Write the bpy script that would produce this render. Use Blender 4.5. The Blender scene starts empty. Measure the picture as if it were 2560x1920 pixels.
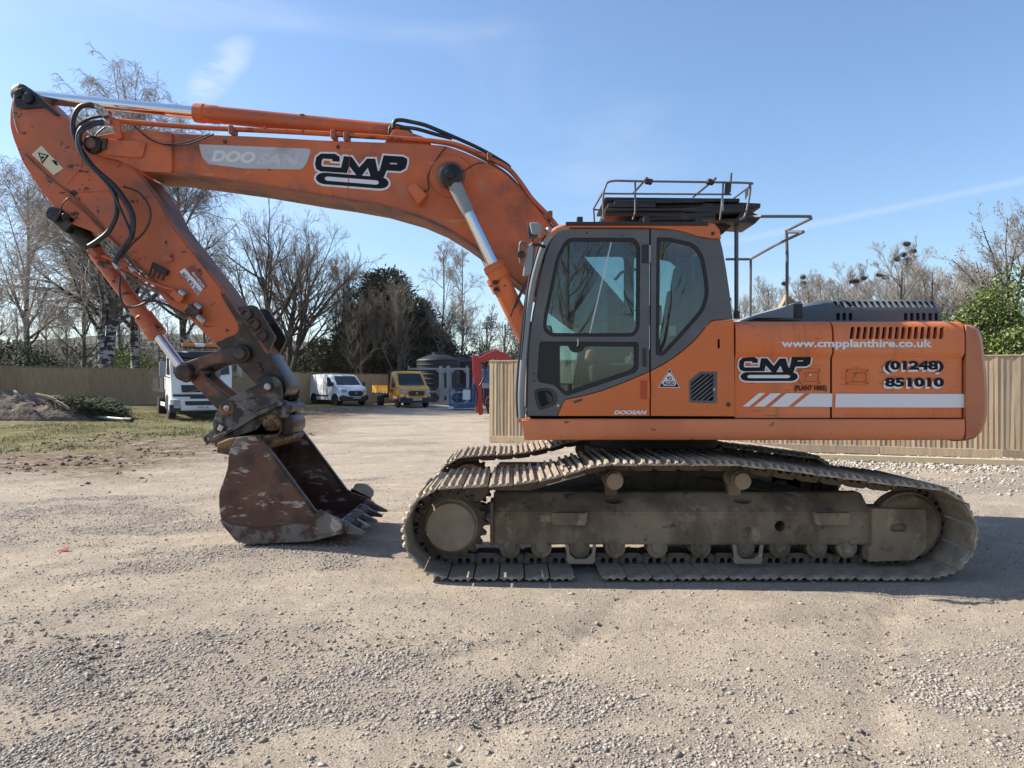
import bpy, bmesh, math, random
import numpy as np
from mathutils import Vector, Matrix, noise as mnoise

random.seed(7); rng = np.random.default_rng(7)
scn = bpy.context.scene
COL = scn.collection
R = math.radians

# ---------------------------------------------------------------- camera
F = 1828.0            # focal length in pixels of the 2560 px wide photograph
CZ = 1.65             # eye height
HY = 955.0            # row of the horizon
cam_d = bpy.data.cameras.new('camera'); cam = bpy.data.objects.new('camera', cam_d)
COL.objects.link(cam); scn.camera = cam
cam.location = (0, 0, CZ); cam.rotation_euler = (R(90), 0, 0)
cam_d.sensor_width = 36.0; cam_d.lens = 36.0 * F / 2560.0
cam_d.shift_y = (HY - 960.0) / 2560.0
cam_d.clip_start = 0.05; cam_d.clip_end = 6000

# ---------------------------------------------------------------- sky, sun, exposure
SUN_EL = R(39); SUN_OFF = R(11)          # the sun stands to the left, a little beyond the machine
sun_dir = Vector((-math.cos(SUN_EL)*math.cos(SUN_OFF), math.cos(SUN_EL)*math.sin(SUN_OFF), math.sin(SUN_EL)))
world = bpy.data.worlds.new('World'); scn.world = world; world.use_nodes = True
nt = world.node_tree; nt.nodes.clear()
w_out = nt.nodes.new('ShaderNodeOutputWorld'); w_bg = nt.nodes.new('ShaderNodeBackground')
sky = nt.nodes.new('ShaderNodeTexSky'); sky.sky_type = 'NISHITA'; sky.sun_disc = False
sky.sun_elevation = SUN_EL; sky.sun_rotation = math.atan2(sun_dir.x, sun_dir.y)
sky.altitude = 50; sky.air_density = 1.1; sky.dust_density = 0.9; sky.ozone_density = 5.0
w_bg.inputs['Strength'].default_value = 0.107
# thin wisps of high cloud and one old vapour trail
tcw = nt.nodes.new('ShaderNodeTexCoord')
mp = nt.nodes.new('ShaderNodeMapping'); mp.inputs['Scale'].default_value = (1.0, 1.0, 3.2)
mp.inputs['Rotation'].default_value = (0.0, R(14), 0.0)
n1 = nt.nodes.new('ShaderNodeTexNoise'); n1.inputs['Scale'].default_value = 2.1
n1.inputs['Detail'].default_value = 5; n1.inputs['Roughness'].default_value = 0.52; n1.inputs['Distortion'].default_value = 0.5
r1 = nt.nodes.new('ShaderNodeMapRange'); r1.interpolation_type = 'SMOOTHSTEP'
r1.inputs['From Min'].default_value = 0.50; r1.inputs['From Max'].default_value = 0.82
r1.inputs['To Max'].default_value = 0.30
mixc = nt.nodes.new('ShaderNodeMix'); mixc.data_type = 'RGBA'
mixc.inputs['B'].default_value = (4.9, 5.15, 5.5, 1)
L = nt.links.new
L(tcw.outputs['Generated'], mp.inputs['Vector']); L(mp.outputs['Vector'], n1.inputs['Vector'])
L(n1.outputs['Fac'], r1.inputs['Value']); L(r1.outputs['Result'], mixc.inputs['Factor'])
# one torn white wisp at the upper left and a faint vapour trail at the right
def w_dir(px, py): return Vector(((px-1280)/F, 1.0, -(py-HY)/F)).normalized()
def w_math(op, a, b=None):
    m_ = nt.nodes.new('ShaderNodeMath'); m_.operation = op
    for i_, s_ in enumerate((a, b)):
        if s_ is None: continue
        if isinstance(s_, (int, float)): m_.inputs[i_].default_value = s_
        else: L(s_, m_.inputs[i_])
    return m_.outputs['Value']
def w_dot(v):
    d_ = nt.nodes.new('ShaderNodeVectorMath'); d_.operation = 'DOT_PRODUCT'; L(tcw.outputs['Generated'], d_.inputs[0]); d_.inputs[1].default_value = v; return d_.outputs['Value']
def w_range(v, a, b, c_, d_):
    r_ = nt.nodes.new('ShaderNodeMapRange'); r_.interpolation_type = 'SMOOTHSTEP'; L(v, r_.inputs['Value'])
    for k_, x_ in zip(('From Min', 'From Max', 'To Min', 'To Max'), (a, b, c_, d_)): r_.inputs[k_].default_value = x_
    return r_.outputs['Result']
n2 = nt.nodes.new('ShaderNodeTexNoise'); n2.inputs['Scale'].default_value = 9.0; n2.inputs['Detail'].default_value = 6; n2.inputs['Roughness'].default_value = 0.6
L(mp.outputs['Vector'], n2.inputs['Vector'])
wx = (w_dir(590, 130)-w_dir(510, 215)).normalized(); wy = w_dir(548, 182).cross(wx).normalized(); wc = w_dir(548, 178)
wd = w_math('ADD', w_math('POWER', w_math('ABSOLUTE', w_math('MULTIPLY', w_math('SUBTRACT', w_dot(wx), wc.dot(wx)), 20.0)), 2.0), w_math('POWER', w_math('ABSOLUTE', w_math('MULTIPLY', w_math('SUBTRACT', w_dot(wy), wc.dot(wy)), 50.0)), 2.0))
wisp = w_math('MULTIPLY', w_range(wd, 0.0, 1.6, 1, 0), w_range(n2.outputs['Fac'], 0.40, 0.62, 0.0, 0.42))
ta_, tb_ = w_dir(1900, 590), w_dir(2540, 455); tn = ta_.cross(tb_).normalized()
trail = w_math('MULTIPLY', w_range(w_math('ABSOLUTE', w_dot(tn)), 0.0, 0.007, 0.16, 0.0), w_range(w_dot(w_dir(2300, 505)), math.cos(R(22)), math.cos(R(4)), 0, 1))
fac = w_math('MAXIMUM', r1.outputs['Result'], w_math('MAXIMUM', wisp, trail)); L(fac, mixc.inputs['Factor'])
L(sky.outputs['Color'], mixc.inputs['A']); L(mixc.outputs['Result'], w_bg.inputs['Color'])
L(w_bg.outputs['Background'], w_out.inputs['Surface'])

sun_d = bpy.data.lights.new('sun', 'SUN'); sun_o = bpy.data.objects.new('sun', sun_d); COL.objects.link(sun_o)
sun_d.energy = 5.0; sun_d.angle = R(0.5); sun_d.color = (1.0, 0.93, 0.82)
sun_o.rotation_euler = (-sun_dir).to_track_quat('-Z', 'Y').to_euler(); sun_o.location = (-30, 10, 30)
vs = scn.view_settings; vs.view_transform = 'Standard'; vs.look = 'None'; vs.gamma = 1.0
vs.use_curve_mapping = False; vs.exposure = 0.94
scn.render.engine = 'CYCLES'
scn.cycles.max_bounces = 6; scn.cycles.transparent_max_bounces = 12

# ---------------------------------------------------------------- helpers
WROOT = set()
def P(px, py, d):
    "a point of the photograph at distance d in front of the camera"
    return Vector(((px-1280.0)/F*d, d, CZ-(py-HY)/F*d))

def tag(o, label=None, cat=None, group=None, kind=None):
    if label: o['label'] = label
    if cat: o['category'] = cat
    if group: o['group'] = group
    if kind: o['kind'] = kind
    return o

def empty(name, loc=(0, 0, 0), rz=0.0, world_parts=False, parent=None):
    o = bpy.data.objects.new(name, None); COL.objects.link(o)
    o.location = loc; o.rotation_euler = (0, 0, rz); o.empty_display_size = 0.3
    if world_parts: WROOT.add(o.name)
    return o

def link(name, me, mat=None, parent=None, smooth=35):
    o = bpy.data.objects.new(name, me); COL.objects.link(o)
    if mat is not None:
        if len(me.materials) == 0: me.materials.append(mat)
    if parent is not None:
        o.parent = parent
        if parent.name in WROOT: o.matrix_parent_inverse = Matrix.Translation(parent.location).inverted()
    if smooth and len(me.polygons):
        me.shade_smooth()
        me.set_sharp_from_angle(angle=R(smooth))
    return o

def from_bm(bm, name='m'):
    me = bpy.data.meshes.new(name); bm.normal_update(); bm.to_mesh(me); bm.free(); return me

def np_mesh(verts, faces, name='m'):
    "fast mesh from numpy arrays, faces all of one size"
    me = bpy.data.meshes.new(name)
    verts = np.asarray(verts, dtype=np.float32); faces = np.asarray(faces, dtype=np.int32)
    nf, k = faces.shape
    me.vertices.add(len(verts)); me.vertices.foreach_set('co', verts.ravel())
    me.loops.add(nf*k); me.loops.foreach_set('vertex_index', faces.ravel())
    me.polygons.add(nf); me.polygons.foreach_set('loop_start', np.arange(0, nf*k, k, dtype=np.int32))
    me.polygons.foreach_set('loop_total', np.full(nf, k, dtype=np.int32))
    me.update(calc_edges=True)
    return me

def fillet(pts, r, n=4):
    "round the corners of a closed 2D outline"
    out = []; m = len(pts)
    for i in range(m):
        p = Vector(pts[i][:2]); a = Vector(pts[i-1][:2]); b = Vector(pts[(i+1) % m][:2])
        rr = pts[i][2] if len(pts[i]) > 2 else r
        da = (a-p); db = (b-p)
        q = min(rr, da.length*0.45, db.length*0.45)
        if q < 1e-6: out.append((p.x, p.y)); continue
        pa = p+da.normalized()*q; pb = p+db.normalized()*q
        for k in range(n+1):
            t = k/n
            v = pa*(1-t)**2+p*2*t*(1-t)+pb*t*t
            out.append((v.x, v.y))
    return out

def crom(pts, n=6, closed=False):
    "Catmull-Rom through points"
    P_ = [Vector(p) for p in pts]; out = []
    m = len(P_)
    rngs = range(m) if closed else range(m-1)
    for i in rngs:
        p0 = P_[(i-1) % m] if (closed or i > 0) else P_[0]*2-P_[1]
        p1 = P_[i]; p2 = P_[(i+1) % m]
        p3 = P_[(i+2) % m] if (closed or i+2 < m) else P_[-1]*2-P_[-2]
        for k in range(n):
            t = k/n
            out.append(0.5*((2*p1)+(p2-p0)*t+(2*p0-5*p1+4*p2-p3)*t*t+(3*p1-p0-3*p2+p3)*t*t*t))
    if not closed: out.append(P_[-1])
    return out

def curve_mesh(outlines, t, bevel=0.0, offset=0.0):
    "flat plate with holes (outlines in 2D, even-odd), thickness t, through a filled 2D curve"
    cu = bpy.data.curves.new('c', 'CURVE'); cu.dimensions = '2D'; cu.fill_mode = 'BOTH'
    for pts in outlines:
        sp = cu.splines.new('POLY'); sp.points.add(len(pts)-1)
        for q, p in zip(sp.points, pts): q.co = (p[0], p[1], 0, 1)
        sp.use_cyclic_u = True
    b = min(bevel, t*0.45)
    cu.extrude = max(t/2-b, 0.0); cu.bevel_depth = b; cu.bevel_resolution = 1 if b < 0.02 else 2
    cu.offset = offset-b
    o = bpy.data.objects.new('c', cu)
    me = bpy.data.meshes.new_from_object(o)
    bpy.data.objects.remove(o); bpy.data.curves.remove(cu)
    me.materials.clear()
    return me

def to_xz(me, yc):
    "2D plate in XY stands up into XZ around y = yc"
    n = len(me.vertices); a = np.empty(n*3, dtype=np.float32); me.vertices.foreach_get('co', a); a = a.reshape(-1, 3)
    b = np.stack([a[:, 0], yc-a[:, 2], a[:, 1]], 1).astype(np.float32)
    me.vertices.foreach_set('co', b.ravel()); me.update(); return me

def slab(name, px_outline, d_ref, y0, y1, mat, parent, holes=(), bevel=0.006, offset=0.0, smooth=30):
    "outline in photograph pixels seen at depth d_ref; real plate between depths y0 and y1"
    def cv(o): return [(P(a[0], a[1], d_ref).x, P(a[0], a[1], d_ref).z) for a in o]
    me = curve_mesh([cv(px_outline)]+[cv(h) for h in holes], y1-y0, bevel, offset)
    to_xz(me, (y0+y1)/2)
    return link(name, me, mat, parent, smooth)

def box_bm(bm, c, s, rot=None):
    M = Matrix.Translation(c)
    if rot is not None: M = M @ rot.to_4x4()
    bmesh.ops.create_cube(bm, size=1.0, matrix=M @ Matrix.Diagonal((s[0], s[1], s[2], 1)))

def box(name, c, s, mat, parent, rot=None, bevel=0.004, seg=1):
    bm = bmesh.new(); box_bm(bm, c, s, rot)
    if bevel > 0: bmesh.ops.bevel(bm, geom=bm.edges[:], offset=min(bevel, min(s)*0.45), segments=seg, profile=0.5, affect='EDGES')
    return link(name, from_bm(bm), mat, parent)

def cyl_bm(bm, p0, p1, r0, r1=None, seg=16, caps=True):
    r1 = r0 if r1 is None else r1
    p0 = Vector(p0); p1 = Vector(p1); v = p1-p0
    q = v.to_track_quat('Z', 'Y').to_matrix().to_4x4()
    bmesh.ops.create_cone(bm, cap_ends=caps, cap_tris=False, segments=seg, radius1=r0, radius2=r1, depth=v.length,
                          matrix=Matrix.Translation((p0+p1)/2) @ q)

def cyl(name, p0, p1, r, mat, parent, r1=None, seg=20, bevel=0.0):
    bm = bmesh.new(); cyl_bm(bm, p0, p1, r, r1, seg)
    if bevel > 0:
        es = [e for e in bm.edges if e.calc_face_angle(0) > 0.9]
        bmesh.ops.bevel(bm, geom=es, offset=bevel, segments=2, profile=0.5, affect='EDGES')
    return link(name, from_bm(bm), mat, parent)

def lathe(name, p0, p1, prof, mat, parent, seg=24):
    "prof = [(t along the axis in metres, radius)]"
    p0 = Vector(p0); p1 = Vector(p1); ax = (p1-p0).normalized()
    q = ax.to_track_quat('Z', 'Y').to_matrix()
    V = []; Fc = []
    for t, r in prof:
        for k in range(seg):
            a = 2*math.pi*k/seg
            V.append(p0+ax*t+q @ Vector((math.cos(a)*r, math.sin(a)*r, 0)))
    m = len(prof)
    for i in range(m-1):
        for k in range(seg):
            a = i*seg+k; b = i*seg+(k+1) % seg
            Fc.append((a, b, b+seg, a+seg))
    Fc.append(tuple(range(seg-1, -1, -1))); Fc.append(tuple((m-1)*seg+k for k in range(seg)))
    me = bpy.data.meshes.new('m'); me.from_pydata(V, [], Fc); me.update()
    return link(name, me, mat, parent, 40)

def tube_data(pts, r, seg=8, r1=None):
    pts = [Vector(p) for p in pts]; n = len(pts); V = []; Fc = []
    r1 = r if r1 is None else r1
    t = (pts[1]-pts[0]).normalized(); up = Vector((0, 0, 1)) if abs(t.z) < 0.9 else Vector((1, 0, 0))
    u = t.cross(up).normalized()
    for i, p in enumerate(pts):
        a = pts[max(i-1, 0)]; b = pts[min(i+1, n-1)]; t = (b-a).normalized()
        u = (u-t*u.dot(t)).normalized(); v = t.cross(u); rr = r+(r1-r)*i/max(n-1, 1)
        for k in range(seg):
            an = 2*math.pi*k/seg; V.append(p+(u*math.cos(an)+v*math.sin(an))*rr)
    for i in range(n-1):
        for k in range(seg):
            a = i*seg+k; b = i*seg+(k+1) % seg
            Fc.append((a, b, b+seg, a+seg))
    Fc.append(tuple(range(seg-1, -1, -1))); Fc.append(tuple((n-1)*seg+k for k in range(seg)))
    return V, Fc

def tube(name, pts, r, mat, parent, seg=8, smooth_n=0, r1=None):
    if smooth_n: pts = crom(pts, smooth_n)
    V, Fc = tube_data(pts, r, seg, r1)
    me = bpy.data.meshes.new('m'); me.from_pydata(V, [], Fc); me.update()
    return link(name, me, mat, parent, 50)

def ptube(name, pxs, d, r, mat, parent, n=5, seg=8):
    "tube through photograph pixels; each (px, py) or (px, py, depth)"
    return tube(name, [P(q[0], q[1], q[2] if len(q) > 2 else d) for q in pxs], r, mat, parent, seg, n)

def plate(name, pts, t, mat, parent, bevel=0.0):
    "flat plate from a 3D polygon, extruded by t against its normal"
    bm = bmesh.new(); vs_ = [bm.verts.new(p) for p in pts]; f = bm.faces.new(vs_); bm.normal_update()
    nrm = f.normal.copy()
    r = bmesh.ops.extrude_face_region(bm, geom=[f])
    for v in [g for g in r['geom'] if isinstance(g, bmesh.types.BMVert)]: v.co -= nrm*t
    bmesh.ops.recalc_face_normals(bm, faces=bm.faces[:])
    if bevel > 0: bmesh.ops.bevel(bm, geom=bm.edges[:], offset=bevel, segments=1, affect='EDGES')
    return link(name, from_bm(bm), mat, parent)

def multi(name, builders, mat, parent, smooth=35):
    "several shapes of ONE part in one mesh; builders is a list of functions(bm)"
    bm = bmesh.new()
    for b in builders: b(bm)
    return link(name, from_bm(bm), mat, parent, smooth)

def boolean_cut(o, cut_meshes):
    "cut real openings through a part"
    bm = bmesh.new()
    for m in cut_meshes: bm.from_mesh(m)
    cm = from_bm(bm); co = bpy.data.objects.new('cut', cm); COL.objects.link(co)
    md = o.modifiers.new('b', 'BOOLEAN'); md.operation = 'DIFFERENCE'; md.solver = 'EXACT'; md.object = co
    bpy.context.view_layer.update()
    dg = bpy.context.evaluated_depsgraph_get()
    me = bpy.data.meshes.new_from_object(o.evaluated_get(dg))
    o.modifiers.clear(); bpy.data.objects.remove(co); o.data = me
    me.shade_smooth(); me.set_sharp_from_angle(angle=R(30))

def copy_tree(o, parent=None):
    c = o.copy(); COL.objects.link(c)
    if parent is not None: c.parent = parent
    for ch in list(o.children): copy_tree(ch, c)
    return c

def text_mesh(body, bold=0.0, shear=0.0):
    cu = bpy.data.curves.new('t', 'FONT'); cu.body = body; cu.size = 1.0; cu.shear = shear
    cu.offset = bold; cu.fill_mode = 'FRONT'; cu.resolution_u = 3
    o = bpy.data.objects.new('t', cu); me = bpy.data.meshes.new_from_object(o)
    bpy.data.objects.remove(o); bpy.data.curves.remove(cu); me.materials.clear()
    return me

def place_text(me, org, ux, uy, width, height):
    "fit text: org = lower left, ux/uy unit directions in space"
    n = len(me.vertices); a = np.empty(n*3, dtype=np.float32); me.vertices.foreach_get('co', a); a = a.reshape(-1, 3)
    x0, x1 = a[:, 0].min(), a[:, 0].max(); y0, y1 = a[:, 1].min(), a[:, 1].max()
    X = (a[:, 0]-x0)/max(x1-x0, 1e-6)*width; Y = (a[:, 1]-y0)/max(y1-y0, 1e-6)*height
    o = np.array(org); b = o+X[:, None]*np.array(ux)+Y[:, None]*np.array(uy)
    me.vertices.foreach_set('co', b.astype(np.float32).ravel()); me.update(); return me

def lettering(name, body, x0, x1, ybot, ytop, d, mat, parent, bold=0.0, shear=0.0, tilt=0.0, dx=0, dy=0):
    "flat painted lettering on an upright side; pixel box at depth d"
    a = P(x0+dx, ybot+dy, d); w = (x1-x0)/F*d; h = (ybot-ytop)/F*d
    me = place_text(text_mesh(body, bold, shear), a, (math.cos(tilt), 0, math.sin(tilt)), (-math.sin(tilt), 0, math.cos(tilt)), w, h)
    return link(name, me, mat, parent, 0)

# ---------------------------------------------------------------- materials
def mat(name, col, rough=0.6, metal=0.0, layers=(), bump=None, coat=0.0, spec=0.5, alpha=None):
    """layers: (colour, scale, lo, hi, detail[, stretch]) noise masks laid over the base colour"""
    m = bpy.data.materials.new(name); m.use_nodes = True; nt = m.node_tree; b = nt.nodes['Principled BSDF']
    b.inputs['Roughness'].default_value = rough; b.inputs['Metallic'].default_value = metal
    b.inputs['Specular IOR Level'].default_value = spec
    if coat: b.inputs['Coat Weight'].default_value = coat; b.inputs['Coat Roughness'].default_value = 0.08
    tc = nt.nodes.new('ShaderNodeTexCoord')
    prev = None; c4 = (col[0], col[1], col[2], 1)
    for i, ly in enumerate(layers):
        lc, sc, lo, hi, det = ly[:5]
        no = nt.nodes.new('ShaderNodeTexNoise'); no.inputs['Scale'].default_value = sc; no.inputs['Detail'].default_value = det
        no.inputs['Roughness'].default_value = 0.62
        src = tc.outputs['Object']
        mpn = nt.nodes.new('ShaderNodeMapping'); mpn.inputs['Location'].default_value = (i*3.7, i*1.3, i*5.1)
        if len(ly) > 5: mpn.inputs['Scale'].default_value = ly[5]
        nt.links.new(src, mpn.inputs['Vector']); nt.links.new(mpn.outputs['Vector'], no.inputs['Vector'])
        mr = nt.nodes.new('ShaderNodeMapRange'); mr.interpolation_type = 'SMOOTHSTEP'
        mr.inputs['From Min'].default_value = lo; mr.inputs['From Max'].default_value = hi
        if len(ly) > 6: mr.inputs['To Max'].default_value = ly[6]
        nt.links.new(no.outputs['Fac'], mr.inputs['Value'])
        mx = nt.nodes.new('ShaderNodeMix'); mx.data_type = 'RGBA'
        nt.links.new(mr.outputs['Result'], mx.inputs['Factor'])
        if prev is None: mx.inputs['A'].default_value = c4
        else: nt.links.new(prev, mx.inputs['A'])
        mx.inputs['B'].default_value = (lc[0], lc[1], lc[2], 1)
        prev = mx.outputs['Result']
    if prev is None: b.inputs['Base Color'].default_value = c4
    else: nt.links.new(prev, b.inputs['Base Color'])
    if bump:
        no = nt.nodes.new('ShaderNodeTexNoise'); no.inputs['Scale'].default_value = bump[0]; no.inputs['Detail'].default_value = 5
        bp = nt.nodes.new('ShaderNodeBump'); bp.inputs['Strength'].default_value = bump[1]; bp.inputs['Distance'].default_value = bump[2] if len(bump) > 2 else 0.01
        nt.links.new(tc.outputs['Object'], no.inputs['Vector']); nt.links.new(no.outputs['Fac'], bp.inputs['Height'])
        nt.links.new(bp.outputs['Normal'], b.inputs['Normal'])
    return m

def island_mat(name, cols, rough=0.85, spec=0.3):
    "every loose piece takes its own colour between the given ones"
    m = bpy.data.materials.new(name); m.use_nodes = True; nt = m.node_tree; b = nt.nodes['Principled BSDF']
    g = nt.nodes.new('ShaderNodeNewGeometry'); cr = nt.nodes.new('ShaderNodeValToRGB')
    el = cr.color_ramp.elements
    while len(el) < len(cols): el.new(0.5)
    for i, c in enumerate(cols): el[i].position = i/(len(cols)-1); el[i].color = (c[0], c[1], c[2], 1)
    nt.links.new(g.outputs['Random Per Island'], cr.inputs['Fac']); nt.links.new(cr.outputs['Color'], b.inputs['Base Color'])
    b.inputs['Roughness'].default_value = rough; b.inputs['Specular IOR Level'].default_value = spec
    return m

def glass_mat(name, tint=(0.75, 0.86, 0.84), refl=1.0):
    m = bpy.data.materials.new(name); m.use_nodes = True; nt = m.node_tree; nt.nodes.clear()
    o = nt.nodes.new('ShaderNodeOutputMaterial'); tr = nt.nodes.new('ShaderNodeBsdfTransparent'); gl = nt.nodes.new('ShaderNodeBsdfGlossy')
    fr = nt.nodes.new('ShaderNodeFresnel'); fr.inputs['IOR'].default_value = 1.52
    mr = nt.nodes.new('ShaderNodeMath'); mr.operation = 'MULTIPLY_ADD'; mr.inputs[1].default_value = 1.5*refl; mr.inputs[2].default_value = 0.02
    tr.inputs['Color'].default_value = (*tint, 1); gl.inputs['Roughness'].default_value = 0.0
    mx = nt.nodes.new('ShaderNodeMixShader')
    nt.links.new(fr.outputs['Fac'], mr.inputs[0]); nt.links.new(mr.outputs['Value'], mx.inputs['Fac'])
    nt.links.new(tr.outputs['BSDF'], mx.inputs[1]); nt.links.new(gl.outputs['BSDF'], mx.inputs[2]); nt.links.new(mx.outputs['Shader'], o.inputs['Surface'])
    return m

RUST = (0.045, 0.018, 0.009); DUST = (0.33, 0.25, 0.18)
M = {}
M['orange'] = mat('orange_boom_paint', (0.55, 0.118, 0.024), 0.5, layers=[((0.40, 0.10, 0.034), 1.3, 0.4, 0.62, 5), (DUST, 2.6, 0.5, 0.8, 6, (1, 1, 1), 0.35), ((0.10, 0.045, 0.026), 1.7, 0.50, 0.70, 8, (1, 1, 1), 0.75), (RUST, 9.0, 0.66, 0.70, 5), ((.60, .25, .10), 6.0, .64, .68, 5, (.4, 1, 2.0), .5)], bump=(35, 0.05))
M['orange_arm'] = mat('orange_arm_paint', (0.49, 0.108, 0.027), 0.52, layers=[((0.36, 0.095, 0.038), 1.5, 0.4, 0.65, 5), ((0.10, 0.045, 0.026), 1.9, 0.54, 0.72, 8, (1, 1, 1), 0.7), (DUST, 3.0, 0.55, 0.8, 6, (1, 1, 1), 0.35), (RUST, 3.4, 0.605, 0.64, 6, (1.0, 1, 2.0)), (RUST, 11.0, 0.645, 0.68, 4)], bump=(35, 0.05))
M['orange_door'] = mat('faded_orange_panel', (0.62, 0.18, 0.062), 0.5, layers=[((0.62, 0.14, 0.03), 0.7, 0.42, 0.6, 3), (DUST, 1.6, 0.45, 0.8, 7, (1, 1, 2), 0.3), ((.30, .11, .05), 3.2, .54, .74, 6, (2.5, 1, .35), .6), ((.72, .36, .20), 2.0, .58, .72, 5, (1, 1, .8), .35), ((.16, .07, .035), 18, .64, .68, 4, (.4, 1, 2.5), .8), (RUST, 14.0, 0.74, 0.78, 3)])
M['orange_cab'] = mat('orange_cab_panel', (0.58, 0.13, 0.02), 0.42, layers=[((0.49, 0.13, 0.035), 1.2, 0.4, 0.7, 4), (DUST, 1.8, 0.52, 0.85, 6, (1, 1, 2), 0.35), (RUST, 16.0, 0.75, 0.78, 3)])
M['orange_skirt'] = mat('faded_orange_skirt', (0.62, 0.195, 0.08), 0.58, layers=[((0.52, 0.16, 0.062), 1.1, 0.4, 0.7, 4), (DUST, 2.0, 0.48, 0.8, 7, (.5, 1, 2), 0.4), ((0.05, 0.03, 0.02), 6.0, 0.66, 0.72, 5, (1, 1, 2))])
M['charcoal'] = mat('charcoal_cab_paint', (0.075, 0.082, 0.088), 0.5, layers=[((0.105, 0.108, 0.108), 1.8, 0.42, 0.7, 5), ((0.20, 0.19, 0.17), 3.0, 0.58, 0.85, 7, (1, 1, 1), 0.4)])
M['hood'] = mat('grey_hood_paint', (0.075, 0.09, 0.105), 0.5, layers=[((0.16, 0.17, 0.175), 1.5, 0.45, 0.75, 6)])
M['hood_light'] = mat('dusty_grey_hood_paint', (0.22, 0.245, 0.25), 0.6, layers=[((0.14, 0.15, 0.155), 1.5, 0.45, 0.75, 6)])
M['black'] = mat('black_plastic', (0.012, 0.012, 0.013), 0.45, layers=[((0.04, 0.038, 0.036), 4, 0.5, 0.8, 5)])
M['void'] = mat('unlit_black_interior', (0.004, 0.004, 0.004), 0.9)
M['gasket'] = mat('black_window_rubber', (0.008, 0.008, 0.009), 0.6)
M['hose'] = mat('black_hydraulic_hose', (0.014, 0.014, 0.015), 0.42, layers=[((0.05, 0.045, 0.04), 5, 0.5, 0.8, 4)], bump=(90, 0.15, 0.004))
M['chrome'] = mat('chromed_rod', (0.75, 0.76, 0.78), 0.09, 1.0)
M['steel'] = mat('worn_bright_steel', (0.42, 0.41, 0.39), 0.35, 0.9, layers=[((0.16, 0.13, 0.10), 9, 0.5, 0.7, 4)])
M['grease'] = mat('black_greasy_steel', (0.012, 0.011, 0.010), 0.38, 0.2, layers=[((0.05, 0.035, 0.025), 6, 0.5, 0.72, 5)], bump=(40, 0.4))
M['darksteel'] = mat('dark_brown_steel', (0.045, 0.033, 0.026), 0.42, 0.5, layers=[((0.10, 0.062, 0.042), 5, 0.45, 0.7, 5), ((0.016, 0.012, 0.010), 3, 0.52, 0.68, 5), ((0.15, 0.125, 0.10), 8, 0.62, 0.78, 5)], bump=(45, 0.2))
M['linkpaint'] = mat('rusty_link_steel', (0.17, 0.075, 0.042), 0.48, 0.2, layers=[((0.05, 0.035, 0.028), 3.2, 0.42, 0.58, 5), ((0.18, 0.15, 0.12), 7, 0.6, 0.8, 5)], bump=(45, 0.15))
M['hitch'] = mat('scuffed_grey_hitch_steel', (0.13, 0.12, 0.11), 0.5, 0.35, layers=[((0.032, 0.028, 0.026), 6, 0.42, 0.56, 6), ((0.24, 0.22, 0.19), 10, 0.56, 0.74, 6), ((0.14, 0.062, 0.025), 3, 0.58, 0.74, 5)], bump=(35, 0.3))
M['rustyellow'] = mat('rusty_ochre_paint', (0.24, 0.125, 0.035), 0.6, 0.1, layers=[((0.075, 0.036, 0.018), 7, 0.40, 0.56, 6), ((0.14, 0.12, 0.10), 12, 0.6, 0.75, 4)], bump=(50, 0.3))
M['bucket'] = mat('brown_bucket_steel', (0.072, 0.032, 0.022), 0.36, 0.1, layers=[((0.12, 0.05, 0.03), 2.0, 0.42, 0.66, 5), ((0.028, 0.015, 0.013), 3.2, 0.5, 0.68, 5), ((0.24, 0.205, 0.18), 2.2, 0.50, 0.72, 8, (1, 1, 1), .55), ((0.36, 0.33, 0.30), 6.5, 0.58, 0.65, 8, (.7, 1, 1.9), .85), ((0.26, 0.24, 0.21), 17, 0.64, 0.69, 5, (.4, 1, 1.6), .8)], bump=(30, 0.12))
M['bucketworn'] = mat('scraped_bucket_edge', (0.15, 0.14, 0.13), 0.5, 0.4, layers=[((0.06, 0.035, 0.026), 5, 0.44, 0.6, 6), ((0.38, 0.36, 0.33), 7, 0.57, 0.7, 6)], bump=(40, 0.35))
M['mud'] = mat('dried_mud_steel', (0.25, 0.192, 0.132), 0.9, 0, layers=[((0.125, 0.092, 0.062), 1.6, 0.40, 0.62, 7, (1, 1, .6)), ((0.34, 0.272, 0.195), 5.0, 0.54, 0.74, 6), ((0.07, 0.055, 0.042), 8, 0.58, 0.70, 6)], bump=(28, 0.45, 0.012), spec=0.2)
M['hub'] = mat('mud_coated_hub', (0.28, 0.222, 0.16), 0.92, 0, layers=[((0.22, 0.173, 0.125), 5, 0.45, 0.7, 6), ((0.38, 0.32, 0.25), 14, 0.62, 0.76, 4)], bump=(26, 0.5, 0.01), spec=0.2)
M['shoe'] = mat('dusty_track_shoe', (0.30, 0.245, 0.18), 0.8, 0.0, layers=[((0.19, 0.155, 0.115), 4, 0.42, 0.66, 6), ((0.42, 0.37, 0.305), 9, 0.56, 0.72, 5)], bump=(50, 0.35, 0.006), spec=0.3)
M['link'] = mat('muddy_track_link', (0.13, 0.105, 0.08), 0.85, 0.0, layers=[((0.07, 0.058, 0.046), 6, 0.42, 0.66, 6)], bump=(50, 0.4, 0.006), spec=0.2)
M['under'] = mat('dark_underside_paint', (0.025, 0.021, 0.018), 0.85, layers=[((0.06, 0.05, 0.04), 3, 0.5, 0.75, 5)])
M['decal_white'] = mat('white_vinyl', (0.66, 0.66, 0.66), 0.5, layers=[((0.38, 0.37, 0.36), 7, 0.60, 0.80, 6, (1, 1, 2), .7)])
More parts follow.
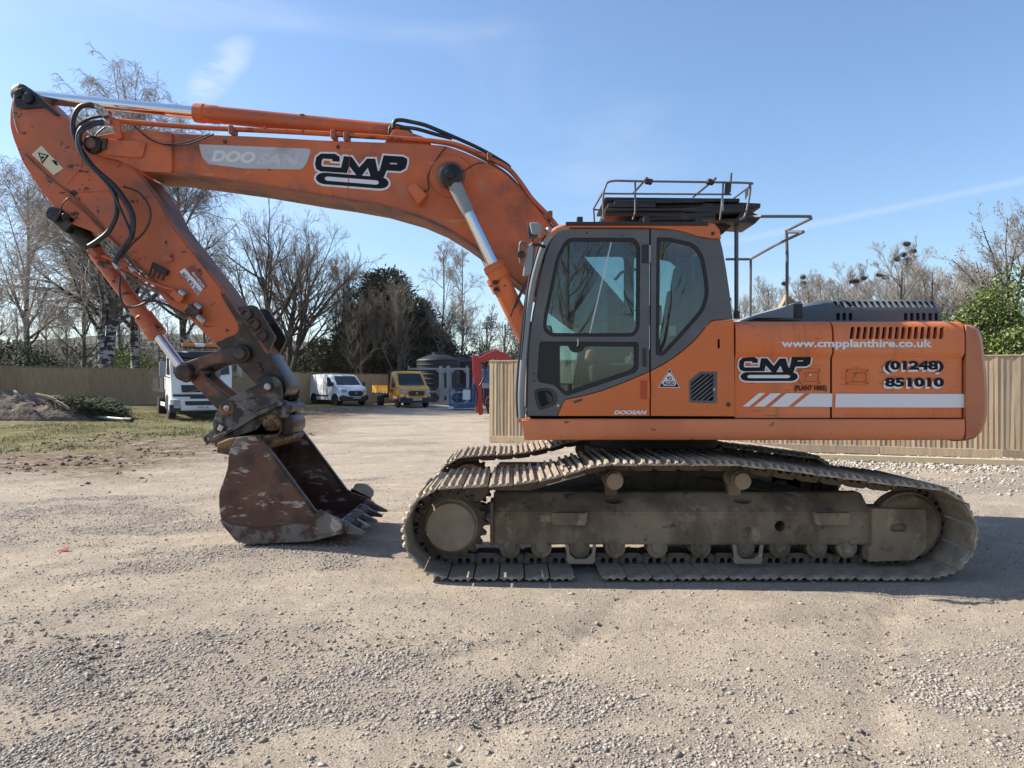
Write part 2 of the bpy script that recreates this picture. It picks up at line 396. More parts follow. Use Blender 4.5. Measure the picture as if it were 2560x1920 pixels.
M['decal_grey'] = mat('dirty_silver_vinyl', (0.42, 0.43, 0.44), 0.5, layers=[((0.30, 0.30, 0.30), 2.2, 0.5, 0.66, 5), ((0.10, 0.10, 0.10), 16, 0.70, 0.73, 3)])
M['decal_faint'] = mat('worn_print', (0.50, 0.505, 0.51), 0.5, layers=[((0.42, 0.43, 0.44), 6, .45, .6, 4)])
M['decal_pale'] = mat('faded_white_print', (0.60, 0.60, 0.59), 0.5)
M['decal_black'] = mat('black_vinyl', (0.008, 0.009, 0.013), 0.6, spec=.2)
M['decal_cream'] = mat('cream_warning_vinyl', (0.60, 0.52, 0.34), 0.5)
M['decal_maroon'] = mat('dark_red_vinyl', (0.20, 0.045, 0.038), 0.5)
M['red'] = mat('red_plastic', (0.40, 0.045, 0.02), 0.35)
M['glass'] = glass_mat('cab_glass', (0.66, 0.77, 0.76), .85)
M['rail'] = mat('grey_handrail_paint', (0.10, 0.10, 0.105), 0.45, layers=[((0.24, 0.22, 0.20), 6, 0.56, 0.75, 5)])
M['boards'] = mat('black_board_plastic', (0.014, 0.015, 0.017), 0.5, layers=[((0.06, 0.06, 0.06), 3.5, 0.52, 0.76, 6)])
M['seat'] = mat('dark_seat_cloth', (0.03, 0.032, 0.034), 0.9)
M['tan'] = mat('tan_leather', (0.36, 0.21, 0.11), 0.7)
# ---------------------------------------------------------------- ground
def vnoise(x, y, seed=0):
    x = np.asarray(x, dtype=np.float64); y = np.asarray(y, dtype=np.float64)
    xi = np.floor(x).astype(np.int64); yi = np.floor(y).astype(np.int64); xf = x-xi; yf = y-yi
    def h(a, b):
        n = (a*374761393+b*668265263+seed*974711) & 0xFFFFFFFF
        n = ((n ^ (n >> 13))*1274126177) & 0xFFFFFFFF
        n = (n ^ (n >> 16)) & 0xFFFFFFFF
        return n/4294967295.0
    u = xf*xf*(3-2*xf); v = yf*yf*(3-2*yf)
    return (h(xi, yi)*(1-u)+h(xi+1, yi)*u)*(1-v)+(h(xi, yi+1)*(1-u)+h(xi+1, yi+1)*u)*v
def fbm(x, y, sc, oct=4, seed=0, rough=0.5):
    s = 0; a = 1; t = 0
    for i in range(oct):
        s = s+a*vnoise(np.asarray(x)*sc, np.asarray(y)*sc, seed+i*17); t += a; a *= rough; sc *= 2.03
    return s/t
def sstep(a, b, x):
    t = np.clip((np.asarray(x, dtype=np.float64)-a)/(b-a), 0, 1); return t*t*(3-2*t)
def base_h(x, y):
    x = np.asarray(x, dtype=np.float64); y = np.asarray(y, dtype=np.float64)
    s = (y-0.9*x-59.4)/1.345
    amp = 0.20+0.25*sstep(-8, -26, x)
    return amp*sstep(-20, 0, s)*sstep(2, -4, x) + 0.07*np.exp(-((x+2.25)/0.95)**2-((y-7.75)/1.2)**2)
def grass_mask(x, y):
    w = (fbm(x, y, 0.45, 4, 3)-0.5)*5.0
    return sstep(-8.6, -11.5, x+w*1.1)*sstep(13.5, 18.0, y+w*1.3)
def soil_mask(x, y):
    w = (fbm(x, y, 0.6, 4, 9)-0.5)*5.0
    return sstep(-4.6, -7.6, x+w*0.9)*sstep(10.5, 14.0, y+w)*(1-0.75*sstep(20, 30, y)*sstep(-9, -6, x))
def gravel_mask(x, y):
    # loose stone lies in drawn-out drifts
    a = 0.28; u = x*math.cos(a)+y*math.sin(a); v = -x*math.sin(a)+y*math.cos(a)
    n = fbm(u*0.5, v*1.3, 0.75, 5, 21, 0.55)
    lim = 0.548+0.085*sstep(-0.6, 1.0, x)*sstep(7.0, 5.5, y) - 0.05*sstep(-0.3, -2.5, x)
    m = sstep(lim, lim+0.12, n)*(0.45+0.55*sstep(.42, .58, fbm(x, y, 2.6, 3, 25)))
    m = np.maximum(m, 0.9*sstep(10.0, 11.6, y)*sstep(1.0, 3.0, x)*sstep(0.42, 0.6, fbm(x, y, .8, 3, 5)))   # pale stone by the fence
    return m*(1-grass_mask(x, y))*(1-0.75*soil_mask(x, y))
def rut(x, y, cx, cy, r, w, depth):
    q = (np.hypot(x-cx, y-cy)-r)/w
    return -depth*np.exp(-q*q)*(1-0.6*np.exp(-((np.abs(q)-1.3)/0.4)**2))
def fine_h(x, y):
    near = sstep(60, 14, y)
    h = (fbm(x, y, 0.35, 3, 31)-0.5)*0.05*near + (fbm(x, y, 1.7, 4, 41)-0.5)*0.022*near + (fbm(x, y, 7.0, 3, 51)-0.5)*0.012*sstep(14, 8, y)
    def tread(cx, cy, r, w, depth):
        # rut with a herring-bone tread print
        q = np.hypot(x-cx, y-cy)-r; s_ = np.arctan2(y-cy, x-cx)*r
        ins = sstep(w*1.25, w*.9, np.abs(q))
        return rut(x, y, cx, cy, r, w, depth)+ins*0.007*np.sign(np.sin((s_+np.abs(q)*.8)*2*np.pi/.15))*sstep(9, 5, y)*sstep(.35, .6, fbm(x, y, .5, 2, 33))
    h = h+tread(12.0, -1.0, 11.2, 0.12, 0.022)+tread(12.0, -1.0, 12.9, 0.12, 0.018)+tread(-2.0, 21.0, 16.4, 0.13, 0.02)+tread(-14.0, -6.0, 15.5, 0.12, 0.016)
    return h
def flat_zone(x, y):
    "the machine has pressed its standing place level"
    a = sstep(-1.6, -0.9, x)*sstep(4.6, 3.9, x)*sstep(5.6, 6.0, y)*sstep(10.0, 9.6, y)
    return a
def gz(x, y):
    b = base_h(x, y); f = fine_h(x, y); z = flat_zone(x, y)
    return b+f*(1-z)-0.012*z
def gz1(x, y): return float(gz(np.array([x]), np.array([y]))[0])

def spaced(segs):
    out = []
    for a, b, s in segs: out += list(np.arange(a, b, s))
    out.append(segs[-1][1]); return np.array(out)
xs = spaced([(-4000, -600, 400), (-600, -120, 60), (-120, -40, 8), (-40, -12, 0.5), (-12, -7, 0.12), (-7, 7, 0.05), (7, 12, 0.12), (12, 40, 0.5), (40, 120, 8), (120, 600, 60), (600, 4000, 400)])
ys = spaced([(-300, -20, 40), (-20, 1.5, 1.2), (1.5, 2.6, 0.2), (2.6, 9.0, 0.05), (9.0, 16, 0.12), (16, 40, 0.3), (40, 70, 1.0), (70, 160, 8), (160, 700, 60), (700, 5000, 430)])
GX, GY = np.meshgrid(xs, ys); gx = GX.ravel(); gy = GY.ravel()
gzv = gz(gx, gy)
nx, ny = len(xs), len(ys)
ii, jj = np.meshgrid(np.arange(nx-1), np.arange(ny-1)); a0 = (jj*nx+ii).ravel()
me = np_mesh(np.stack([gx, gy, gzv], 1), np.stack([a0, a0+1, a0+1+nx, a0+nx], 1), 'ground')
for nm, arr in (('grass', grass_mask(gx, gy)), ('soil', soil_mask(gx, gy)), ('stones', gravel_mask(gx, gy))):
    at = me.attributes.new(nm, 'FLOAT', 'POINT'); at.data.foreach_set('value', arr.astype(np.float32))
gm = bpy.data.materials.new('yard_ground'); gm.use_nodes = True; nt = gm.node_tree; bs = nt.nodes['Principled BSDF']
bs.inputs['Roughness'].default_value = 0.95; bs.inputs['Specular IOR Level'].default_value = 0.15
tc = nt.nodes.new('ShaderNodeTexCoord')
def gn(sc, det=6, ro=0.6, vec=None, loc=0.0):
    n = nt.nodes.new('ShaderNodeTexNoise'); n.inputs['Scale'].default_value = sc; n.inputs['Detail'].default_value = det; n.inputs['Roughness'].default_value = ro
    mpn = nt.nodes.new('ShaderNodeMapping'); mpn.inputs['Location'].default_value = (loc, loc*.7, 0)
    nt.links.new(tc.outputs['Object'], mpn.inputs['Vector']); nt.links.new(mpn.outputs['Vector'], n.inputs['Vector']); return n.outputs['Fac']
def gr(v, lo, hi, to=1.0):
    r = nt.nodes.new('ShaderNodeMapRange'); r.interpolation_type = 'SMOOTHSTEP'; r.inputs['From Min'].default_value = lo
    r.inputs['From Max'].default_value = hi; r.inputs['To Max'].default_value = to; nt.links.new(v, r.inputs['Value']); return r.outputs['Result']
def gmix(f, a, b):
    m_ = nt.nodes.new('ShaderNodeMix'); m_.data_type = 'RGBA'
    if isinstance(f, float): m_.inputs['Factor'].default_value = f
    else: nt.links.new(f, m_.inputs['Factor'])
    for s, k in ((a, 'A'), (b, 'B')):
        if isinstance(s, tuple): m_.inputs[k].default_value = (*s, 1)
        else: nt.links.new(s, m_.inputs[k])
    return m_.outputs['Result']
def gattr(n):
    a = nt.nodes.new('ShaderNodeAttribute'); a.attribute_name = n; return a.outputs['Fac']
def gmul(a, b, op='MULTIPLY'):
    m_ = nt.nodes.new('ShaderNodeMath'); m_.operation = op
    for i_, s in enumerate((a, b)):
        if isinstance(s, (int, float)): m_.inputs[i_].default_value = s
        else: nt.links.new(s, m_.inputs[i_])
    return m_.outputs['Value']
c = gmix(gr(gn(0.5), 0.35, 0.65), (0.385, 0.315, 0.238), (0.325, 0.272, 0.215))
c = gmix(gr(gn(2.3, 7, 0.65, loc=3), 0.45, 0.68), c, (0.44, 0.367, 0.28))
c = gmix(gr(gn(9, 6, 0.7, loc=5), 0.55, 0.72, 0.7), c, (0.19, 0.165, 0.14))
c = gmix(gr(gn(70, 3, 0.7, loc=7), 0.53, 0.62, 0.75), c, (0.15, 0.13, 0.112))
c = gmix(gr(gn(95, 2, 0.6, loc=9), 0.56, 0.66, 0.75), c, (0.54, 0.47, 0.38))
c = gmix(gmul(gattr('stones'), gr(gn(38, 4, 0.7, loc=2), 0.36, 0.56, 0.85)), c, (0.20, 0.178, 0.158))
c = gmix(gr(gn(0.9, 6, .7, loc=17), 0.5, 0.66, .55), c, (0.25, 0.218, 0.182))
so = gmul(gattr('soil'), gr(gn(1.6, 7, 0.7, loc=11), 0.30, 0.52)); c = gmix(so, c, gmix(gr(gn(6, 6, .7, loc=4), .4, .65), (0.10, 0.066, 0.045), (0.24, 0.185, 0.125)))
gs = gmix(gr(gn(1.1, 7, 0.7, loc=6), 0.38, 0.64), (0.092, 0.095, 0.034), (0.20, 0.168, 0.08))
gs = gmix(gr(gn(7, 5, 0.7, loc=8), 0.58, 0.70, .8), gs, (0.12, 0.085, 0.05))
c = gmix(gr(gmul(gattr('grass'), gr(gn(1.3, 7, .75, loc=13), 0.3, 0.55, 1.0)), 0.2, 0.75), c, gs)
nt.links.new(c, bs.inputs['Base Color'])
bp1 = nt.nodes.new('ShaderNodeBump'); bp1.inputs['Strength'].default_value = 0.8; bp1.inputs['Distance'].default_value = 0.02
bp2 = nt.nodes.new('ShaderNodeBump'); bp2.inputs['Strength'].default_value = 0.75; bp2.inputs['Distance'].default_value = 0.03
nt.links.new(gn(75, 4, 0.7, loc=1), bp1.inputs['Height']); nt.links.new(gn(14, 6, 0.7, loc=2), bp2.inputs['Height'])
nt.links.new(bp2.outputs['Normal'], bp1.inputs['Normal']); nt.links.new(bp1.outputs['Normal'], bs.inputs['Normal'])
ground = link('ground', me, gm, None, 0); me.shade_smooth()
tag(ground, 'pale compacted dirt and gravel yard with a grassy corner', 'ground', kind='structure')

# loose stones: too many to count
def stones(name, pts, size, matl, label):
    n = len(pts)
    base = np.array([(1, 0, 0), (-1, 0, 0), (0, 1, 0), (0, -1, 0), (0, 0, 1), (0, 0, -1)], dtype=np.float64)
    fc = np.array([(0, 2, 4), (2, 1, 4), (1, 3, 4), (3, 0, 4), (2, 0, 5), (1, 2, 5), (3, 1, 5), (0, 3, 5)])
    v = base[None]*(0.65+0.7*rng.random((n, 6, 1)))+(rng.random((n, 6, 3))-0.5)*0.65
    v *= np.stack([0.8+0.6*rng.random(n), 0.7+0.5*rng.random(n), 0.45+0.4*rng.random(n)], 1)[:, None, :]
    an = rng.random(n)*6.283; ca, sa = np.cos(an)[:, None], np.sin(an)[:, None]
    x = v[..., 0]*ca-v[..., 1]*sa; y = v[..., 0]*sa+v[..., 1]*ca
    v = np.stack([x, y, v[..., 2]], -1)*size[:, None, None]+pts[:, None, :]
    f = (fc[None]+np.arange(n)[:, None, None]*6).reshape(-1, 3)
    o = link(name, np_mesh(v.reshape(-1, 3), f), matl, None, 0)
    tag(o, label, 'gravel', kind='stuff'); return o
def scatter(n, y0, y1, fn, power=1.0, side=0.78, xmin=-99, xmax=99):
    y = y0*(y1/y0)**(rng.random(n)**power); x = (rng.random(n)*2-1)*side*y
    k = (rng.random(n) < fn(x, y)) & (x > xmin) & (x < xmax); return x[k], y[k]
M['gravel'] = island_mat('limestone_gravel', [(0.19, 0.165, 0.145), (0.28, 0.245, 0.205), (0.35, 0.305, 0.255), (0.25, 0.22, 0.19), (0.42, 0.375, 0.315)])
M['palestone'] = island_mat('pale_stone', [(0.20, 0.18, 0.155), (0.38, 0.345, 0.29), (0.50, 0.46, 0.39)])
x, y = scatter(420000, 2.7, 20, lambda x, y: (0.09+0.56*gravel_mask(x, y)**1.2)*(1-.8*flat_zone(x, y)), 1.0)
sz = (0.0034+0.0080*rng.random(len(x))**2.8)*(1+0.02*y)*(1+0.2*gravel_mask(x, y))
z = gz(x, y)+sz*0.12
stones('gravel', np.stack([x, y, z], 1), sz, M['gravel'], 'grey-brown gravel lying in drifts over the dirt yard')
x, y = scatter(2600, 2.7, 14, lambda x, y: 0.30+0.6*gravel_mask(x, y), 1.0)
sz = 0.012+0.010*rng.random(len(x))**2
stones('scattered_stones', np.stack([x, y, gz(x, y)+sz*0.2], 1), sz, M['gravel'], 'larger single stones scattered over the yard')
x = 1.5+13*rng.random(26000); y = 10.5+6.5*rng.random(26000)
k = (y < 20-(x+0.6)*0.37-0.25) & (rng.random(26000) < sstep(3.9, 1.2, (20-(x+0.6)*0.37)-y)*0.9+.06) & (np.abs(x/y) < .8); x, y = x[k], y[k]
sz = 0.017+0.026*rng.random(len(x))**1.5
stones('pale_stones', np.stack([x, y, gz(x, y)+sz*0.3], 1), sz, M['palestone'], 'pale crushed stone spread along the foot of the timber fence')
# grass blades
n = 110000; y = 12.5+24*rng.random(n)**1.2; x = -6.5-22*rng.random(n)
k = (rng.random(n) < grass_mask(x, y)**1.5*sstep(.36, .6, fbm(x, y, .55, 4, 79))) & (x > -0.78*y); x, y = x[k], y[k]; n = len(x)
hgt = (0.02+0.065*rng.random(n)**2)*(1+0.4*(fbm(x, y, .7, 2, 77) > .55)); an = rng.random(n)*6.283; ln = hgt*(rng.random(n)*.9)
z = gz(x, y)-0.004; w = 0.006+0.006*rng.random(n)
ba = rng.random(n)*6.283
v = np.stack([np.stack([x-np.cos(ba)*w, y-np.sin(ba)*w, z], 1), np.stack([x+np.cos(ba)*w, y+np.sin(ba)*w, z], 1), np.stack([x+np.cos(an)*ln, y+np.sin(an)*ln, z+hgt], 1)], 1)
M['grassblade'] = island_mat('grass_blade', [(0.055, 0.075, 0.02), (0.10, 0.115, 0.032), (0.17, 0.16, 0.06), (0.27, 0.22, 0.11)])
o = link('grass', np_mesh(v.reshape(-1, 3), np.arange(n*3).reshape(-1, 3)), M['grassblade'], None, 0)
tag(o, 'rough short grass on the left of the yard', 'grass', kind='stuff')
# straw, twigs and clods in the churned strip
n = 900; y = 11+16*rng.random(n); x = -4.5-9*rng.random(n); k = (rng.random(n) < soil_mask(x, y)) & (np.abs(x) < .76*y); x, y = x[k], y[k]; n = len(x)
an = rng.random(n)*6.283; ln = 0.05+0.25*rng.random(n)**2; w = 0.004+0.008*rng.random(n)
z = gz(x, y); dx, dy = np.cos(an)*ln, np.sin(an)*ln; qx, qy = -np.sin(an)*w, np.cos(an)*w; lift = rng.random(n)*0.06
v = np.stack([np.stack([x-qx, y-qy, z+.004], 1), np.stack([x+qx, y+qy, z+.004], 1), np.stack([x+dx, y+dy, z+.006+lift], 1), np.stack([x, y, z+.014], 1)], 1)
f = (np.array([(0, 1, 3), (1, 2, 3), (2, 0, 3), (1, 0, 2)])[None]+np.arange(n)[:, None, None]*4).reshape(-1, 3)
M['straw'] = island_mat('straw_and_twigs', [(0.06, 0.042, 0.03), (0.16, 0.11, 0.07), (0.50, 0.42, 0.28), (0.34, 0.27, 0.17)])
o = link('litter_of_twigs', np_mesh(v.reshape(-1, 3), f), M['straw'], None, 0); tag(o, 'straw and broken twigs strewn over the brown soil strip', 'twigs', kind='stuff')
n = 4000; y = 11+15*rng.random(n); x = -4.2-9*rng.random(n); k = (rng.random(n) < soil_mask(x, y)*sstep(.45, .62, fbm(x, y, .9, 4, 88))) & (np.abs(x) < .76*y); x, y = x[k], y[k]
M['clod'] = island_mat('soil_clod', [(0.05, 0.034, 0.025), (0.10, 0.072, 0.05), (0.17, 0.13, 0.095)])
sz = 0.02+0.06*rng.random(len(x))**2.5
o = stones('soil_clods', np.stack([x, y, gz(x, y)], 1), sz, M['clod'], 'dark clods of churned soil between the grass and the gravel'); o['category'] = 'soil'
# a scrap of red plastic
q = P(160, 1378, 7.13); zz = gz1(q.x, q.y)
o = plate('plastic_scrap', [Vector((q.x-.05, q.y-.03, zz+.012)), Vector((q.x+.045, q.y-.01, zz+.02)), Vector((q.x+.03, q.y+.03, zz+.045)), Vector((q.x-.02, q.y+.035, zz+.03))], 0.006, M['red'], None)
tag(o, 'small torn scrap of red plastic lying on the gravel', 'scrap')
# ================================================================ the orange excavator
YC = 7.8                        # middle plane of the machine
DN, DF_ = 6.3, 9.3              # near and far side of the house
LN = 6.6; LF = 9.15             # middle of the near and far track chains
exc = empty('excavator', (1.5, YC, 0.0), world_parts=True)
tag(exc, 'large orange tracked excavator with grey cab and toothed brown bucket standing on the gravel', 'excavator')

# ---------------------------------------------------------------- tracks
def track_path():
    cs, ci = Vector((-0.532, 0.40)), Vector((3.485, 0.40)); r = 0.365
    pts = []
    for k in range(0, 25): # idler: bottom to top, clockwise seen from the camera's right end
        a = -math.pi/2+math.pi*k/24; pts.append((ci.x+r*math.cos(a), ci.y+r*math.sin(a)))
    pts += [(3.30, 0.778), (2.85, 0.835), (2.41, 0.888), (2.00, 0.945), (1.80, 0.962), (1.22, 0.957), (0.80, 0.963), (0.62, 0.93), (0.40, 0.862), (0.18, 0.81), (-0.12, 0.782), (-0.35, 0.776)]
    for k in range(1, 25):
        a = math.pi/2+math.pi*k/24; pts.append((cs.x+r*math.cos(a), cs.y+r*math.sin(a)))
    pts += [(x_, 0.035) for x_ in np.arange(-0.4, 3.4, 0.1)]
    return [Vector(p) for p in pts]
def resample(pts, n):
    cl = pts+[pts[0]]; seg = [(cl[i+1]-cl[i]).length for i in range(len(pts))]; tot = sum(seg)
    out = []; i = 0; acc = 0
    for k in range(n):
        s = tot*k/n
        while acc+seg[i] < s: acc += seg[i]; i += 1
        out.append(cl[i].lerp(cl[i+1], (s-acc)/max(seg[i], 1e-9)))
    return out, tot/n
NSH = 49
path, pitch = resample(track_path(), NSH)
# one shoe: plate with three grouser bars; local x along the chain, z outwards
def shoe_mesh(w=1.10):
    bm = bmesh.new()
    L_ = pitch-0.013
    prof = [(-L_/2, 0.004), (-L_/2+.012, 0.0), (L_/2-.03, 0.0), (L_/2, -0.006), (L_/2, 0.006), (L_/2-.02, 0.014), (L_/2-.024, 0.046), (L_/2-.045, 0.046), (L_/2-.055, 0.014),
            (0.016, 0.014), (0.010, 0.042), (-0.010, 0.042), (-0.016, 0.014), (-L_/2+.058, 0.014), (-L_/2+.048, 0.044), (-L_/2+.028, 0.044), (-L_/2+.020, 0.014), (-L_/2, 0.014)]
    rings = []
    for y, s in ((-w/2, 0.35), (-w/2+.035, 1.0), (w/2-.035, 1.0), (w/2, 0.35)):
        rings.append([bm.verts.new((x, y, z if z <= 0.015 else 0.014+(z-0.014)*s)) for x, z in prof])
    n = len(prof)
    for a, b in zip(rings, rings[1:]):
        for i in range(n): bm.faces.new((a[i], a[(i+1) % n], b[(i+1) % n], b[i]))
    bm.faces.new(rings[0][::-1]); bm.faces.new(rings[-1])
    bmesh.ops.recalc_face_normals(bm, faces=bm.faces[:])
    return from_bm(bm)
def link_mesh():
    # pair of chain links with two window openings each and the pin bosses
    bm = bmesh.new(); L_ = pitch*1.04; h = 0.098
    out = fillet([(-L_/2, -0.002), (-L_/2, -h*.72), (-L_/2+.02, -h), (L_/2-.05, -h), (L_/2, -h*.8), (L_/2, -.03), (L_/2-.03, -.002)], 0.018, 3)
    def win(cx): return fillet([(cx-.022, -.010), (cx+.022, -.010), (cx+.022, -.040), (cx, -.058), (cx-.022, -.040)], 0.01, 2)
    for y in (-0.095, 0.095):
        me_ = curve_mesh([out, win(-0.033), win(0.033)], 0.036, 0.004)
        b2 = bmesh.new(); b2.from_mesh(me_); bmesh.ops.transform(b2, matrix=Matrix(((1, 0, 0, 0), (0, 0, -1, y), (0, 1, 0, 0), (0, 0, 0, 1))), verts=b2.verts[:])
        t = bpy.data.meshes.new('t'); b2.to_mesh(t); b2.free(); bm.from_mesh(t)
    for cx in (-L_/2+.035, L_/2-.035): cyl_bm(bm, (cx, -0.125, -0.055), (cx, 0.125, -0.055), 0.024, seg=10)
    return from_bm(bm)
shoe_me = shoe_mesh(); shoe_me.materials.append(M['shoe']); link_me = link_mesh(); link_me.materials.append(M['link'])
for m_ in (shoe_me, link_me): m_.shade_smooth(); m_.set_sharp_from_angle(angle=R(30))
def track(yc, near):
    # chain pins run through the middle of the links, below the shoes
    pts = []
    pb = bmesh.new(); inner = []
    for i in range(NSH):
        p = path[i]; q = path[(i+1) % NSH]; t = (q-p).normalized(); nrm = Vector((t.y, -t.x)); inner.append(p-nrm*0.055)
    ch = tube('track_chain', [Vector((p.x, yc, p.y)) for p in inner]+[Vector((inner[0].x, yc, inner[0].y))], 0.022, M['link'], exc, 6)
    for i in range(NSH):
        p = path[i]; q = path[(i+1) % NSH]; c_ = (p+q)/2; t = (q-p).normalized(); nrm = Vector((t.y, -t.x))
        Mx = Matrix(((t.x, 0, nrm.x, c_.x), (0, 1, 0, yc), (t.y, 0, nrm.y, c_.y), (0, 0, 0, 1)))
        if Mx.to_3x3().determinant() < 0: Mx = Mx @ Matrix.Diagonal((1, -1, 1, 1))
        o = bpy.data.objects.new('track_link', link_me); COL.objects.link(o); o.parent = ch; o.matrix_local = Mx
        if near and c_.y < 0.1 and 0.50 < c_.x < 0.70: continue        # one shoe is missing
        o = bpy.data.objects.new('track_shoe', shoe_me); COL.objects.link(o); o.parent = ch
        o.matrix_local = Mx @ Matrix.Translation((0, 0, random.uniform(-.005, .005))) @ Matrix.Rotation(random.uniform(-.035, .035), 4, 'Y')
    return ch
track(LN, True); track(LF, False)

def undercarriage(yc, s, near):
    "s = -1: the outer side faces the camera"
    def Y(o): return yc+s*o
    yo = 0.10
    def xz(px, py): q = P(px, py, 6.4); return q.x, q.z
    # side frame: upright outer face with a sloped shoulder
    x0, x1 = 0.0-0.165, 3.145
    prof = [(0.10, 0.225), (0.105, 0.50), (0.085, 0.522), (-0.08, 0.655), (-0.22, 0.655), (-0.22, 0.225)]
    bm = bmesh.new()
    a = [bm.verts.new((x0, Y(p[0]), p[1])) for p in prof]; b = [bm.verts.new((x1, Y(p[0]), p[1])) for p in prof]
    n = len(prof)
    for i in range(n): bm.faces.new((a[i], a[(i+1) % n], b[(i+1) % n], b[i]))
    bm.faces.new(a[::-1]); bm.faces.new(b); bmesh.ops.recalc_face_normals(bm, faces=bm.faces[:])
    bmesh.ops.bevel(bm, geom=bm.edges[:], offset=0.012, segments=2, affect='EDGES')
    fr = link('track_frame', from_bm(bm), M['mud'], exc)
    if near:
        cuts = []
        for px in (1536, 1857):
            q = P(px, 1262, 6.5); b2 = bmesh.new(); cyl_bm(b2, (q.x, 6.52+.063*1.5, 0.577-.078*1.5), (q.x, 6.52-.063*1.2, 0.577+.078*1.2), 0.04, seg=20)
            bmesh.ops.scale(b2, vec=(2.1, 1, 1), space=Matrix.Translation((-q.x, 0, 0)), verts=b2.verts[:]); cuts.append(from_bm(b2))
        q = P(1950, 1315, 6.4); b2 = bmesh.new(); cyl_bm(b2, (q.x, 6.2, q.z), (q.x, 6.9, q.z), 0.048, seg=20); cuts.append(from_bm(b2))
        boolean_cut(fr, cuts)
    # end plate towards the sprocket, two step brackets
    box('end_plate', Vector((x0-.012, Y(-0.02), 0.40)), (0.03, 0.28, 0.40), M['mud'], fr, bevel=.006)
    for px in (1422, 2073):
        q = P(px, 1282, 6.4)
        bm = bmesh.new(); w = .165
        pr = [(-w, .015), (-w+.01, -.09), (-w+.02, -.105), (w-.02, -.105), (w-.01, -.09), (w, .015), (w-.02, .005), (-w+.02, .005)]
        a = [bm.verts.new((q.x+u, Y(0.10), 0.51+v)) for u, v in pr]; b = [bm.verts.new((q.x+u*.95, Y(0.17), 0.51+v)) for u, v in pr]
        n = len(pr)
        for i in range(n): bm.faces.new((a[i], a[(i+1) % n], b[(i+1) % n], b[i]))
        bm.faces.new(a[::-1]); bm.faces.new(b); bmesh.ops.recalc_face_normals(bm, faces=bm.faces[:])
        bmesh.ops.bevel(bm, geom=bm.edges[:], offset=0.006, segments=1, affect='EDGES')
        link('step_bracket', from_bm(bm), M['mud'], fr)
    # idler housing
    pr = [(2168, 1404), (2168, 1366), (2178, 1362), (2178, 1270), (2312, 1272), (2315, 1290), (2315, 1372), (2282, 1400)]
    sl = [(P(2224+a_*1, 1312, 6.4)) for a_ in (0,)]
    hole = fillet([(2224, 1310), (2264, 1310), (2264, 1328), (2224, 1328)], 8)
    ho = slab('idler_housing', fillet(pr, 6), 6.36, min(Y(.16), Y(-.10)), max(Y(.16), Y(-.10)), M['mud'], exc, holes=[hole], bevel=.01)
    box('housing_core', Vector(((P(2244, 1319, 6.36)).x, Y(0.04), P(2244, 1319, 6.36).z)), (.2, .1, .12), M['under'], ho)
    # idler wheel, sprocket with teeth, hub
    ci = Vector((3.485, yc, 0.392)); cs = Vector((-0.532, yc, 0.39))
    lathe('idler_wheel', ci+Vector((0, -.10, 0)), ci+Vector((0, .1, 0)), [(0, .20), (.0, .255), (.03, .275), (.03, .29), (.07, .292), (.07, .27), (.13, .27), (.13, .292), (.17, .29), (.17, .275), (.2, .255), (.2, .2)], M['mud'], exc, 40)
    lathe('idler_disc', ci+Vector((0, s*.085, 0)), ci+Vector((0, s*.115, 0)), [(0, .25), (.02, .245), (.03, .10)], M['mud'], exc, 32)
    teeth = 21; ol = []
    for k in range(teeth*4):
        an = 2*math.pi*k/(teeth*4); rr = (0.318, 0.318, 0.275, 0.275)[k % 4]; ol.append((cs.x+rr*math.cos(an), cs.z+rr*math.sin(an)))
    me_ = to_xz(curve_mesh([fillet(ol, .02, 2)], 0.07, .006), yc)
    sp = link('sprocket', me_, M['link'], exc)
    lathe('final_drive', cs+Vector((0, -s*.22, 0)), cs+Vector((0, s*.05, 0)), [(0, .25), (.2, .27), (.235, .275), (.27, .24)], M['mud'], sp, 36)
    hb = lathe('hub_cap', cs+Vector((0, s*.03, 0)), cs+Vector((0, s*.2, 0)), [(0, .235), (.05, .232), (.06, .216), (.125, .214), (.145, .205), (.15, .19), (.152, .02)], M['hub'], sp, 48)
    # rollers
    rb = []
    for px in (1275, 1354, 1450, 1539, 1645, 1754, 1863, 1953, 2045, 2121):
        q = P(px, 1380, 6.4)
        ro = lathe('bottom_roller', Vector((q.x, Y(-.13), .195)), Vector((q.x, Y(.085), .195)), [(0, .06), (.01, .088), (.05, .092), (.05, .078), (.165, .078), (.165, .092), (.205, .09), (.215, .055)], M['mud'], exc, 22)
        multi('roller_cap', [lambda bm, q=q: cyl_bm(bm, (q.x, Y(.08), .205), (q.x, Y(.097), .205), .062, .056, 8)], M['mud'], ro)
    for px in (1450, 1863):
        q = P(px, 1380, 6.4); x_ = q.x
        pr = [(x_-.135, .245), (x_-.12, .13), (x_-.13, .12), (x_-.11, .078), (x_+.11, .078), (x_+.13, .12), (x_+.12, .13), (x_+.135, .245), (x_+.105, .245), (x_+.095, .16), (x_+.05, .118), (x_-.05, .118), (x_-.095, .16), (x_-.105, .245)]
        link('roller_guard', to_xz(curve_mesh([fillet(pr, .012, 2)], .03, .004), Y(.17)), M['hub'], exc)
    for px in (1536, 1855):
        q = P(px, 1206, 6.35)
        cr = lathe('carrier_roller', Vector((q.x, Y(-.13), .79)), Vector((q.x, Y(.13), .79)), [(0, .05), (0, .085), (.06, .088), (.06, .07), (.2, .07), (.2, .088), (.25, .086), (.26, .05)], M['mud'], exc, 22)
        cyl('roller_cap', (q.x, Y(.125), .79), (q.x, Y(.185), .79), .072, M['hub'], cr, bevel=.008)
        box('roller_post', Vector((q.x, Y(-.10), .70)), (.11, .09, .14), M['mud'], cr)
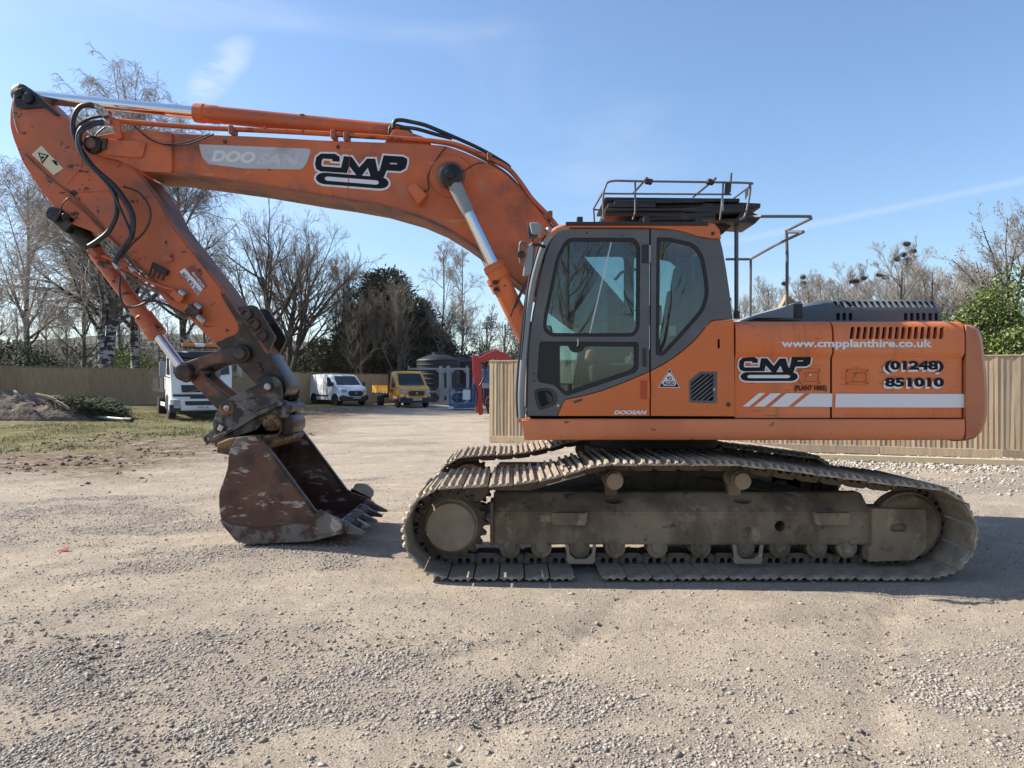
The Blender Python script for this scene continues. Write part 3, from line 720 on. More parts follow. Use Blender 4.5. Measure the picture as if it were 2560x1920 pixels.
undercarriage(6.5, -1, True); undercarriage(9.2, 1, False)
# car body between the tracks
bm = bmesh.new()
for sx in (-1, 1):
    for sy in (-1, 1):
        p0 = Vector((1.5, YC, .62)); p1 = Vector((1.5+sx*1.15, YC+sy*1.12, .47)); d_ = p1-p0
        rot = d_.to_track_quat('X', 'Z').to_matrix(); box_bm(bm, (p0+p1)/2, (d_.length, .5, .34), rot)
box_bm(bm, Vector((1.5, YC, .62)), (1.3, 1.3, .4))
bmesh.ops.bevel(bm, geom=bm.edges[:], offset=.02, segments=1, affect='EDGES')
cb = link('car_body', from_bm(bm), M['link'], exc)  # darker than the track frames: shade between the tracks put into its colour
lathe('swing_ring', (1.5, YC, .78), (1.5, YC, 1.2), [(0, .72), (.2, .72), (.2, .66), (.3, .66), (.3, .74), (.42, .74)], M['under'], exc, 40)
# a smear of dried mud standing on the near track
q = P(1505, 1140, 6.75)

# ---------------------------------------------------------------- house: skirt, doors, counterweight, hood
def extrude_x(name, prof, x0, x1, matl, parent, bevel=.0, close=True):
    bm = bmesh.new(); a = [bm.verts.new((x0, p[0], p[1])) for p in prof]; b = [bm.verts.new((x1, p[0], p[1])) for p in prof]; n = len(prof)
    for i in range(n): bm.faces.new((a[i], a[(i+1) % n], b[(i+1) % n], b[i]))
    bm.faces.new(a[::-1]); bm.faces.new(b); bmesh.ops.recalc_face_normals(bm, faces=bm.faces[:])
    if bevel: bmesh.ops.bevel(bm, geom=[e for e in bm.edges if e.calc_face_angle(0) > .5], offset=bevel, segments=2, affect='EDGES')
    return link(name, from_bm(bm), matl, parent, 35)
def zx(py, d=DN): return P(0, py, d).z
def xx(px, d=DN): return P(px, 0, d).x
zb, zs, zt = zx(1103), zx(1047), zx(802)
# main frame deck (dark), under the doors
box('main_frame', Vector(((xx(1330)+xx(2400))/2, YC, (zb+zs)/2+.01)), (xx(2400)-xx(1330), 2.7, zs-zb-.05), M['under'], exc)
pr = [(DN+.10, zb+.002), (DN+.035, zb+.012), (DN+.008, zb+.05), (DN, zb+.10), (DN, zs-.015), (DN+.01, zs-.004), (DN+.14, zs-.004), (DN+.14, zb+.002)]
sk = extrude_x('skirt', pr, xx(1303), xx(2412), M['orange_skirt'], exc, .0)
for v in sk.data.vertices:
    if v.co.x < xx(1310): v.co.x += max(0, (zs-v.co.z))*.16-.0
prf = [(2*YC-p[0], p[1]) for p in pr]
extrude_x('skirt', prf, xx(1303), xx(2412), M['orange_skirt'], exc)
box('front_beam', Vector((xx(1312)+.09, YC+.05, (zb+zs)/2)), (.12, 2.65, zs-zb-.03), M['orange_skirt'], exc, bevel=.02)
# door panels: upper part stands proud of the lower part, with a rolled top edge
def door_prof(y, s):
    z1 = zx(885); p = [(y, zs+.012), (y+.03*s, zs+.004)]
    o = [(.042, zs+.006), (.040, z1-.045), (.034, z1-.03), (.003, z1+.006), (.0, z1+.02), (.0, zt-.16), (.006, zt-.09), (.022, zt-.04), (.05, zt-.010), (.09, zt), (.30, zt+.004), (.30, zt-.03), (.05, zt-.05), (.05, zs+.006)]
    return [(y+s*a, b) for a, b in o]
gap = .009
d1 = extrude_x('side_door', door_prof(DN, 1), xx(1838)+gap, xx(2083)-gap, M['orange_door'], exc)
d2 = extrude_x('side_door', door_prof(DN, 1), xx(2083)+gap, xx(2414)-gap, M['orange_door'], exc)
d2['label'] = 'rear engine door with slanted louvre slots'
extrude_x('side_door', door_prof(2*YC-DN, -1), xx(1838)+gap, xx(2414)-gap, M['orange_door'], exc)
cuts = []
for i in range(15):
    x_ = 1800+(968+i*46.5)/2.91; y0, y1 = 700+338/2.91, 700+430/2.91
    w = 5.0; sl = 3.5
    ol = fillet([(x_-w+sl*.6, y0), (x_+w+sl*.6, y0), (x_+w-sl*1.2, y1), (x_-w-sl*1.2, y1)], 4.5, 3)
    me_ = curve_mesh([[(P(a, b, DN).x, P(a, b, DN).z) for a, b in ol]], .16); cuts.append(to_xz(me_, DN+.01))
boolean_cut(d2, cuts)
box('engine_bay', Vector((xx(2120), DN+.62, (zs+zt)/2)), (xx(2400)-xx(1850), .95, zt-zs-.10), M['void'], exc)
# top deck
box('top_deck', Vector((xx(2120), YC, zt-.035)), (xx(2412)-xx(1838), 2.36, .03), M['orange_door'], exc)
# door latches (pocket with frame, handle and lock button)
for x0, x1, y0, y1, dr in ((1998, 2051, 923, 960, d1), (2116, 2171, 924, 961, d2)):
    fr = slab('latch', fillet([(x0, y0), (x1, y0), (x1, y1), (x0, y1)], 2), DN+.035, DN+.028, DN+.046, M['orange_cab'], dr, holes=[fillet([(x0+6, y0+7), (x1-6, y0+7), (x1-6, y1-6), (x0+6, y1-6)], 2)], bevel=.002)
    slab('latch_handle', fillet([(x0+17, y0+8), (x1-7, y0+8), (x1-7, y1-7), (x0+17, y1-7)], 2), DN+.035, DN+.032, DN+.046, M['orange_cab'], dr, bevel=.003)
    q = P(x0+26, y0+14, DN+.03); cyl('lock_button', q+Vector((0, -.012, 0)), q+Vector((0, .01, 0)), .014, M['steel'], dr, bevel=.003)
    for a, b in ((x0+3, y0+3), (x1-3, y0+3), (x0+3, y1-3), (x1-3, y1-3)):
        q = P(a, b, DN+.027); cyl('screw', q+Vector((0, -.004, 0)), q+Vector((0, .004, 0)), .006, M['darksteel'], dr, seg=8)
# counterweight: bulging tail
prf = [(2416, 806), (2440, 808), (2456, 818), (2465, 836), (2469, 866), (2471, 892), (2476, 930), (2479, 985), (2478, 1040), (2474, 1060), (2464, 1082), (2448, 1099), (2432, 1106), (2416, 1107)]
ny_ = 18; rows = []
bm = bmesh.new(); xb = xx(2416)
for j in range(ny_+1):
    t = j/ny_; y_ = DN+.004+t*(3.0-.008); u = (t-.5)*2
    edge = 1-max(0, abs(u)-.90)/.10*.0
    bul = .30*(1-abs(u)**2.4)
    rr = []
    ins = 0.055*max(0, (abs(u)-.93)/.07)**2
    for k, (a, b) in enumerate(prf):
        q = P(a, b, DN); x_ = q.x
        if 0 < k < len(prf)-1: x_ = xb+max((x_-xb)-ins, .004)+bul*min(1, (x_-xb)/.1)
        zz = q.z-(ins*.5 if k < 4 else 0)+(ins*.5 if k > len(prf)-4 else 0)
        rr.append(bm.verts.new((x_, y_, zz)))
    rows.append(rr)
for a, b in zip(rows, rows[1:]):
    for i in range(len(prf)-1): bm.faces.new((a[i], b[i], b[i+1], a[i+1]))
    bm.faces.new((a[-1], b[-1], b[0], a[0]))
bm.faces.new(rows[0]); bm.faces.new(rows[-1][::-1]); bmesh.ops.recalc_face_normals(bm, faces=bm.faces[:])
M['cweight'] = mat('scuffed_counterweight_paint', (0.44, 0.15, 0.065), 0.55, layers=[((0.36, 0.10, 0.045), 1.3, 0.42, 0.7, 4), (DUST, 2.4, .5, .8, 6, (1, 1, 1), .45), ((.06, .035, .025), 5, .62, .70, 6, (2, 1, .8))])
cw = link('counterweight', from_bm(bm), M['cweight'], exc, 40)
# engine hood
DH = 7.0
hp = [(1962, 800), (1962, 777), (2000, 768), (2062, 747), (2330, 746), (2350, 750), (2366, 770), (2368, 800)]
def hx(px, py): q = P(px, py, DH); return q.x, q.z
bm = bmesh.new(); secs = []
hz0 = zt-.03
for y_, sh, sx in ((DH, -.085, .06), (DH+.10, 0, .0), (DH+1.35, 0, 0), (DH+1.45, -.085, .06)):
    rr = []
    for k, (a, b) in enumerate(hp):
        x_, z_ = hx(a, b); xm = hx(2165, 0)[0]
        z_ = max(z_, hz0) if k not in (0, 7) else hz0
        z_ = hz0+(z_-hz0)*(1+sh*3.5); x_ = xm+(x_-xm)*(1-sx)
        rr.append(bm.verts.new((x_, y_, z_)))
    secs.append(rr)
for a, b in zip(secs, secs[1:]):
    n = len(hp)
    for i in range(n): bm.faces.new((a[i], b[i], b[(i+1) % n], a[(i+1) % n]))
bm.faces.new(secs[0]); bm.faces.new(secs[-1][::-1]); bmesh.ops.recalc_face_normals(bm, faces=bm.faces[:])
bmesh.ops.bevel(bm, geom=bm.edges[:], offset=.012, segments=2, affect='EDGES')
hood = link('engine_hood', from_bm(bm), M['hood'], exc, 40)
cuts = []
for i in range(17):
    x_ = 1800+(848+i*44.3)/2.91; y0, y1 = 520+676/2.91, 520+726/2.91
    ol = fillet([(x_-5.2-2, y0), (x_+5.2-2, y0), (x_+5.2+2.5, y1), (x_-5.2+2.5, y1)], 4, 3)
    me_ = curve_mesh([[(P(a, b, DH+.05).x, P(a, b, DH+.05).z) for a, b in ol]], .2); cuts.append(to_xz(me_, DH+.05))
for x_ in [1800+v/2.91 for v in (860, 905, 950, 1352, 1396, 1440, 1484, 1530, 1574)]:
    ol = fillet([(x_-4.5, 782), (x_+4.5, 782), (x_+4.5, 801), (x_-4.5, 801)], 3, 2)
    me_ = curve_mesh([[(P(a, b, DH).x, P(a, b, DH).z) for a, b in ol]], .2); cuts.append(to_xz(me_, DH+.03))
boolean_cut(hood, cuts)
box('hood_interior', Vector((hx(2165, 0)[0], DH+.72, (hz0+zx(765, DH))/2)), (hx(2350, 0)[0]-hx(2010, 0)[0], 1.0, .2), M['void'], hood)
hp2 = [(1870, 800), (1874, 795), (1905, 783), (1960, 768), (2004, 752), (2004, 800)]
slab('hood_front', hp2, DH-.03, DH-.03, DH+1.3, M['hood_light'], exc, bevel=.02)
box('hood_hinge', P(1995, 778, DH-.27), (.07, .05, .13), M['black'], exc)

# ---------------------------------------------------------------- cab
KX, KY = 1290, 560
def cz(pts): return [(KX+p[0]/3.318, KY+p[1]/3.318)+((p[2]/3.318,) if len(p) > 2 else ()) for p in pts]
CN, CF = DN+.02, DN+1.02          # near and far faces of the cab
cab = empty('cab', P(1560, 1045, CN)); cab.parent = exc; cab.matrix_parent_inverse = Matrix.Translation(exc.location).inverted(); WROOT.add(cab.name)
win_up_raw = (cz([(420, 115, 60), (985, 115, 70), (1030, 180, 60), (1025, 870, 60), (980, 932, 60), (290, 932, 70), (225, 880, 60), (228, 790, 40), (335, 270, 60)]))
win_lo = fillet(cz([(195, 975), (1018, 980), (1016, 1205), (985, 1235), (425, 1424), (395, 1410), (320, 1332), (195, 1312), (178, 1280)]), 8, 4)
win_re_raw = (cz([(1168, 108), (1290, 116), (1480, 160, 60), (1552, 250, 60), (1592, 450, 90), (1602, 590, 60), (1560, 720, 60), (1350, 960, 90), (1220, 1095), (1160, 1085)]))
win_up = fillet(win_up_raw, 12, 5); win_re = fillet(win_re_raw, 8, 5)
door_dark = cz([(95, 1592), (108, 1020), (128, 860), (165, 640), (205, 420), (245, 260), (290, 140), (345, 72), (410, 42), (460, 37), (1107, 40), (1107, 1222), (985, 1275), (850, 1330), (700, 1385), (550, 1425), (405, 1455), (385, 1490), (342, 1592)])
door_or = cz([(346, 1592), (388, 1492), (407, 1459), (552, 1429), (702, 1389), (852, 1334), (987, 1279), (1107, 1226), (1107, 1592)])
cd = slab('cab_door', door_dark, CN, CN, CN+.06, M['charcoal'], cab, holes=[win_up, win_lo], bevel=.006)
slab('door_panel', door_or, CN, CN-.003, CN+.05, M['orange_cab'], cd, bevel=.004)
rear_dark = cz([(1119, 40), (1300, 48), (1400, 66), (1490, 100), (1560, 118), (1694, 126), (1716, 215), (1745, 380), (1775, 580), (1800, 788), (1640, 796), (1610, 808), (1570, 850), (1510, 930), (1440, 1000), (1330, 1090), (1225, 1160), (1119, 1216)])
rear_or = cz([(1119, 1221), (1227, 1165), (1333, 1095), (1444, 1005), (1514, 935), (1574, 856), (1612, 814), (1642, 801), (1806, 794), (1816, 1596), (1119, 1592)])
rs = slab('rear_side_frame', rear_dark, CN, CN, CN+.06, M['charcoal'], cab, holes=[win_re], bevel=.006)
vent_hole = fillet(cz([(1436, 1300), (1520, 1226), (1668, 1226), (1664, 1486), (1436, 1480)]), 4)
slot_hole = fillet(cz([(1672, 955), (1692, 955), (1692, 1032), (1672, 1032)]), 3)
ro_ = slab('rear_side_panel', rear_or, CN, CN-.003, CN+.05, M['orange_cab'], cab, holes=[vent_hole, slot_hole], bevel=.004)
slab('slot_backing', fillet(cz([(1660, 940), (1704, 940), (1704, 1046), (1660, 1046)]), 3), CN, CN+.07, CN+.08, M['void'], ro_, bevel=0)
# window rubbers and panes
def inset(raw, k):
    "parallel outline, k pixels inside"
    n = len(raw); area = sum(raw[i-1][0]*raw[i][1]-raw[i][0]*raw[i-1][1] for i in range(n)); sg = 1 if area > 0 else -1; out = []
    for i in range(n):
        a = Vector(raw[i-1][:2]); p = Vector(raw[i][:2]); b = Vector(raw[(i+1) % n][:2])
        t1 = (p-a).normalized(); t2 = (b-p).normalized(); n1 = Vector((-t1.y, t1.x))*sg; n2 = Vector((-t2.y, t2.x))*sg
        m_ = (n1+n2); m_ = m_/max(m_.length_squared, .3)*2
        q = p+m_*k
        out.append((q.x, q.y)+((max(raw[i][2]-k*.4, 2),) if len(raw[i]) > 2 else ()))
    return out
def offs(px, k):
    cx = sum(p[0] for p in px)/len(px); cy = sum(p[1] for p in px)/len(px)
    out = []; n = len(px)
    for i in range(n):
        a = Vector(px[i-1]); b = Vector(px[(i+1) % n]); t = (b-a)
        if t.length < 1e-6: out.append(px[i]); continue
        t.normalize(); nn = Vector((-t.y, t.x))
        if nn.dot(Vector((cx, cy))-Vector(px[i])) < 0: nn = -nn
        out.append((px[i][0]+nn.x*k, px[i][1]+nn.y*k))
    return out
slab('window_rubber', win_up, CN, CN+.004, CN+.035, M['gasket'], cd, holes=[fillet(inset(win_up_raw, 8.5), 9, 5)], bevel=.005)
slab('window_pane', fillet(inset(win_up_raw, 5), 10, 4), CN, CN+.016, CN+.020, M['glass'], cd, bevel=0)
inner_lo = fillet(cz([(365, 1010), (432, 1010), (455, 1050), (490, 1066), (545, 1060), (575, 1020), (600, 1013), (986, 1015), (986, 1180), (950, 1212), (410, 1392), (365, 1340)]), 3, 3)
slab('window_rubber', win_lo, CN, CN+.004, CN+.03, M['gasket'], cd, holes=[inner_lo], bevel=.004)
slab('window_pane', offs(win_lo, 6), CN, CN+.032, CN+.036, M['glass'], cd, bevel=0)
slab('window_rubber', win_re, CN, CN+.004, CN+.035, M['gasket'], rs, holes=[fillet(inset(win_re_raw, 8.5), 5, 5)], bevel=.005)
slab('window_pane', fillet(inset(win_re_raw, 5), 6, 4), CN, CN+.016, CN+.020, M['glass'], rs, bevel=0)
tube('window_bar', [P(KX+790/3.318, KY+150/3.318, CN+.012), P(KX+612/3.318, KY+905/3.318, CN+.012)], .006, M['steel'], cd, 6)
# front pillar and windscreen, far side, roof, floor, back
front = [(1297, 1043), (1295, 1000), (1296, 955), (1302, 880), (1311, 790), (1322, 720), (1334, 668), (1350, 617), (1368, 588), (1390, 571), (1416, 566)]
ptube('front_pillar', [(a+7, b+3) for a, b in front], CN+.028, .034, M['hood_light'], cab, 4, 10)
ptube('front_seal', [(a-3, b) for a, b in front[:-2]], CN+.02, .012, M['black'], cab, 4, 6)
tube('front_pillar', [Vector((P(a+7, b+3, CN+.028).x, CF-.03, P(a+7, b+3, CN+.028).z)) for a, b in front], .034, M['charcoal'], cab, 10, 4)
V = []; Fc = []
fr_pts = [P(a+4, b, CN) for a, b in front[1:-1]]
for q in fr_pts: V += [(q.x, CN+.05, q.z), (q.x, CF-.03, q.z)]
for i in range(len(fr_pts)-1): Fc.append((2*i, 2*i+1, 2*i+3, 2*i+2))
me_ = bpy.data.meshes.new('m'); me_.from_pydata(V, [], Fc); me_.update(); link('windscreen', me_, M['glass'], cab)
far_out = cz([(95, 1592), (108, 1020), (165, 640), (245, 260), (345, 72), (460, 37), (1694, 60), (1745, 380), (1816, 800), (1816, 1592)])
far_w1 = fillet(cz([(420, 110), (1040, 110), (1040, 900), (600, 960), (560, 1330), (250, 1300), (235, 790), (335, 270)]), 14)
far_w2 = fillet(cz([(1130, 110), (1480, 150), (1580, 250), (1640, 700), (1450, 1000), (1130, 1000)]), 14)
slab('far_side_frame', far_out, CN, CF-.05, CF, M['charcoal'], cab, holes=[far_w1, far_w2], bevel=.005)
slab('window_pane', far_w1, CN, CF-.03, CF-.026, M['glass'], cab, bevel=0); slab('window_pane', far_w2, CN, CF-.03, CF-.026, M['glass'], cab, bevel=0)
roof_px = [(1360, 597), (1372, 582), (1392, 568), (1414, 561), (1500, 557), (1770, 557), (1788, 561), (1799, 574), (1803, 596), (1790, 597), (1772, 596), (1740, 590), (1710, 580), (1680, 574), (1620, 570), (1440, 569), (1412, 570), (1394, 577), (1380, 588)]
slab('roof', roof_px, CN, CN-.012, CF+.01, M['orange_cab'], cab, bevel=.014)
slab('roof_lining', [(1385, 577), (1400, 569), (1420, 566), (1780, 566), (1795, 580), (1390, 583)], CN, CN+.06, CF-.05, M['seat'], cab, bevel=0)
slab('rain_gutter', [(1414, 556), (1769, 556), (1769, 565), (1414, 565)], CN, CN-.03, CN+.0, M['black'], cab, bevel=.004)
q = P(1782, 584, CN-.012); cyl('bolt', q+Vector((0, -.012, 0)), q+Vector((0, .005, 0)), .014, M['black'], cab, seg=10)
zc0 = zx(1045, CN)
box('cab_floor', Vector(((xx(1310)+xx(1830))/2, (CN+CF)/2, zc0+.04)), (xx(1830)-xx(1310)-.04, .86, .06), M['black'], cab)
bk = [P(1814, 640, CN), P(1833, 800, CN), P(1835, 1042, CN), P(1803, 600, CN)]
plate('rear_window', [Vector((P(1800, 600, CN).x-.01, CN+.06, P(0, 600, CN).z)), Vector((P(1800, 600, CN).x-.01, CF-.06, P(0, 600, CN).z)), Vector((P(1829, 795, CN).x-.01, CF-.06, P(0, 795, CN).z)), Vector((P(1829, 795, CN).x-.01, CN+.06, P(0, 795, CN).z))], .006, M['glass'], cab)
box('rear_bulkhead', Vector((P(1832, 920, CN).x-.02, (CN+CF)/2, (P(0, 800, CN).z+zc0)/2)), (.03, .86, P(0, 800, CN).z-zc0), M['seat'], cab)
# interior
def bxp(name, px0, py0, px1, py1, y0, y1, m_, rot=0):
    d_ = CN; a = P(px0, py0, d_); b = P(px1, py1, d_)
    return box(name, Vector(((a.x+b.x)/2, (y0+y1)/2, (a.z+b.z)/2)), (abs(b.x-a.x), y1-y0, abs(b.z-a.z)), M[m_], cab, Matrix.Rotation(rot, 3, 'Y') if rot else None, .03, 3)
bxp('seat_cushion', 1590, 884, 1770, 920, CN+.28, CN+.80, 'seat'); bxp('seat_back', 1700, 700, 1745, 890, CN+.28, CN+.80, 'seat', .16)
bxp('head_rest', 1722, 640, 1758, 705, CN+.38, CN+.70, 'seat', .16); bxp('seat_base', 1620, 920, 1750, 1035, CN+.3, CN+.78, 'black')
bxp('console', 1480, 905, 1680, 950, CN+.10, CN+.26, 'seat', -.06); bxp('console', 1480, 905, 1680, 950, CN+.80, CN+.93, 'seat', -.06)
bxp('dashboard', 1350, 800, 1400, 1010, CN+.60, CN+.92, 'black', -.1)
tube('joystick', [P(1500, 905, CN+.18), P(1492, 880, CN+.18)], .016, M['black'], cab, 8); bxp('glove', 1468, 872, 1490, 902, CN+.10, CN+.2, 'tan', .2)
tube('control_lever', [P(1492, 880, CN+.18), P(1505, 920, CN+.18), P(1520, 965, CN+.2)], .014, M['red'], cab, 8)
for x_ in (1430, 1450): tube('travel_lever', [P(x_, 990, CN+.5), P(x_+8, 930, CN+.5), P(x_+20, 880, CN+.5)], .014, M['black'], cab, 8)
tube('grab_bar', [P(1580, 880, CN+.14), P(1574, 900, CN+.14), P(1555, 925, CN+.14)], .009, M['steel'], cab, 6)
tube('grab_handle', [P(1538, 700, CF-.09), P(1552, 682, CF-.09), P(1570, 675, CF-.09), P(1592, 674, CF-.09)], .014, M['rail'], cab, 8)
tube('wiper_arm', [P(1478, 812, CF-.07), P(1540, 790, CF-.07), P(1590, 775, CF-.07)], .006, M['black'], cab, 6)
slab('notice', fillet(cz([(1270, 843), (1330, 843), (1330, 925), (1268, 925)]), 1), CN, CN+.021, CN+.022, M['decal_white'], rs, bevel=0)
slab('notice', fillet(cz([(1222, 580), (1392, 580), (1392, 770), (1225, 770)]), 1), CN, CN+.93, CN+.94, M['decal_pale'], cab, bevel=0)
slab('notice', fillet(cz([(812, 1212), (850, 1210), (852, 1255), (820, 1258)]), 1), CN, CN+.3, CN+.302, M['decal_white'], cab, bevel=0)
# hinges, handle pocket, small fittings on the cab side
slab('hinge', fillet(cz([(1045, 172), (1108, 172), (1108, 325), (1045, 325)]), 3), CN, CN-.012, CN, M['black'], cab, bevel=.004)
q0, q1 = P(KX+1112/3.318, KY+175/3.318, CN-.012), P(KX+1112/3.318, KY+318/3.318, CN-.012); cyl('hinge_pin', q0, q1, .011, M['hood_light'], cab, seg=10)
slab('hinge', fillet(cz([(1035, 1302), (1086, 1300), (1086, 1452), (1035, 1448)]), 3), CN, CN-.014, CN-.002, M['red'], cab, bevel=.004)
q0, q1 = P(KX+1098/3.318, KY+1302/3.318, CN-.014), P(KX+1098/3.318, KY+1448/3.318, CN-.014); cyl('hinge_pin', q0, q1, .012, M['orange_cab'], cab, seg=10)
hp_ = fillet(cz([(150, 1385), (190, 1362), (285, 1362), (335, 1400), (348, 1445), (325, 1500), (195, 1550), (165, 1480)]), 10, 4)
hpk = slab('handle_pocket', hp_, CN, CN-.006, CN, M['black'], cd, holes=[fillet(cz([(180, 1400), (200, 1385), (275, 1385), (300, 1410), (308, 1470), (205, 1520)]), 6)], bevel=.004)
slab('pocket_bottom', offs(hp_, 2), CN, CN-.0015, CN-.0005, M['void'], cd, bevel=0)
slab('door_handle', fillet(cz([(238, 1392), (272, 1400), (300, 1440), (300, 1475), (262, 1480)]), 6), CN, CN-.008, CN-.002, M['black'], cd, bevel=.002)
q = P(KX+348/3.318, KY+1506/3.318, CN); cyl('door_lock', q+Vector((0, -.008, 0)), q, .012, M['steel'], cd, seg=12)
for a, b in ((588, 75), (880, 95), (150, 1240), (150, 1300)):
    q = P(KX+a/3.318, KY+b/3.318, CN); cyl('bolt', q+Vector((0, -.004, 0)), q+Vector((0, .002, 0)), .009, M['black'], cd, seg=8)
q = P(KX+1760/3.318, KY+1497/3.318, CN); cyl('bolt', q+Vector((0, -.012, 0)), q, .018, M['black'], ro_, seg=10)
slab('door_stay', fillet(cz([(475, 1472), (548, 1448), (552, 1462), (480, 1488)]), 2), CN, CN-.014, CN-.004, M['darksteel'], cd, bevel=.003)
slab('door_stay', fillet(cz([(1052, 1030), (1078, 1030), (1082, 1185), (1050, 1185)]), 4), CN, CN-.010, CN-.001, M['black'], cd, bevel=.003)
tube('window_latch', [P(KX+512/3.318, KY+955/3.318, CN-.02), P(KX+514/3.318, KY+1000/3.318, CN-.02), P(KX+505/3.318, KY+1012/3.318, CN-.01)], .006, M['steel'], cd, 6)
# ventilation grille with slanting bars
vg = slab('vent_grille', vent_hole, CN, CN-.002, CN+.03, M['charcoal'], ro_, holes=[fillet(cz([(1452, 1310), (1530, 1246), (1640, 1246), (1638, 1466), (1452, 1462)]), 4)], bevel=.004)
slab('grille_backing', vent_hole, CN, CN+.052, CN+.056, M['void'], ro_, bevel=0)
for k in range(8):
    off = k*36-30
    a = (1446, 1350+off); b = (1646, 1350+off-165)
    a2 = (a[0]+max(0, (a[1]-1466))*1.21, min(a[1], 1466)); b2 = (b[0]-max(0, (1246-b[1]))*1.21, max(b[1], 1246))
    if b2[0]-a2[0] < 25: continue
    tube('louvre', [P(KX+a2[0]/3.318, KY+a2[1]/3.318, CN+.012), P(KX+b2[0]/3.318, KY+b2[1]/3.318, CN+.012)], .0085, M['charcoal'], ro_, 6)
q = P(KX+1642/3.318, KY+1372/3.318, CN-.004); cyl('screw', q+Vector((0, -.006, 0)), q+Vector((0, .004, 0)), .010, M['steel'], ro_, seg=10)
# safety sticker
slab('sticker', fillet(cz([(1272, 1197), (1360, 1358), (1178, 1356)]), 1.5), CN, CN-.0052, CN-.0032, M['decal_white'], ro_, bevel=0)
slab('sticker_border', cz([(1272, 1204), (1352, 1353), (1187, 1351)]), CN, CN-.0068, CN-.0058, M['decal_black'], ro_, bevel=0, holes=[cz([(1262, 1232), (1283, 1232), (1330, 1318), (1318, 1342), (1222, 1341), (1208, 1318)])])
def clet(n, body, x0, x1, yb, yt, m_, par, **k): return lettering(n, body, KX+x0/3.318, KX+x1/3.318, KY+yb/3.318, KY+yt/3.318, CN-.0075, M[m_], par, **k)
clet('lettering', '92', 1252, 1294, 1296, 1264, 'decal_black', ro_, bold=.025); clet('lettering', 'AG3D', 1222, 1318, 1336, 1302, 'decal_black', ro_, bold=.03)
clet('lettering', 'DOOSAN', 812, 1086, 1580, 1546, 'decal_white', cd, bold=.05, shear=.25)
# work lamp, mirror and brackets ahead of the front pillar
lm = box('work_lamp', P(1332, 577, CN+.10), (.085, .13, .12), M['black'], cab, Matrix.Rotation(-.1, 3, 'Y'), .015, 2)
slab('lamp_shell', fillet([(1323, 556), (1348, 555), (1356, 566), (1356, 584), (1330, 585)], 5), CN, CN+.0, CN+.16, M['hood_light'], cab, bevel=.01)
cyl('lamp', P(1368, 579, CN+.06), P(1376, 573, CN+.02), .03, M['steel'], cab, seg=12, bevel=.008)
mp_ = fillet([(1319, 615, 6), (1332, 604, 4), (1334, 625, 4), (1330, 672, 6), (1325, 688, 4), (1306, 693, 6), (1312, 650, 4)], 4)
slab('mirror', mp_, CN-.10, CN-.12, CN-.085, M['hood_light'], cab, bevel=.012)
ptube('mirror_bracket', [(1316, 618), (1308, 606), (1301, 610), (1300, 640), (1302, 658)], CN-.11, .013, M['rail'], cab, 4)
cyl('mirror_clamp', P(1303, 636, CN-.14), P(1303, 636, CN-.06), .034, M['darksteel'], cab, seg=14, bevel=.008)
ptube('mirror_bracket', [(1332, 612, CN-.1), (1345, 612, CN-.06), (1362, 617, CN)], CN, .014, M['black'], cab, 3)
ptube('front_grab_rail', [(1330, 590), (1333, 640), (1320, 720), (1309, 830), (1302, 900)], CN-.03, .008, M['black'], cab, 4)
# roof rack, rails
GRD = M['rail']; rk = ptube('roof_rack', [(1510, 548), (1508, 530), (1508, 492), (1513, 468), (1528, 453), (1600, 453), (1860, 457), (1873, 461), (1876, 470), (1872, 500), (1862, 540), (1850, 549)], CN+.12, .010, GRD, exc, 4)
def rr_(pts, r=.0085, m_=GRD): return ptube('rack_bar', pts, CN+.12, r, m_, rk, 1)
rr_([(1509, 484), (1828, 486)]); rr_([(1588, 455), (1588, 530), (1582, 549)]); rr_([(1808, 458), (1806, 495), (1800, 549)])
rr_([(1509, 478, CN+.12), (1484, 522, CN+.78)]); rr_([(1484, 522, CN+.78), (1486, 556, CN+.78)]); rr_([(1484, 524, CN+.78), (1503, 525, CN+.78)])
rr_([(1874, 466, CN+.12), (1834, 496, CN+.6)])
rr_([(1582, 484, CN+.6), (1617, 445, CN+.0)], .011); rr_([(1733, 492, CN+.6), (1789, 446, CN+.0)], .011)
for a, b in ((1622, 454), (1776, 455)): box('rack_clamp', P(a, b, CN+.08), (.06, .06, .04), M['darksteel'], rk, Matrix.Rotation(.2, 3, 'Y'))
slab('rack_plate', [(1812, 457), (1826, 456), (1824, 486), (1810, 487)], CN+.1, CN+.09, CN+.10, M['darksteel'], rk); rr_([(1828, 433), (1824, 480)], .012)
slab('rack_reflector', fillet([(1862, 474), (1872, 470), (1870, 488), (1862, 501)], 2), CN+.1, CN+.09, CN+.10, M['hood_light'], rk)
rr_([(1806, 495), (1806, 527)], .012, M['hood_light'])
for a in (1449, 1614, 1745): box('roof_bracket', P(a, 551, CN+.05), (.05, .08, .05), M['black'], cab)
hr = ptube('handrail', [(1905, 541), (2016, 541), (2026, 543), (2028, 547)], 6.5, .014, GRD, exc, 3)
def hrb(pts, r=.014): return ptube('handrail_tube', pts, 7.1, r, GRD, hr, 1)
hrb([(2028, 546, 6.5), (1966, 577, 7.1)]); hrb([(1966, 574, 7.1), (1968, 640, 7.1), (1967, 800, 7.1)], .016)
hrb([(1972, 580, 7.0), (2008, 580, 6.7)], .016); hrb([(2008, 580, 6.55), (1940, 612, 7.1), (1876, 648, 7.85)]); hrb([(1876, 648, 7.85), (1814, 648, 7.85)])
hrb([(1877, 646, 7.85), (1876, 795, 7.85)]); hrb([(1841, 545, 6.75), (1841, 790, 6.75)], .020); box('post_foot', P(1841, 787, 6.75), (.045, .045, .07), M['black'], hr)
hrb([(1841, 545, 6.75), (1905, 541, 6.5)])
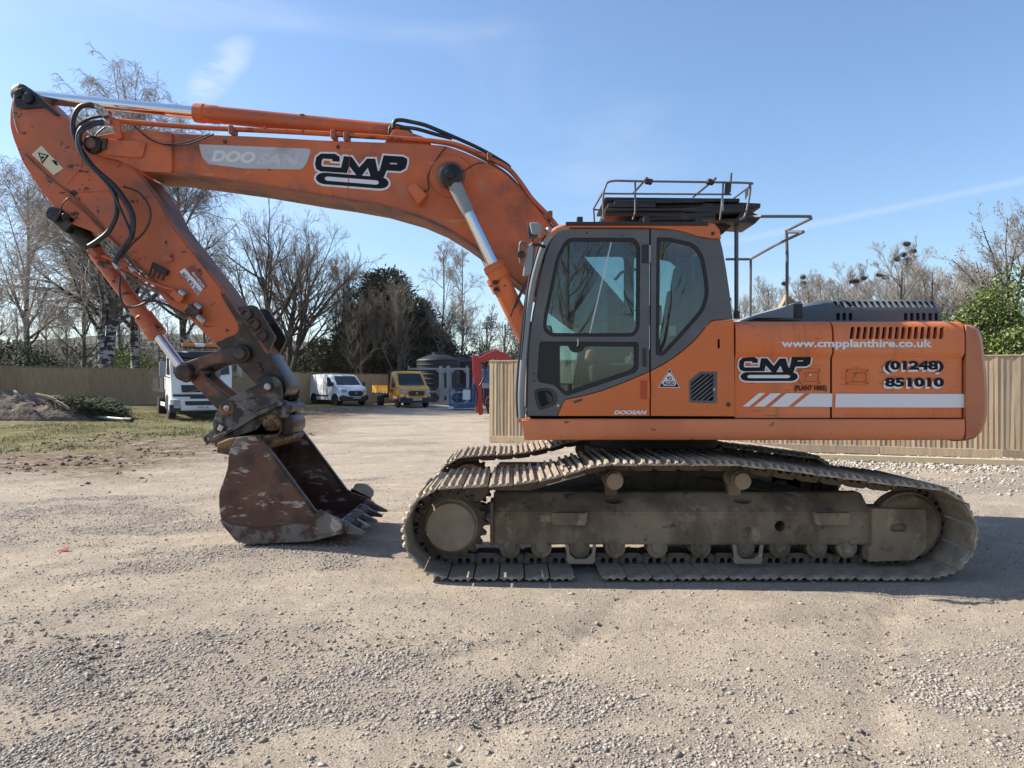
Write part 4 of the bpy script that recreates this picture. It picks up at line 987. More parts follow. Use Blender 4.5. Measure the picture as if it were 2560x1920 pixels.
# ---------------------------------------------------------------- boom, arm, cylinders, hitch, bucket
BN, BFAR = 7.55, 8.05           # near and far face of the boom
boom_px = [(346, 324), (396, 330), (480, 335), (640, 341), (796, 350), (955, 356), (1050, 359), (1113, 364), (1150, 376), (1190, 393), (1225, 410), (1261, 431), (1302, 472), (1330, 503), (1375, 562), (1440, 640), (1520, 730), (1600, 815), (1622, 850), (1615, 885), (1585, 900), (1550, 885), (1453, 822), (1371, 762), (1316, 720), (1265, 680), (1220, 640), (1165, 600), (1110, 566), (1050, 540), (955, 513), (866, 497), (796, 487), (632, 459), (480, 438), (400, 428), (352, 424)]
boom = slab('boom', fillet(boom_px, 14, 3), BN, BN, BFAR, M['orange'], exc, bevel=.008)
M['flange'] = mat('dirty_boom_flange', (0.26, 0.085, 0.04), 0.6, layers=[((0.09, 0.045, 0.03), 2.2, .42, .66, 5), (DUST, 3, .6, .85, 5, (1, 1, 1), .3)])
# lower flange plate of the boom, wider than the box
lower = [(354, 430), (411, 434), (480, 443), (632, 464), (796, 492), (866, 502), (955, 518), (1050, 545), (1110, 571), (1165, 605), (1220, 645), (1265, 685), (1316, 725), (1371, 767), (1453, 827), (1550, 890)]
V = []; Fc = []
for a, b in lower:
    q = P(a, b, BN)
    V += [(q.x, BN-.02, q.z), (q.x, BFAR+.02, q.z), (q.x, BFAR+.02, q.z+.022), (q.x, BN-.02, q.z+.022)]
n = len(lower)
for i in range(n-1):
    for k in range(4): a = i*4+k; b = i*4+(k+1) % 4; Fc.append((a, b, b+4, a+4))
Fc.append((0, 3, 2, 1)); Fc.append((4*n-4, 4*n-3, 4*n-2, 4*n-1))
me_ = bpy.data.meshes.new('m'); me_.from_pydata(V, [], Fc); me_.update(); fl_ = link('boom_flange', me_, M['flange'], boom, 20)
bm = bmesh.new(); bm.from_mesh(fl_.data); bmesh.ops.recalc_face_normals(bm, faces=bm.faces[:]); bm.to_mesh(fl_.data); bm.free()
# nose fork either side of the arm
fork = fillet([(222, 352), (240, 340), (262, 336), (304, 328), (350, 322), (430, 332), (430, 432), (354, 428), (300, 402), (238, 384), (222, 374)], 8, 3)
slab('boom_fork', fork, BN-.03, BN-.035, BN+.03, M['orange'], boom, bevel=.006)
slab('boom_fork', fork, BN-.03, BFAR-.03, BFAR+.035, M['orange'], boom, bevel=.006)
slab('boom_pad', fillet([(258, 344), (364, 357), (356, 390), (348, 395), (262, 386)], 4), BN-.06, BN-.06, BN-.03, M['orange'], boom, bevel=.006)
q = P(233, 362, BN-.06); pn = cyl('pivot_pin', q+Vector((0, -.06, 0)), q+Vector((0, .75, 0)), .055, M['linkpaint'], boom, bevel=.01)
cyl('pin_collar', q+Vector((0, -.03, 0)), q+Vector((0, .04, 0)), .095, M['grease'], boom, bevel=.015, seg=16)
slab('pin_stop', fillet([(256, 346), (268, 344), (264, 374), (254, 372)], 2), BN-.08, BN-.085, BN-.06, M['darksteel'], boom, bevel=.004)
# weld seams, brackets
for pts in ([(868, 497), (872, 440), (874, 380)],): ptube('weld_seam', pts, BN-.001, .006, M['orange'], boom, 3, 6)
wl = [(436, 432), (418, 400), (414, 350), (418, 333)]
slab('reinforcement', [(338, 332), (410, 336), (398, 424), (360, 420)], BN-.004, BN-.004, BN+.001, M['orange'], boom, bevel=.001)
slab('boom_bracket', [(1017, 470), (1036, 456), (1067, 486), (1046, 511)], BN-.12, BN-.12, BN+.005, M['orange'], boom, bevel=.006)
for a, b in ((562, 354), (845, 367), (1152, 398), (370, 344)): box('bracket_stub', P(a, b, BN-.008), (.028, .02, .035), M['darksteel'], boom, bevel=.003)
# boom cylinder boss
q = P(1127, 441, BN); ax = Vector((0, 1, 0))
lathe('boom_boss', q+Vector((0, -.02, 0)), q+Vector((0, .53, 0)), [(0, .215), (.006, .22), (.02, .225), (.53, .225)], M['orange'], boom, 40)
bo = lathe('boom_boss', q+Vector((0, -.05, 0)), q+Vector((0, .0, 0)), [(0, .13), (.01, .145), (.05, .15)], M['flange'], boom, 32)
def cyl_line(name_b, name_r, A, B, tr, rb, rr, collar, matb, par, gland=.16):
    "hydraulic cylinder: rod eye at A, barrel foot at B, barrel mouth at fraction tr"
    A = Vector(A); B = Vector(B); L_ = (B-A).length; m = L_*tr
    bar = lathe(name_b, A+(B-A).normalized()*m, B, [(0, rr*1.25), (0, collar), (gland*.4, collar*1.04), (gland*.42, collar*.97), (gland, collar*.97), (gland+.02, rb), (L_-m-.1, rb), (L_-m-.03, rb*.9), (L_-m, rb*.6)], matb, par, 24)
    rod = cyl(name_r, A, A+(B-A).normalized()*(m+.05), rr, M['chrome'], par, seg=28)
    return bar, rod
for yb in (7.36, 8.24):
    A = P(1127, 441, 7.36); A.y = yb; B = P(1352, 905, 7.36); B.y = yb
    bar, rod = cyl_line('boom_cylinder', 'boom_cylinder_rod', A, B, .475, .088, .062, .112, M['orange'], exc)
    d_ = (B-A).normalized()
    lathe('rod_eye', A-Vector((0, .075, 0)), A+Vector((0, .075, 0)), [(0, .085), (.015, .115), (.135, .115), (.15, .085)], M['grease'], rod, 24)
    lathe('rod_neck', A, A+d_*.42, [(0, .07), (.1, .072), (.36, .066), (.42, .062)], M['hood_light'], rod, 20)
    cyl('pin', A-Vector((0, .10, 0)), A+Vector((0, .3, 0)), .05, M['grease'], rod, bevel=.01)
    if yb < 7.8:
        ptube('cylinder_pipe', [(1243, 690), (1248, 712), (1262, 735), (1290, 772), (1316, 805)], 7.30, .016, M['orange'], bar, 4)
        for a, b in ((1238, 706), (1240, 724)): box('pipe_clamp', P(a, b, 7.3), (.05, .06, .04), M['grease'], bar)
        ptube('hose', [(1318, 700), (1296, 742), (1282, 776), (1276, 792)], 7.2, .008, M['hose'], bar, 4); ptube('hose', [(1314, 712), (1300, 742), (1288, 770)], 7.18, .008, M['hose'], bar, 4)
        ptube('grease_line', [(1145, 438), (1165, 424), (1190, 410), (1212, 407)], BN-.06, .006, M['hose'], boom, 4)
        ptube('grease_line', [(1116, 366), (1090, 400), (1070, 440), (1072, 470), (1060, 480)], BN-.015, .006, M['hose'], boom, 4)
# pipes along the top of the boom
for dy_, yd in ((0, BN+.0), (3, BN+.07)):
    ptube('boom_pipe', [(282, 296+dy_, yd), (300, 301+dy_, yd), (480, 316+dy_, yd), (640, 324+dy_, yd), (796, 332+dy_, yd), (955, 342+dy_, yd), (1060, 349+dy_, yd), (1097, 353+dy_, yd), (1137, 359+dy_, yd), (1180, 375+dy_, yd), (1213, 390+dy_, yd), (1258, 412+dy_, yd), (1282, 431+dy_, yd), (1310, 467+dy_, yd), (1330, 496+dy_, yd), (1375, 543+dy_, yd), (1420, 600+dy_, yd), (1480, 672+dy_, yd), (1560, 765+dy_, yd)], yd, .021, M['orange_arm'], boom, 4)
ptube('boom_pipe', [(1060, 352), (1137, 366), (1213, 400), (1268, 436), (1300, 470), (1330, 508), (1380, 566), (1440, 640), (1560, 780)], BN+.02, .014, M['flange'], boom, 4)
for a, b in ((583, 329), (836, 340), (868, 346), (1224, 396), (1375, 541)):
    box('pipe_clamp', P(a, b, BN+.03), (.045, .16, .085), M['flange'], boom, None, .006)
for a, b in ((660, 322), (756, 329), (985, 345)): ptube('pipe_joint', [(a, b), (a+4, b+.4)], BN, .024, M['flange'], boom, 1)
# arm cylinder on top of the boom
A = P(62, 240, YC); B = P(1018, 334, YC)
ab, ar = cyl_line('arm_cylinder', 'arm_cylinder_rod', A, B, .446, .088, .066, .098, M['orange'], exc, .24)
lathe('rod_eye', A-Vector((0, .1, 0)), A+Vector((0, .1, 0)), [(0, .07), (.02, .1), (.18, .1), (.2, .07)], M['grease'], ar, 20)
cyl('barrel_end', P(953, 326, YC), P(1000, 331, YC), .08, M['darksteel'], ab, bevel=.02); box('barrel_lug', P(756, 292, YC-.05), (.05, .05, .05), M['orange_arm'], ab)
slab('cylinder_bracket', fillet([(985, 322), (1012, 326), (1060, 342), (1080, 362), (960, 358)], 6), 7.62, 7.62, 7.98, M['orange_arm'], boom)
for pts, r in (([(983, 322), (986, 304), (1000, 300), (1020, 303), (1060, 312), (1100, 328), (1140, 345)], .022), ([(1000, 318), (1040, 322), (1090, 336), (1130, 346)], .02), ([(972, 335), (975, 318), (990, 312), (1010, 318), (1030, 332)], .012)):
    ptube('hose', pts, 7.68, r, M['hose'], boom, 4)
ptube('hose', [(1130, 340), (1200, 372), (1262, 408), (1275, 420)], 7.75, .02, M['hose'], boom, 4)

# arm
AN, AF = 7.6, 8.0
arm_px = [(33, 234), (41, 223), (57, 217), (76, 222), (95, 236), (120, 262), (150, 288), (182, 310), (215, 330), (250, 348), (290, 378), (330, 416), (351, 439), (400, 505), (426, 560), (480, 628), (538, 702), (575, 752), (600, 790), (640, 845), (668, 885), (690, 920), (708, 948), (714, 975), (700, 992), (676, 992), (655, 975), (642, 960), (595, 911), (572, 888), (538, 860), (473, 796), (416, 756), (386, 719), (352, 672), (326, 639), (275, 600), (235, 580), (180, 560), (152, 538), (98, 471), (57, 408), (32, 345), (24, 313), (25, 275)]
arm = slab('arm', fillet(arm_px, 10, 3), AN, AN, AF, M['orange_arm'], exc, bevel=.01)
# dark greasy outer half of the arm
dark = [(560, 742), (575, 755), (600, 792), (640, 847), (668, 887), (690, 922), (708, 950), (713, 975), (700, 990), (676, 990), (657, 974), (644, 958), (600, 910), (574, 886), (548, 862), (566, 850), (590, 842), (604, 826), (596, 800)]
slab('arm_end_plate', fillet(dark, 8, 2), AN-.012, AN-.014, AF+.014, M['darksteel'], arm, bevel=.003, offset=.022)
# top flange
V = []; Fc = []
tf = [(351, 437), (400, 503), (426, 558), (480, 626), (538, 700), (575, 750), (600, 788), (640, 843), (668, 883)]
for a, b in tf:
    q = P(a, b, AN); V += [(q.x+.004, AN-.015, q.z-.012), (q.x+.02, AN-.015, q.z+.006), (q.x+.02, AF+.015, q.z+.006), (q.x+.004, AF+.015, q.z-.012)]
n = len(tf)
for i in range(n-1):
    for k in range(4): a = i*4+k; b = i*4+(k+1) % 4; Fc.append((a, b, b+4, a+4))
Fc.append((0, 3, 2, 1)); Fc.append((4*n-4, 4*n-3, 4*n-2, 4*n-1))
me_ = bpy.data.meshes.new('m'); me_.from_pydata(V, [], Fc); me_.update(); o_ = link('arm_flange', me_, M['flange'], arm, 20)
bm = bmesh.new(); bm.from_mesh(o_.data); bmesh.ops.recalc_face_normals(bm, faces=bm.faces[:]); bm.to_mesh(o_.data); bm.free()
# plate overlay at the root, ribs
slab('root_plate', fillet([(36, 284), (60, 275), (120, 281), (180, 316), (205, 372), (206, 414), (168, 462), (120, 398), (64, 380), (42, 330)], 8, 3), AN-.005, AN-.006, AN+.001, M['orange_arm'], arm, bevel=.002)
ptube('weld_seam', [(150, 482), (230, 479), (310, 478)], AN-.001, .008, M['orange_arm'], arm, 3, 6)
ptube('side_rib', [(62, 385), (118, 440), (178, 488), (236, 545), (280, 600), (330, 660), (370, 700)], AN-.012, .010, M['flange'], arm, 3, 6)
ptube('arm_pipe', [(172, 500), (200, 520), (250, 570), (300, 620), (350, 670), (388, 706)], AN-.02, .012, M['flange'], arm, 3, 6)
slab('arm_tip_grease', fillet([(36, 232), (44, 222), (60, 217), (76, 223), (94, 237), (120, 262), (150, 288), (140, 290), (110, 268), (60, 272), (38, 266)], 6), AN-.02, AN-.022, AN+.004, M['grease'], arm, bevel=.004)
for a, b, r in ((50, 236, .045), (73, 247, .055)): q = P(a, b, AN-.02); cyl('pin', q+Vector((0, -.04, 0)), q+Vector((0, .06, 0)), r, M['grease'], arm, bevel=.01, seg=14)
ptube('grease_line', [(36, 245), (33, 270), (36, 300), (42, 322), (46, 332)], AN-.02, .006, M['steel'], arm, 4, 6)
slab('arm_lug', fillet([(403, 638), (428, 633), (430, 652), (408, 655)], 3), AN-.03, AN-.03, AN, M['orange_arm'], arm, bevel=.004)
for k in range(4): a = 372+k*11; ptube('lug_comb', [(a+12, 655+k*7), (a, 690+k*4)], AN-.04, .010, M['grease'], arm, 1, 6)
box('lug_block', P(402, 674, AN-.03), (.16, .05, .06), M['grease'], arm, Matrix.Rotation(.5, 3, 'Y'))
# warning sticker on the arm
slab('sticker', [(103, 364), (158, 421), (134, 438), (79, 386)], AN-.01, AN-.0095, AN-.0075, M['decal_cream'], arm, bevel=0)
slab('sticker_mark', [(95, 381), (123, 388), (105, 410)], AN-.011, AN-.0115, AN-.0105, M['decal_black'], arm, bevel=0, holes=[[(99, 385), (117, 389), (105, 404)]])
slab('sticker_mark', fillet([(128, 399), (140, 402), (146, 414), (138, 412)], 2), AN-.011, AN-.0115, AN-.0105, M['decal_black'], arm, bevel=0)
slab('sticker_mark', fillet([(102, 390), (112, 392), (105, 399)], 1), AN-.011, AN-.0115, AN-.0105, M['decal_black'], arm, bevel=0)
ta = -R(57)
slab('sticker', [(449, 679), (461, 670), (507, 722), (494, 738)], AN-.005, AN-.0045, AN-.0025, M['decal_white'], arm, bevel=0)
slab('sticker', [(467, 668), (486, 663), (519, 716), (508, 724)], AN-.005, AN-.0045, AN-.0025, M['decal_maroon'], arm, bevel=0)
def arm_text(body, x, y, w, h, m_): # lettering runs up along the arm, read from the far end
    a = P(x, y, AN-.006); dirx = (P(455, 674, AN)-P(500, 730, AN)).normalized(); diry = Vector((dirx.z, 0, -dirx.x))*1
    if diry.x > 0: diry = -diry
    me2 = place_text(text_mesh(body, .03), a, dirx, -Vector((dirx.z, 0, -dirx.x)) if False else Vector((-dirx.z, 0, dirx.x)), w, h); link('lettering', me2, m_, arm, 0)
arm_text('SWL 9.58 TON', 501, 729, .265, .042, M['decal_black'])
arm_text('HITCH LTD', 513, 716, .2, .025, M['decal_white'])
# linkage ear with three bushes on the back of the arm
ear = fillet([(592, 768), (629, 762), (641, 766), (684, 836), (687, 846), (668, 884), (655, 880), (600, 795)], 5)
ear2 = fillet([(630, 766), (660, 762), (672, 768), (697, 825), (699, 838), (678, 882), (668, 884), (640, 800)], 5)
holes3 = [[(a+8*math.cos(t_), b+8*math.sin(t_)) for t_ in np.linspace(0, 6.283, 17)[:-1]] for a, b in ((616, 786), (635, 811), (655, 838))]
e1 = slab('lifting_ear', ear, AN-.01, AN-.01, AN+.035, M['darksteel'], arm, holes=holes3, bevel=.005)
e2 = slab('lifting_ear', ear, AN-.01, AF-.035, AF+.01, M['darksteel'], arm, holes=holes3, bevel=.005)
for a, b in ((616, 786), (635, 811), (655, 838)):
    q = P(a, b, AN-.02)
    bm = bmesh.new(); ri, ro2 = .036, .062
    link('bush', to_xz(curve_mesh([[(q.x+ro2*math.cos(t_), q.z+ro2*math.sin(t_)) for t_ in np.linspace(0, 6.283, 25)[:-1]], [(q.x+ri*math.cos(t_), q.z+ri*math.sin(t_)) for t_ in np.linspace(0, 6.283, 25)[:-1]]], .05, .006), AN-.025), M['darksteel'], e1)
for a, b in ((645, 913), (650, 925)):
    q = P(a, b, AN-.015); cyl('lug', q+Vector((0, -.025, 0)), q+Vector((0, .01, 0)), .032, M['darksteel'], arm, bevel=.006, seg=14)
# bucket cylinder
A = P(463, 931, YC); B = P(196, 572, YC)
bb, br = cyl_line('bucket_cylinder', 'bucket_cylinder_rod', A, B, .255, .078, .052, .10, M['orange_arm'], exc, .26)
q = P(190, 566, YC); multi('cylinder_clevis', [lambda bm: cyl_bm(bm, P(170, 548, YC)-Vector((0, .26, 0)), P(170, 548, YC)+Vector((0, .26, 0)), .07), lambda bm: cyl_bm(bm, P(196, 578, YC), P(240, 628, YC), .10, .085), lambda bm: box_bm(bm, P(185, 560, YC), (.2, .4, .16), Matrix.Rotation(.7, 3, 'Y'))], M['grease'], bb)
cyl('pin', P(165, 541, YC-.3), P(165, 541, YC-.24), .04, M['darksteel'], bb, bevel=.008)
box('pipe_flange', P(237, 634, YC-.11), (.11, .1, .06), M['orange_arm'], bb, Matrix.Rotation(.85, 3, 'Y'))
ptube('cylinder_pipe', [(256, 640), (300, 655), (345, 690), (400, 715), (440, 726), (452, 740)], AN-.04, .016, M['orange_arm'], bb, 3); ptube('cylinder_pipe', [(262, 662), (300, 672), (346, 704), (400, 728), (432, 748)], AN-.05, .014, M['flange'], bb, 3)
for a, b, r_ in ((296, 650, .05), (330, 672, .045), (455, 732, .05), (495, 765, .05)): cyl('pipe_fitting', P(a-5, b-5, AN-.07), P(a+8, b+7, AN-.07), r_*.7, M['steel'], bb, seg=12, bevel=.008)
for a, b in ((312, 664), (446, 742), (478, 776)): box('valve_block', P(a, b, AN-.05), (.13, .09, .07), M['orange_arm'], bb, Matrix.Rotation(.65, 3, 'Y'))
box('valve_block', P(484, 780, AN-.05), (.13, .1, .1), M['darksteel'], bb, Matrix.Rotation(.65, 3, 'Y')); cyl('pipe_fitting', P(494, 790, AN-.09), P(513, 806, AN-.09), .032, M['steel'], bb, seg=8, bevel=.006)
cyl('rod_eye', P(463, 931, YC-.09), P(463, 931, YC+.09), .095, M['darksteel'], br, bevel=.012); cyl('rod_collar', P(452, 914, YC), P(461, 926, YC), .075, M['grease'], br)
# hoses at the elbow
H = [([(236, 265), (222, 261), (200, 268), (186, 290), (182, 318), (190, 350), (215, 395), (245, 430), (275, 465), (290, 500), (290, 540), (270, 580), (240, 605), (222, 616)], .030, 7.42),
     ([(258, 306), (225, 310), (205, 322), (196, 345), (205, 385), (240, 425), (285, 465), (318, 510), (332, 545), (328, 590), (308, 620), (292, 645), (286, 658)], .034, 7.40),
     ([(258, 308), (232, 315), (205, 330), (198, 352), (215, 398), (250, 440), (280, 475), (300, 520), (318, 560), (330, 590)], .016, 7.38),
     ([(255, 290), (225, 296), (200, 312), (194, 330), (205, 362)], .018, 7.44),
     ([(308, 466), (345, 480), (370, 510), (376, 545), (360, 580), (330, 610), (310, 635), (306, 645)], .012, 7.46),
     ([(350, 465), (395, 470), (425, 500), (438, 535), (438, 552)], .028, 8.0),
     ([(300, 690), (299, 725), (305, 755), (318, 768), (345, 765), (375, 753), (405, 758), (440, 775), (470, 790)], .014, 7.46),
     ([(335, 315), (370, 345), (405, 360), (440, 364), (480, 358), (535, 335)], .009, 7.48), ([(345, 325), (390, 355), (430, 360), (475, 352), (525, 334)], .007, 7.47),
     ([(262, 318), (245, 332), (236, 345), (238, 352)], .010, 7.47), ([(150, 535), (154, 515), (168, 497), (178, 497)], .008, 7.5)]
hs = empty('hose_bundle', P(250, 450, 7.45)); hs.parent = exc; hs.matrix_parent_inverse = Matrix.Translation(exc.location).inverted(); WROOT.add(hs.name)
for pts, r, d_ in H: ptube('hose', pts, d_, r*.85, M['hose'], hs, 6, 10)
for a, b, c_, d_ in ((238, 264, 256, 272), (256, 288, 272, 284), (258, 307, 276, 304), (286, 656, 296, 672), (246, 275, 264, 290)): ptube('hose_fitting', [(a, b), (c_, d_)], 7.43, .028, M['steel'], hs, 1, 8)
slab('hose_bracket', fillet([(262, 280), (276, 276), (280, 300), (300, 302), (306, 345), (292, 350), (286, 315), (264, 312)], 3), 7.47, 7.45, 7.5, M['orange_arm'], hs)
# tipping links
for y0 in (AN-.075, AF+.02):
    li = fillet([(462, 905), (500, 892), (560, 872), (600, 862), (616, 868), (624, 884), (616, 900), (600, 906), (560, 904), (520, 912), (486, 930), (480, 950), (463, 958), (444, 948), (438, 930), (446, 912)], 6)
    lk_ = slab('tipping_link', li, AN-.075, y0, y0+.055, M['linkpaint'], exc, bevel=.012)
q = P(602, 884, AN-.09); cyl('pin', q+Vector((0, -.05, 0)), q+Vector((0, .65, 0)), .058, M['darksteel'], lk_, bevel=.012, seg=24); cyl('pin_collar', q+Vector((0, .0, 0)), q+Vector((0, .05, 0)), .095, M['grease'], lk_, seg=24, bevel=.01)
q = P(461, 931, AN-.12); cyl('pin', q+Vector((0, -.06, 0)), q+Vector((0, .75, 0)), .085, M['darksteel'], lk_, bevel=.015, seg=24); cyl('pin_collar', q+Vector((0, .03, 0)), q+Vector((0, .09, 0)), .10, M['grease'], lk_, seg=24)
bl = fillet([(470, 928), (488, 920), (530, 962), (592, 1008), (590, 1032), (568, 1042), (548, 1030), (500, 978), (466, 945)], 6)
for y0 in (AN+.0, AF-.08): lk2 = slab('bucket_link', bl, AN, y0, y0+.08, M['linkpaint'], exc, bevel=.012)
# quick hitch
hit = fillet([(558, 1002), (602, 980), (640, 962), (650, 950), (668, 941), (688, 942), (700, 955), (704, 978), (703, 1002), (694, 1006), (640, 1034), (560, 1082), (538, 1092), (532, 1082), (531, 1058), (540, 1034), (549, 1014)], 6)
qh = None
for y0 in (7.46, 8.08):
    s_ = slab('quick_hitch', hit, 7.46, y0, y0+.05, M['hitch'], exc, bevel=.008); qh = qh or s_
slab('hitch_cheek', fillet([(533, 1090), (560, 1082), (640, 1036), (700, 1004), (724, 1015), (722, 1030), (706, 1036), (700, 1062), (700, 1085), (640, 1092), (560, 1110), (538, 1118), (530, 1100)], 5), 7.5, 7.5, 8.1, M['hitch'], qh, bevel=.01)
slab('hitch_flange', fillet([(536, 1092), (560, 1080), (640, 1033), (700, 1003), (716, 1010), (704, 1014), (644, 1042), (564, 1090), (540, 1102)], 2), 7.46, 7.42, 7.52, M['hitch'], qh, bevel=.006)
slab('hitch_nose', fillet([(690, 1004), (706, 1000), (730, 1014), (728, 1030), (716, 1036), (714, 1046), (702, 1044), (706, 1020)], 4), 7.45, 7.44, 7.56, M['hitch'], qh, bevel=.012)
slab('hitch_tongue', fillet([(503, 1094), (527, 1075), (536, 1085), (538, 1100), (518, 1110), (510, 1108)], 6), 7.7, 7.72, 7.78, M['hitch'], qh, holes=[[(515+4*math.cos(t_), 1097+4*math.sin(t_)) for t_ in np.linspace(0, 6.283, 13)[:-1]]], bevel=.006)
lathe('hitch_hook', P(690, 985, 7.98), P(690, 985, 7.98)+Vector((0, .14, 0)), [(0, .15), (.02, .17), (.12, .17), (.14, .15)], M['grease'], qh, 28)
lathe('arm_boss', P(672, 966, AN-.09), P(672, 966, AN+.3), [(0, .10), (.01, .125), (.08, .13), (.39, .13)], M['darksteel'], arm, 32); lathe('arm_boss', P(690, 966, AN+.0), P(690, 966, AF), [(0, .125), (.01, .13), (.35, .13)], M['darksteel'], arm, 32)
def hexbolt(a, b, d_, r): q = P(a, b, d_); cyl('pin_bolt', q+Vector((0, -.035, 0)), q+Vector((0, .01, 0)), r, M['steel'], qh, seg=8, bevel=.008)
hexbolt(671, 966, 7.44, .038); hexbolt(569, 1020, 7.43, .036)
lathe('bolt_boss', P(569, 1020, 7.44), P(569, 1020, 7.47), [(0, .06), (.01, .075), (.03, .08)], M['rustyellow'], qh, 24)
lathe('hitch_boss', P(627, 1010, 7.435), P(627, 1010, 7.47), [(0, .05), (.0, .062), (.02, .068), (.035, .07)], M['hitch'], qh, 24)
box('hitch_block', P(553, 1070, 7.45), (.05, .04, .06), M['steel'], qh, Matrix.Rotation(.5, 3, 'Y'))
# bucket ears (ochre) with pin discs
ears = fillet([(562, 1130), (556, 1108), (580, 1092), (640, 1072), (660, 1050), (680, 1040), (702, 1052), (706, 1075), (690, 1092), (700, 1110), (640, 1130)], 6)
BK0, BK1 = 7.1, 8.5
side = fillet([(589, 1097, 4), (600, 1092, 4), (636, 1090, 4), (650, 1097, 6), (686, 1143), (787, 1279, 12), (859, 1303, 3), (862, 1333, 3), (779, 1354), (619, 1362, 30), (589, 1352, 20), (555, 1312, 20), (547, 1274, 20), (547, 1231, 20), (558, 1202, 18), (570, 1168, 18), (570, 1134, 15)], 6, 4)
bk = slab('bucket', side, BK0, BK0, BK0+.035, M['bucket'], exc, bevel=.008)
slab('bucket_side', side, BK0, BK1-.035, BK1, M['bucket'], bk, bevel=.008)
# back shell from the top edge round to the lip
sh = [(640, 1092), (600, 1094), (578, 1100), (572, 1134), (572, 1168), (560, 1202), (549, 1231), (549, 1274), (557, 1312), (590, 1351), (620, 1360), (700, 1358), (779, 1352), (861, 1331)]
shc = [P(a, b, BK0) for a, b in sh]; shc = crom(shc, 4); inn = []
for i, p in enumerate(shc):
    t = (shc[min(i+1, len(shc)-1)]-shc[max(i-1, 0)]).normalized(); nn = Vector((t.z, 0, -t.x)); inn.append(p-nn*.03 if False else p+Vector((-t.z, 0, t.x))*.03)
V = []; Fc = []; n = len(shc)
for p, q in zip(shc, inn): V += [(p.x, BK0+.03, p.z), (p.x, BK1-.03, p.z), (q.x, BK1-.03, q.z), (q.x, BK0+.03, q.z)]
for i in range(n-1):
    for k in range(4): a = i*4+k; b = i*4+(k+1) % 4; Fc.append((a, b, b+4, a+4))
Fc.append((0, 3, 2, 1)); Fc.append((4*n-4, 4*n-3, 4*n-2, 4*n-1))
me_ = bpy.data.meshes.new('m'); me_.from_pydata(V, [], Fc); me_.update()
bm = bmesh.new(); bm.from_mesh(me_); bmesh.ops.recalc_face_normals(bm, faces=bm.faces[:]); bm.to_mesh(me_); bm.free()
link('bucket_shell', me_, M['bucket'], bk, 40)
# worn wear strips along the bottom of the cheeks, side cutters, folded edge
wear = fillet([(551, 1300), (640, 1316), (760, 1302), (800, 1290), (790, 1282), (858, 1305), (860, 1331), (779, 1352), (619, 1360), (590, 1350), (558, 1312)], 6)
wear2 = fillet([(549, 1296), (580, 1312), (640, 1318), (720, 1312), (792, 1300), (858, 1306), (861, 1332), (779, 1353), (619, 1361), (589, 1351), (556, 1311)], 6)
slab('wear_plate', wear2, BK0, BK0-.010, BK0+.002, M['bucketworn'], bk, bevel=.003)
for y0 in (BK0-.03, BK1):
    sc_ = fillet([(782, 1302), (800, 1272), (858, 1300), (859, 1328), (784, 1338)], 4)
    slab('side_cutter', sc_, BK0, y0, y0+.03, M['bucketworn'], bk, bevel=.006)
slab('cheek_rim', fillet([(640, 1088), (652, 1095), (688, 1141), (789, 1277), (800, 1282), (784, 1284), (682, 1146), (644, 1098)], 2), BK0, BK0-.012, BK0+.045, M['darksteel'], bk, bevel=.004)
slab('cheek_rim', fillet([(640, 1088), (652, 1095), (688, 1141), (789, 1277), (800, 1282), (784, 1284), (682, 1146), (644, 1098)], 2), BK0, BK1-.045, BK1+.012, M['darksteel'], bk, bevel=.004)
M['dusty_sunlit'] = mat('dusty_sun_painted_steel', (.44, .385, .32), .7, layers=[((.22, .2, .18), 7, .5, .7, 5)])  # dusty steel, lightened further so that sunlight is in its colour
slab('far_cutter_ear', fillet([(796, 1284), (812, 1256), (842, 1258), (866, 1280), (864, 1300), (840, 1306)], 8), BK0, BK1+.0, BK1+.04, M['dusty_sunlit'], bk, bevel=.008)
for y0 in (7.5, 8.05):
    e_ = slab('bucket_ear', ears, 7.5, y0, y0+.06, M['rustyellow'], bk, bevel=.008)
slab('torque_tube', fillet([(560, 1128), (562, 1104), (590, 1092), (640, 1086), (690, 1086), (704, 1100), (690, 1118), (600, 1135)], 5), 7.5, 7.3, 8.35, M['rustyellow'], bk, bevel=.015)
q = P(677, 1057, 7.45)
pd = lathe('pin_disc', q, q+Vector((0, .06, 0)), [(0, .03), (0, .078), (.01, .088), (.06, .09)], M['rustyellow'], bk, 32); cyl('pin_centre', q+Vector((0, -.006, 0)), q+Vector((0, .02, 0)), .04, M['bucket'], pd, bevel=.006)
for k in range(4):
    an = .78+k*1.57; c_ = q+Vector((math.cos(an)*.066, -.003, math.sin(an)*.066)); cyl('disc_hole', c_, c_+Vector((0, .02, 0)), .011, M['void'], pd, seg=10)
slab('hitch_jaw', fillet([(700, 1040), (718, 1036), (730, 1052), (730, 1075), (716, 1090), (700, 1092)], 8), 7.5, 7.55, 8.0, M['darksteel'], qh, bevel=.015)
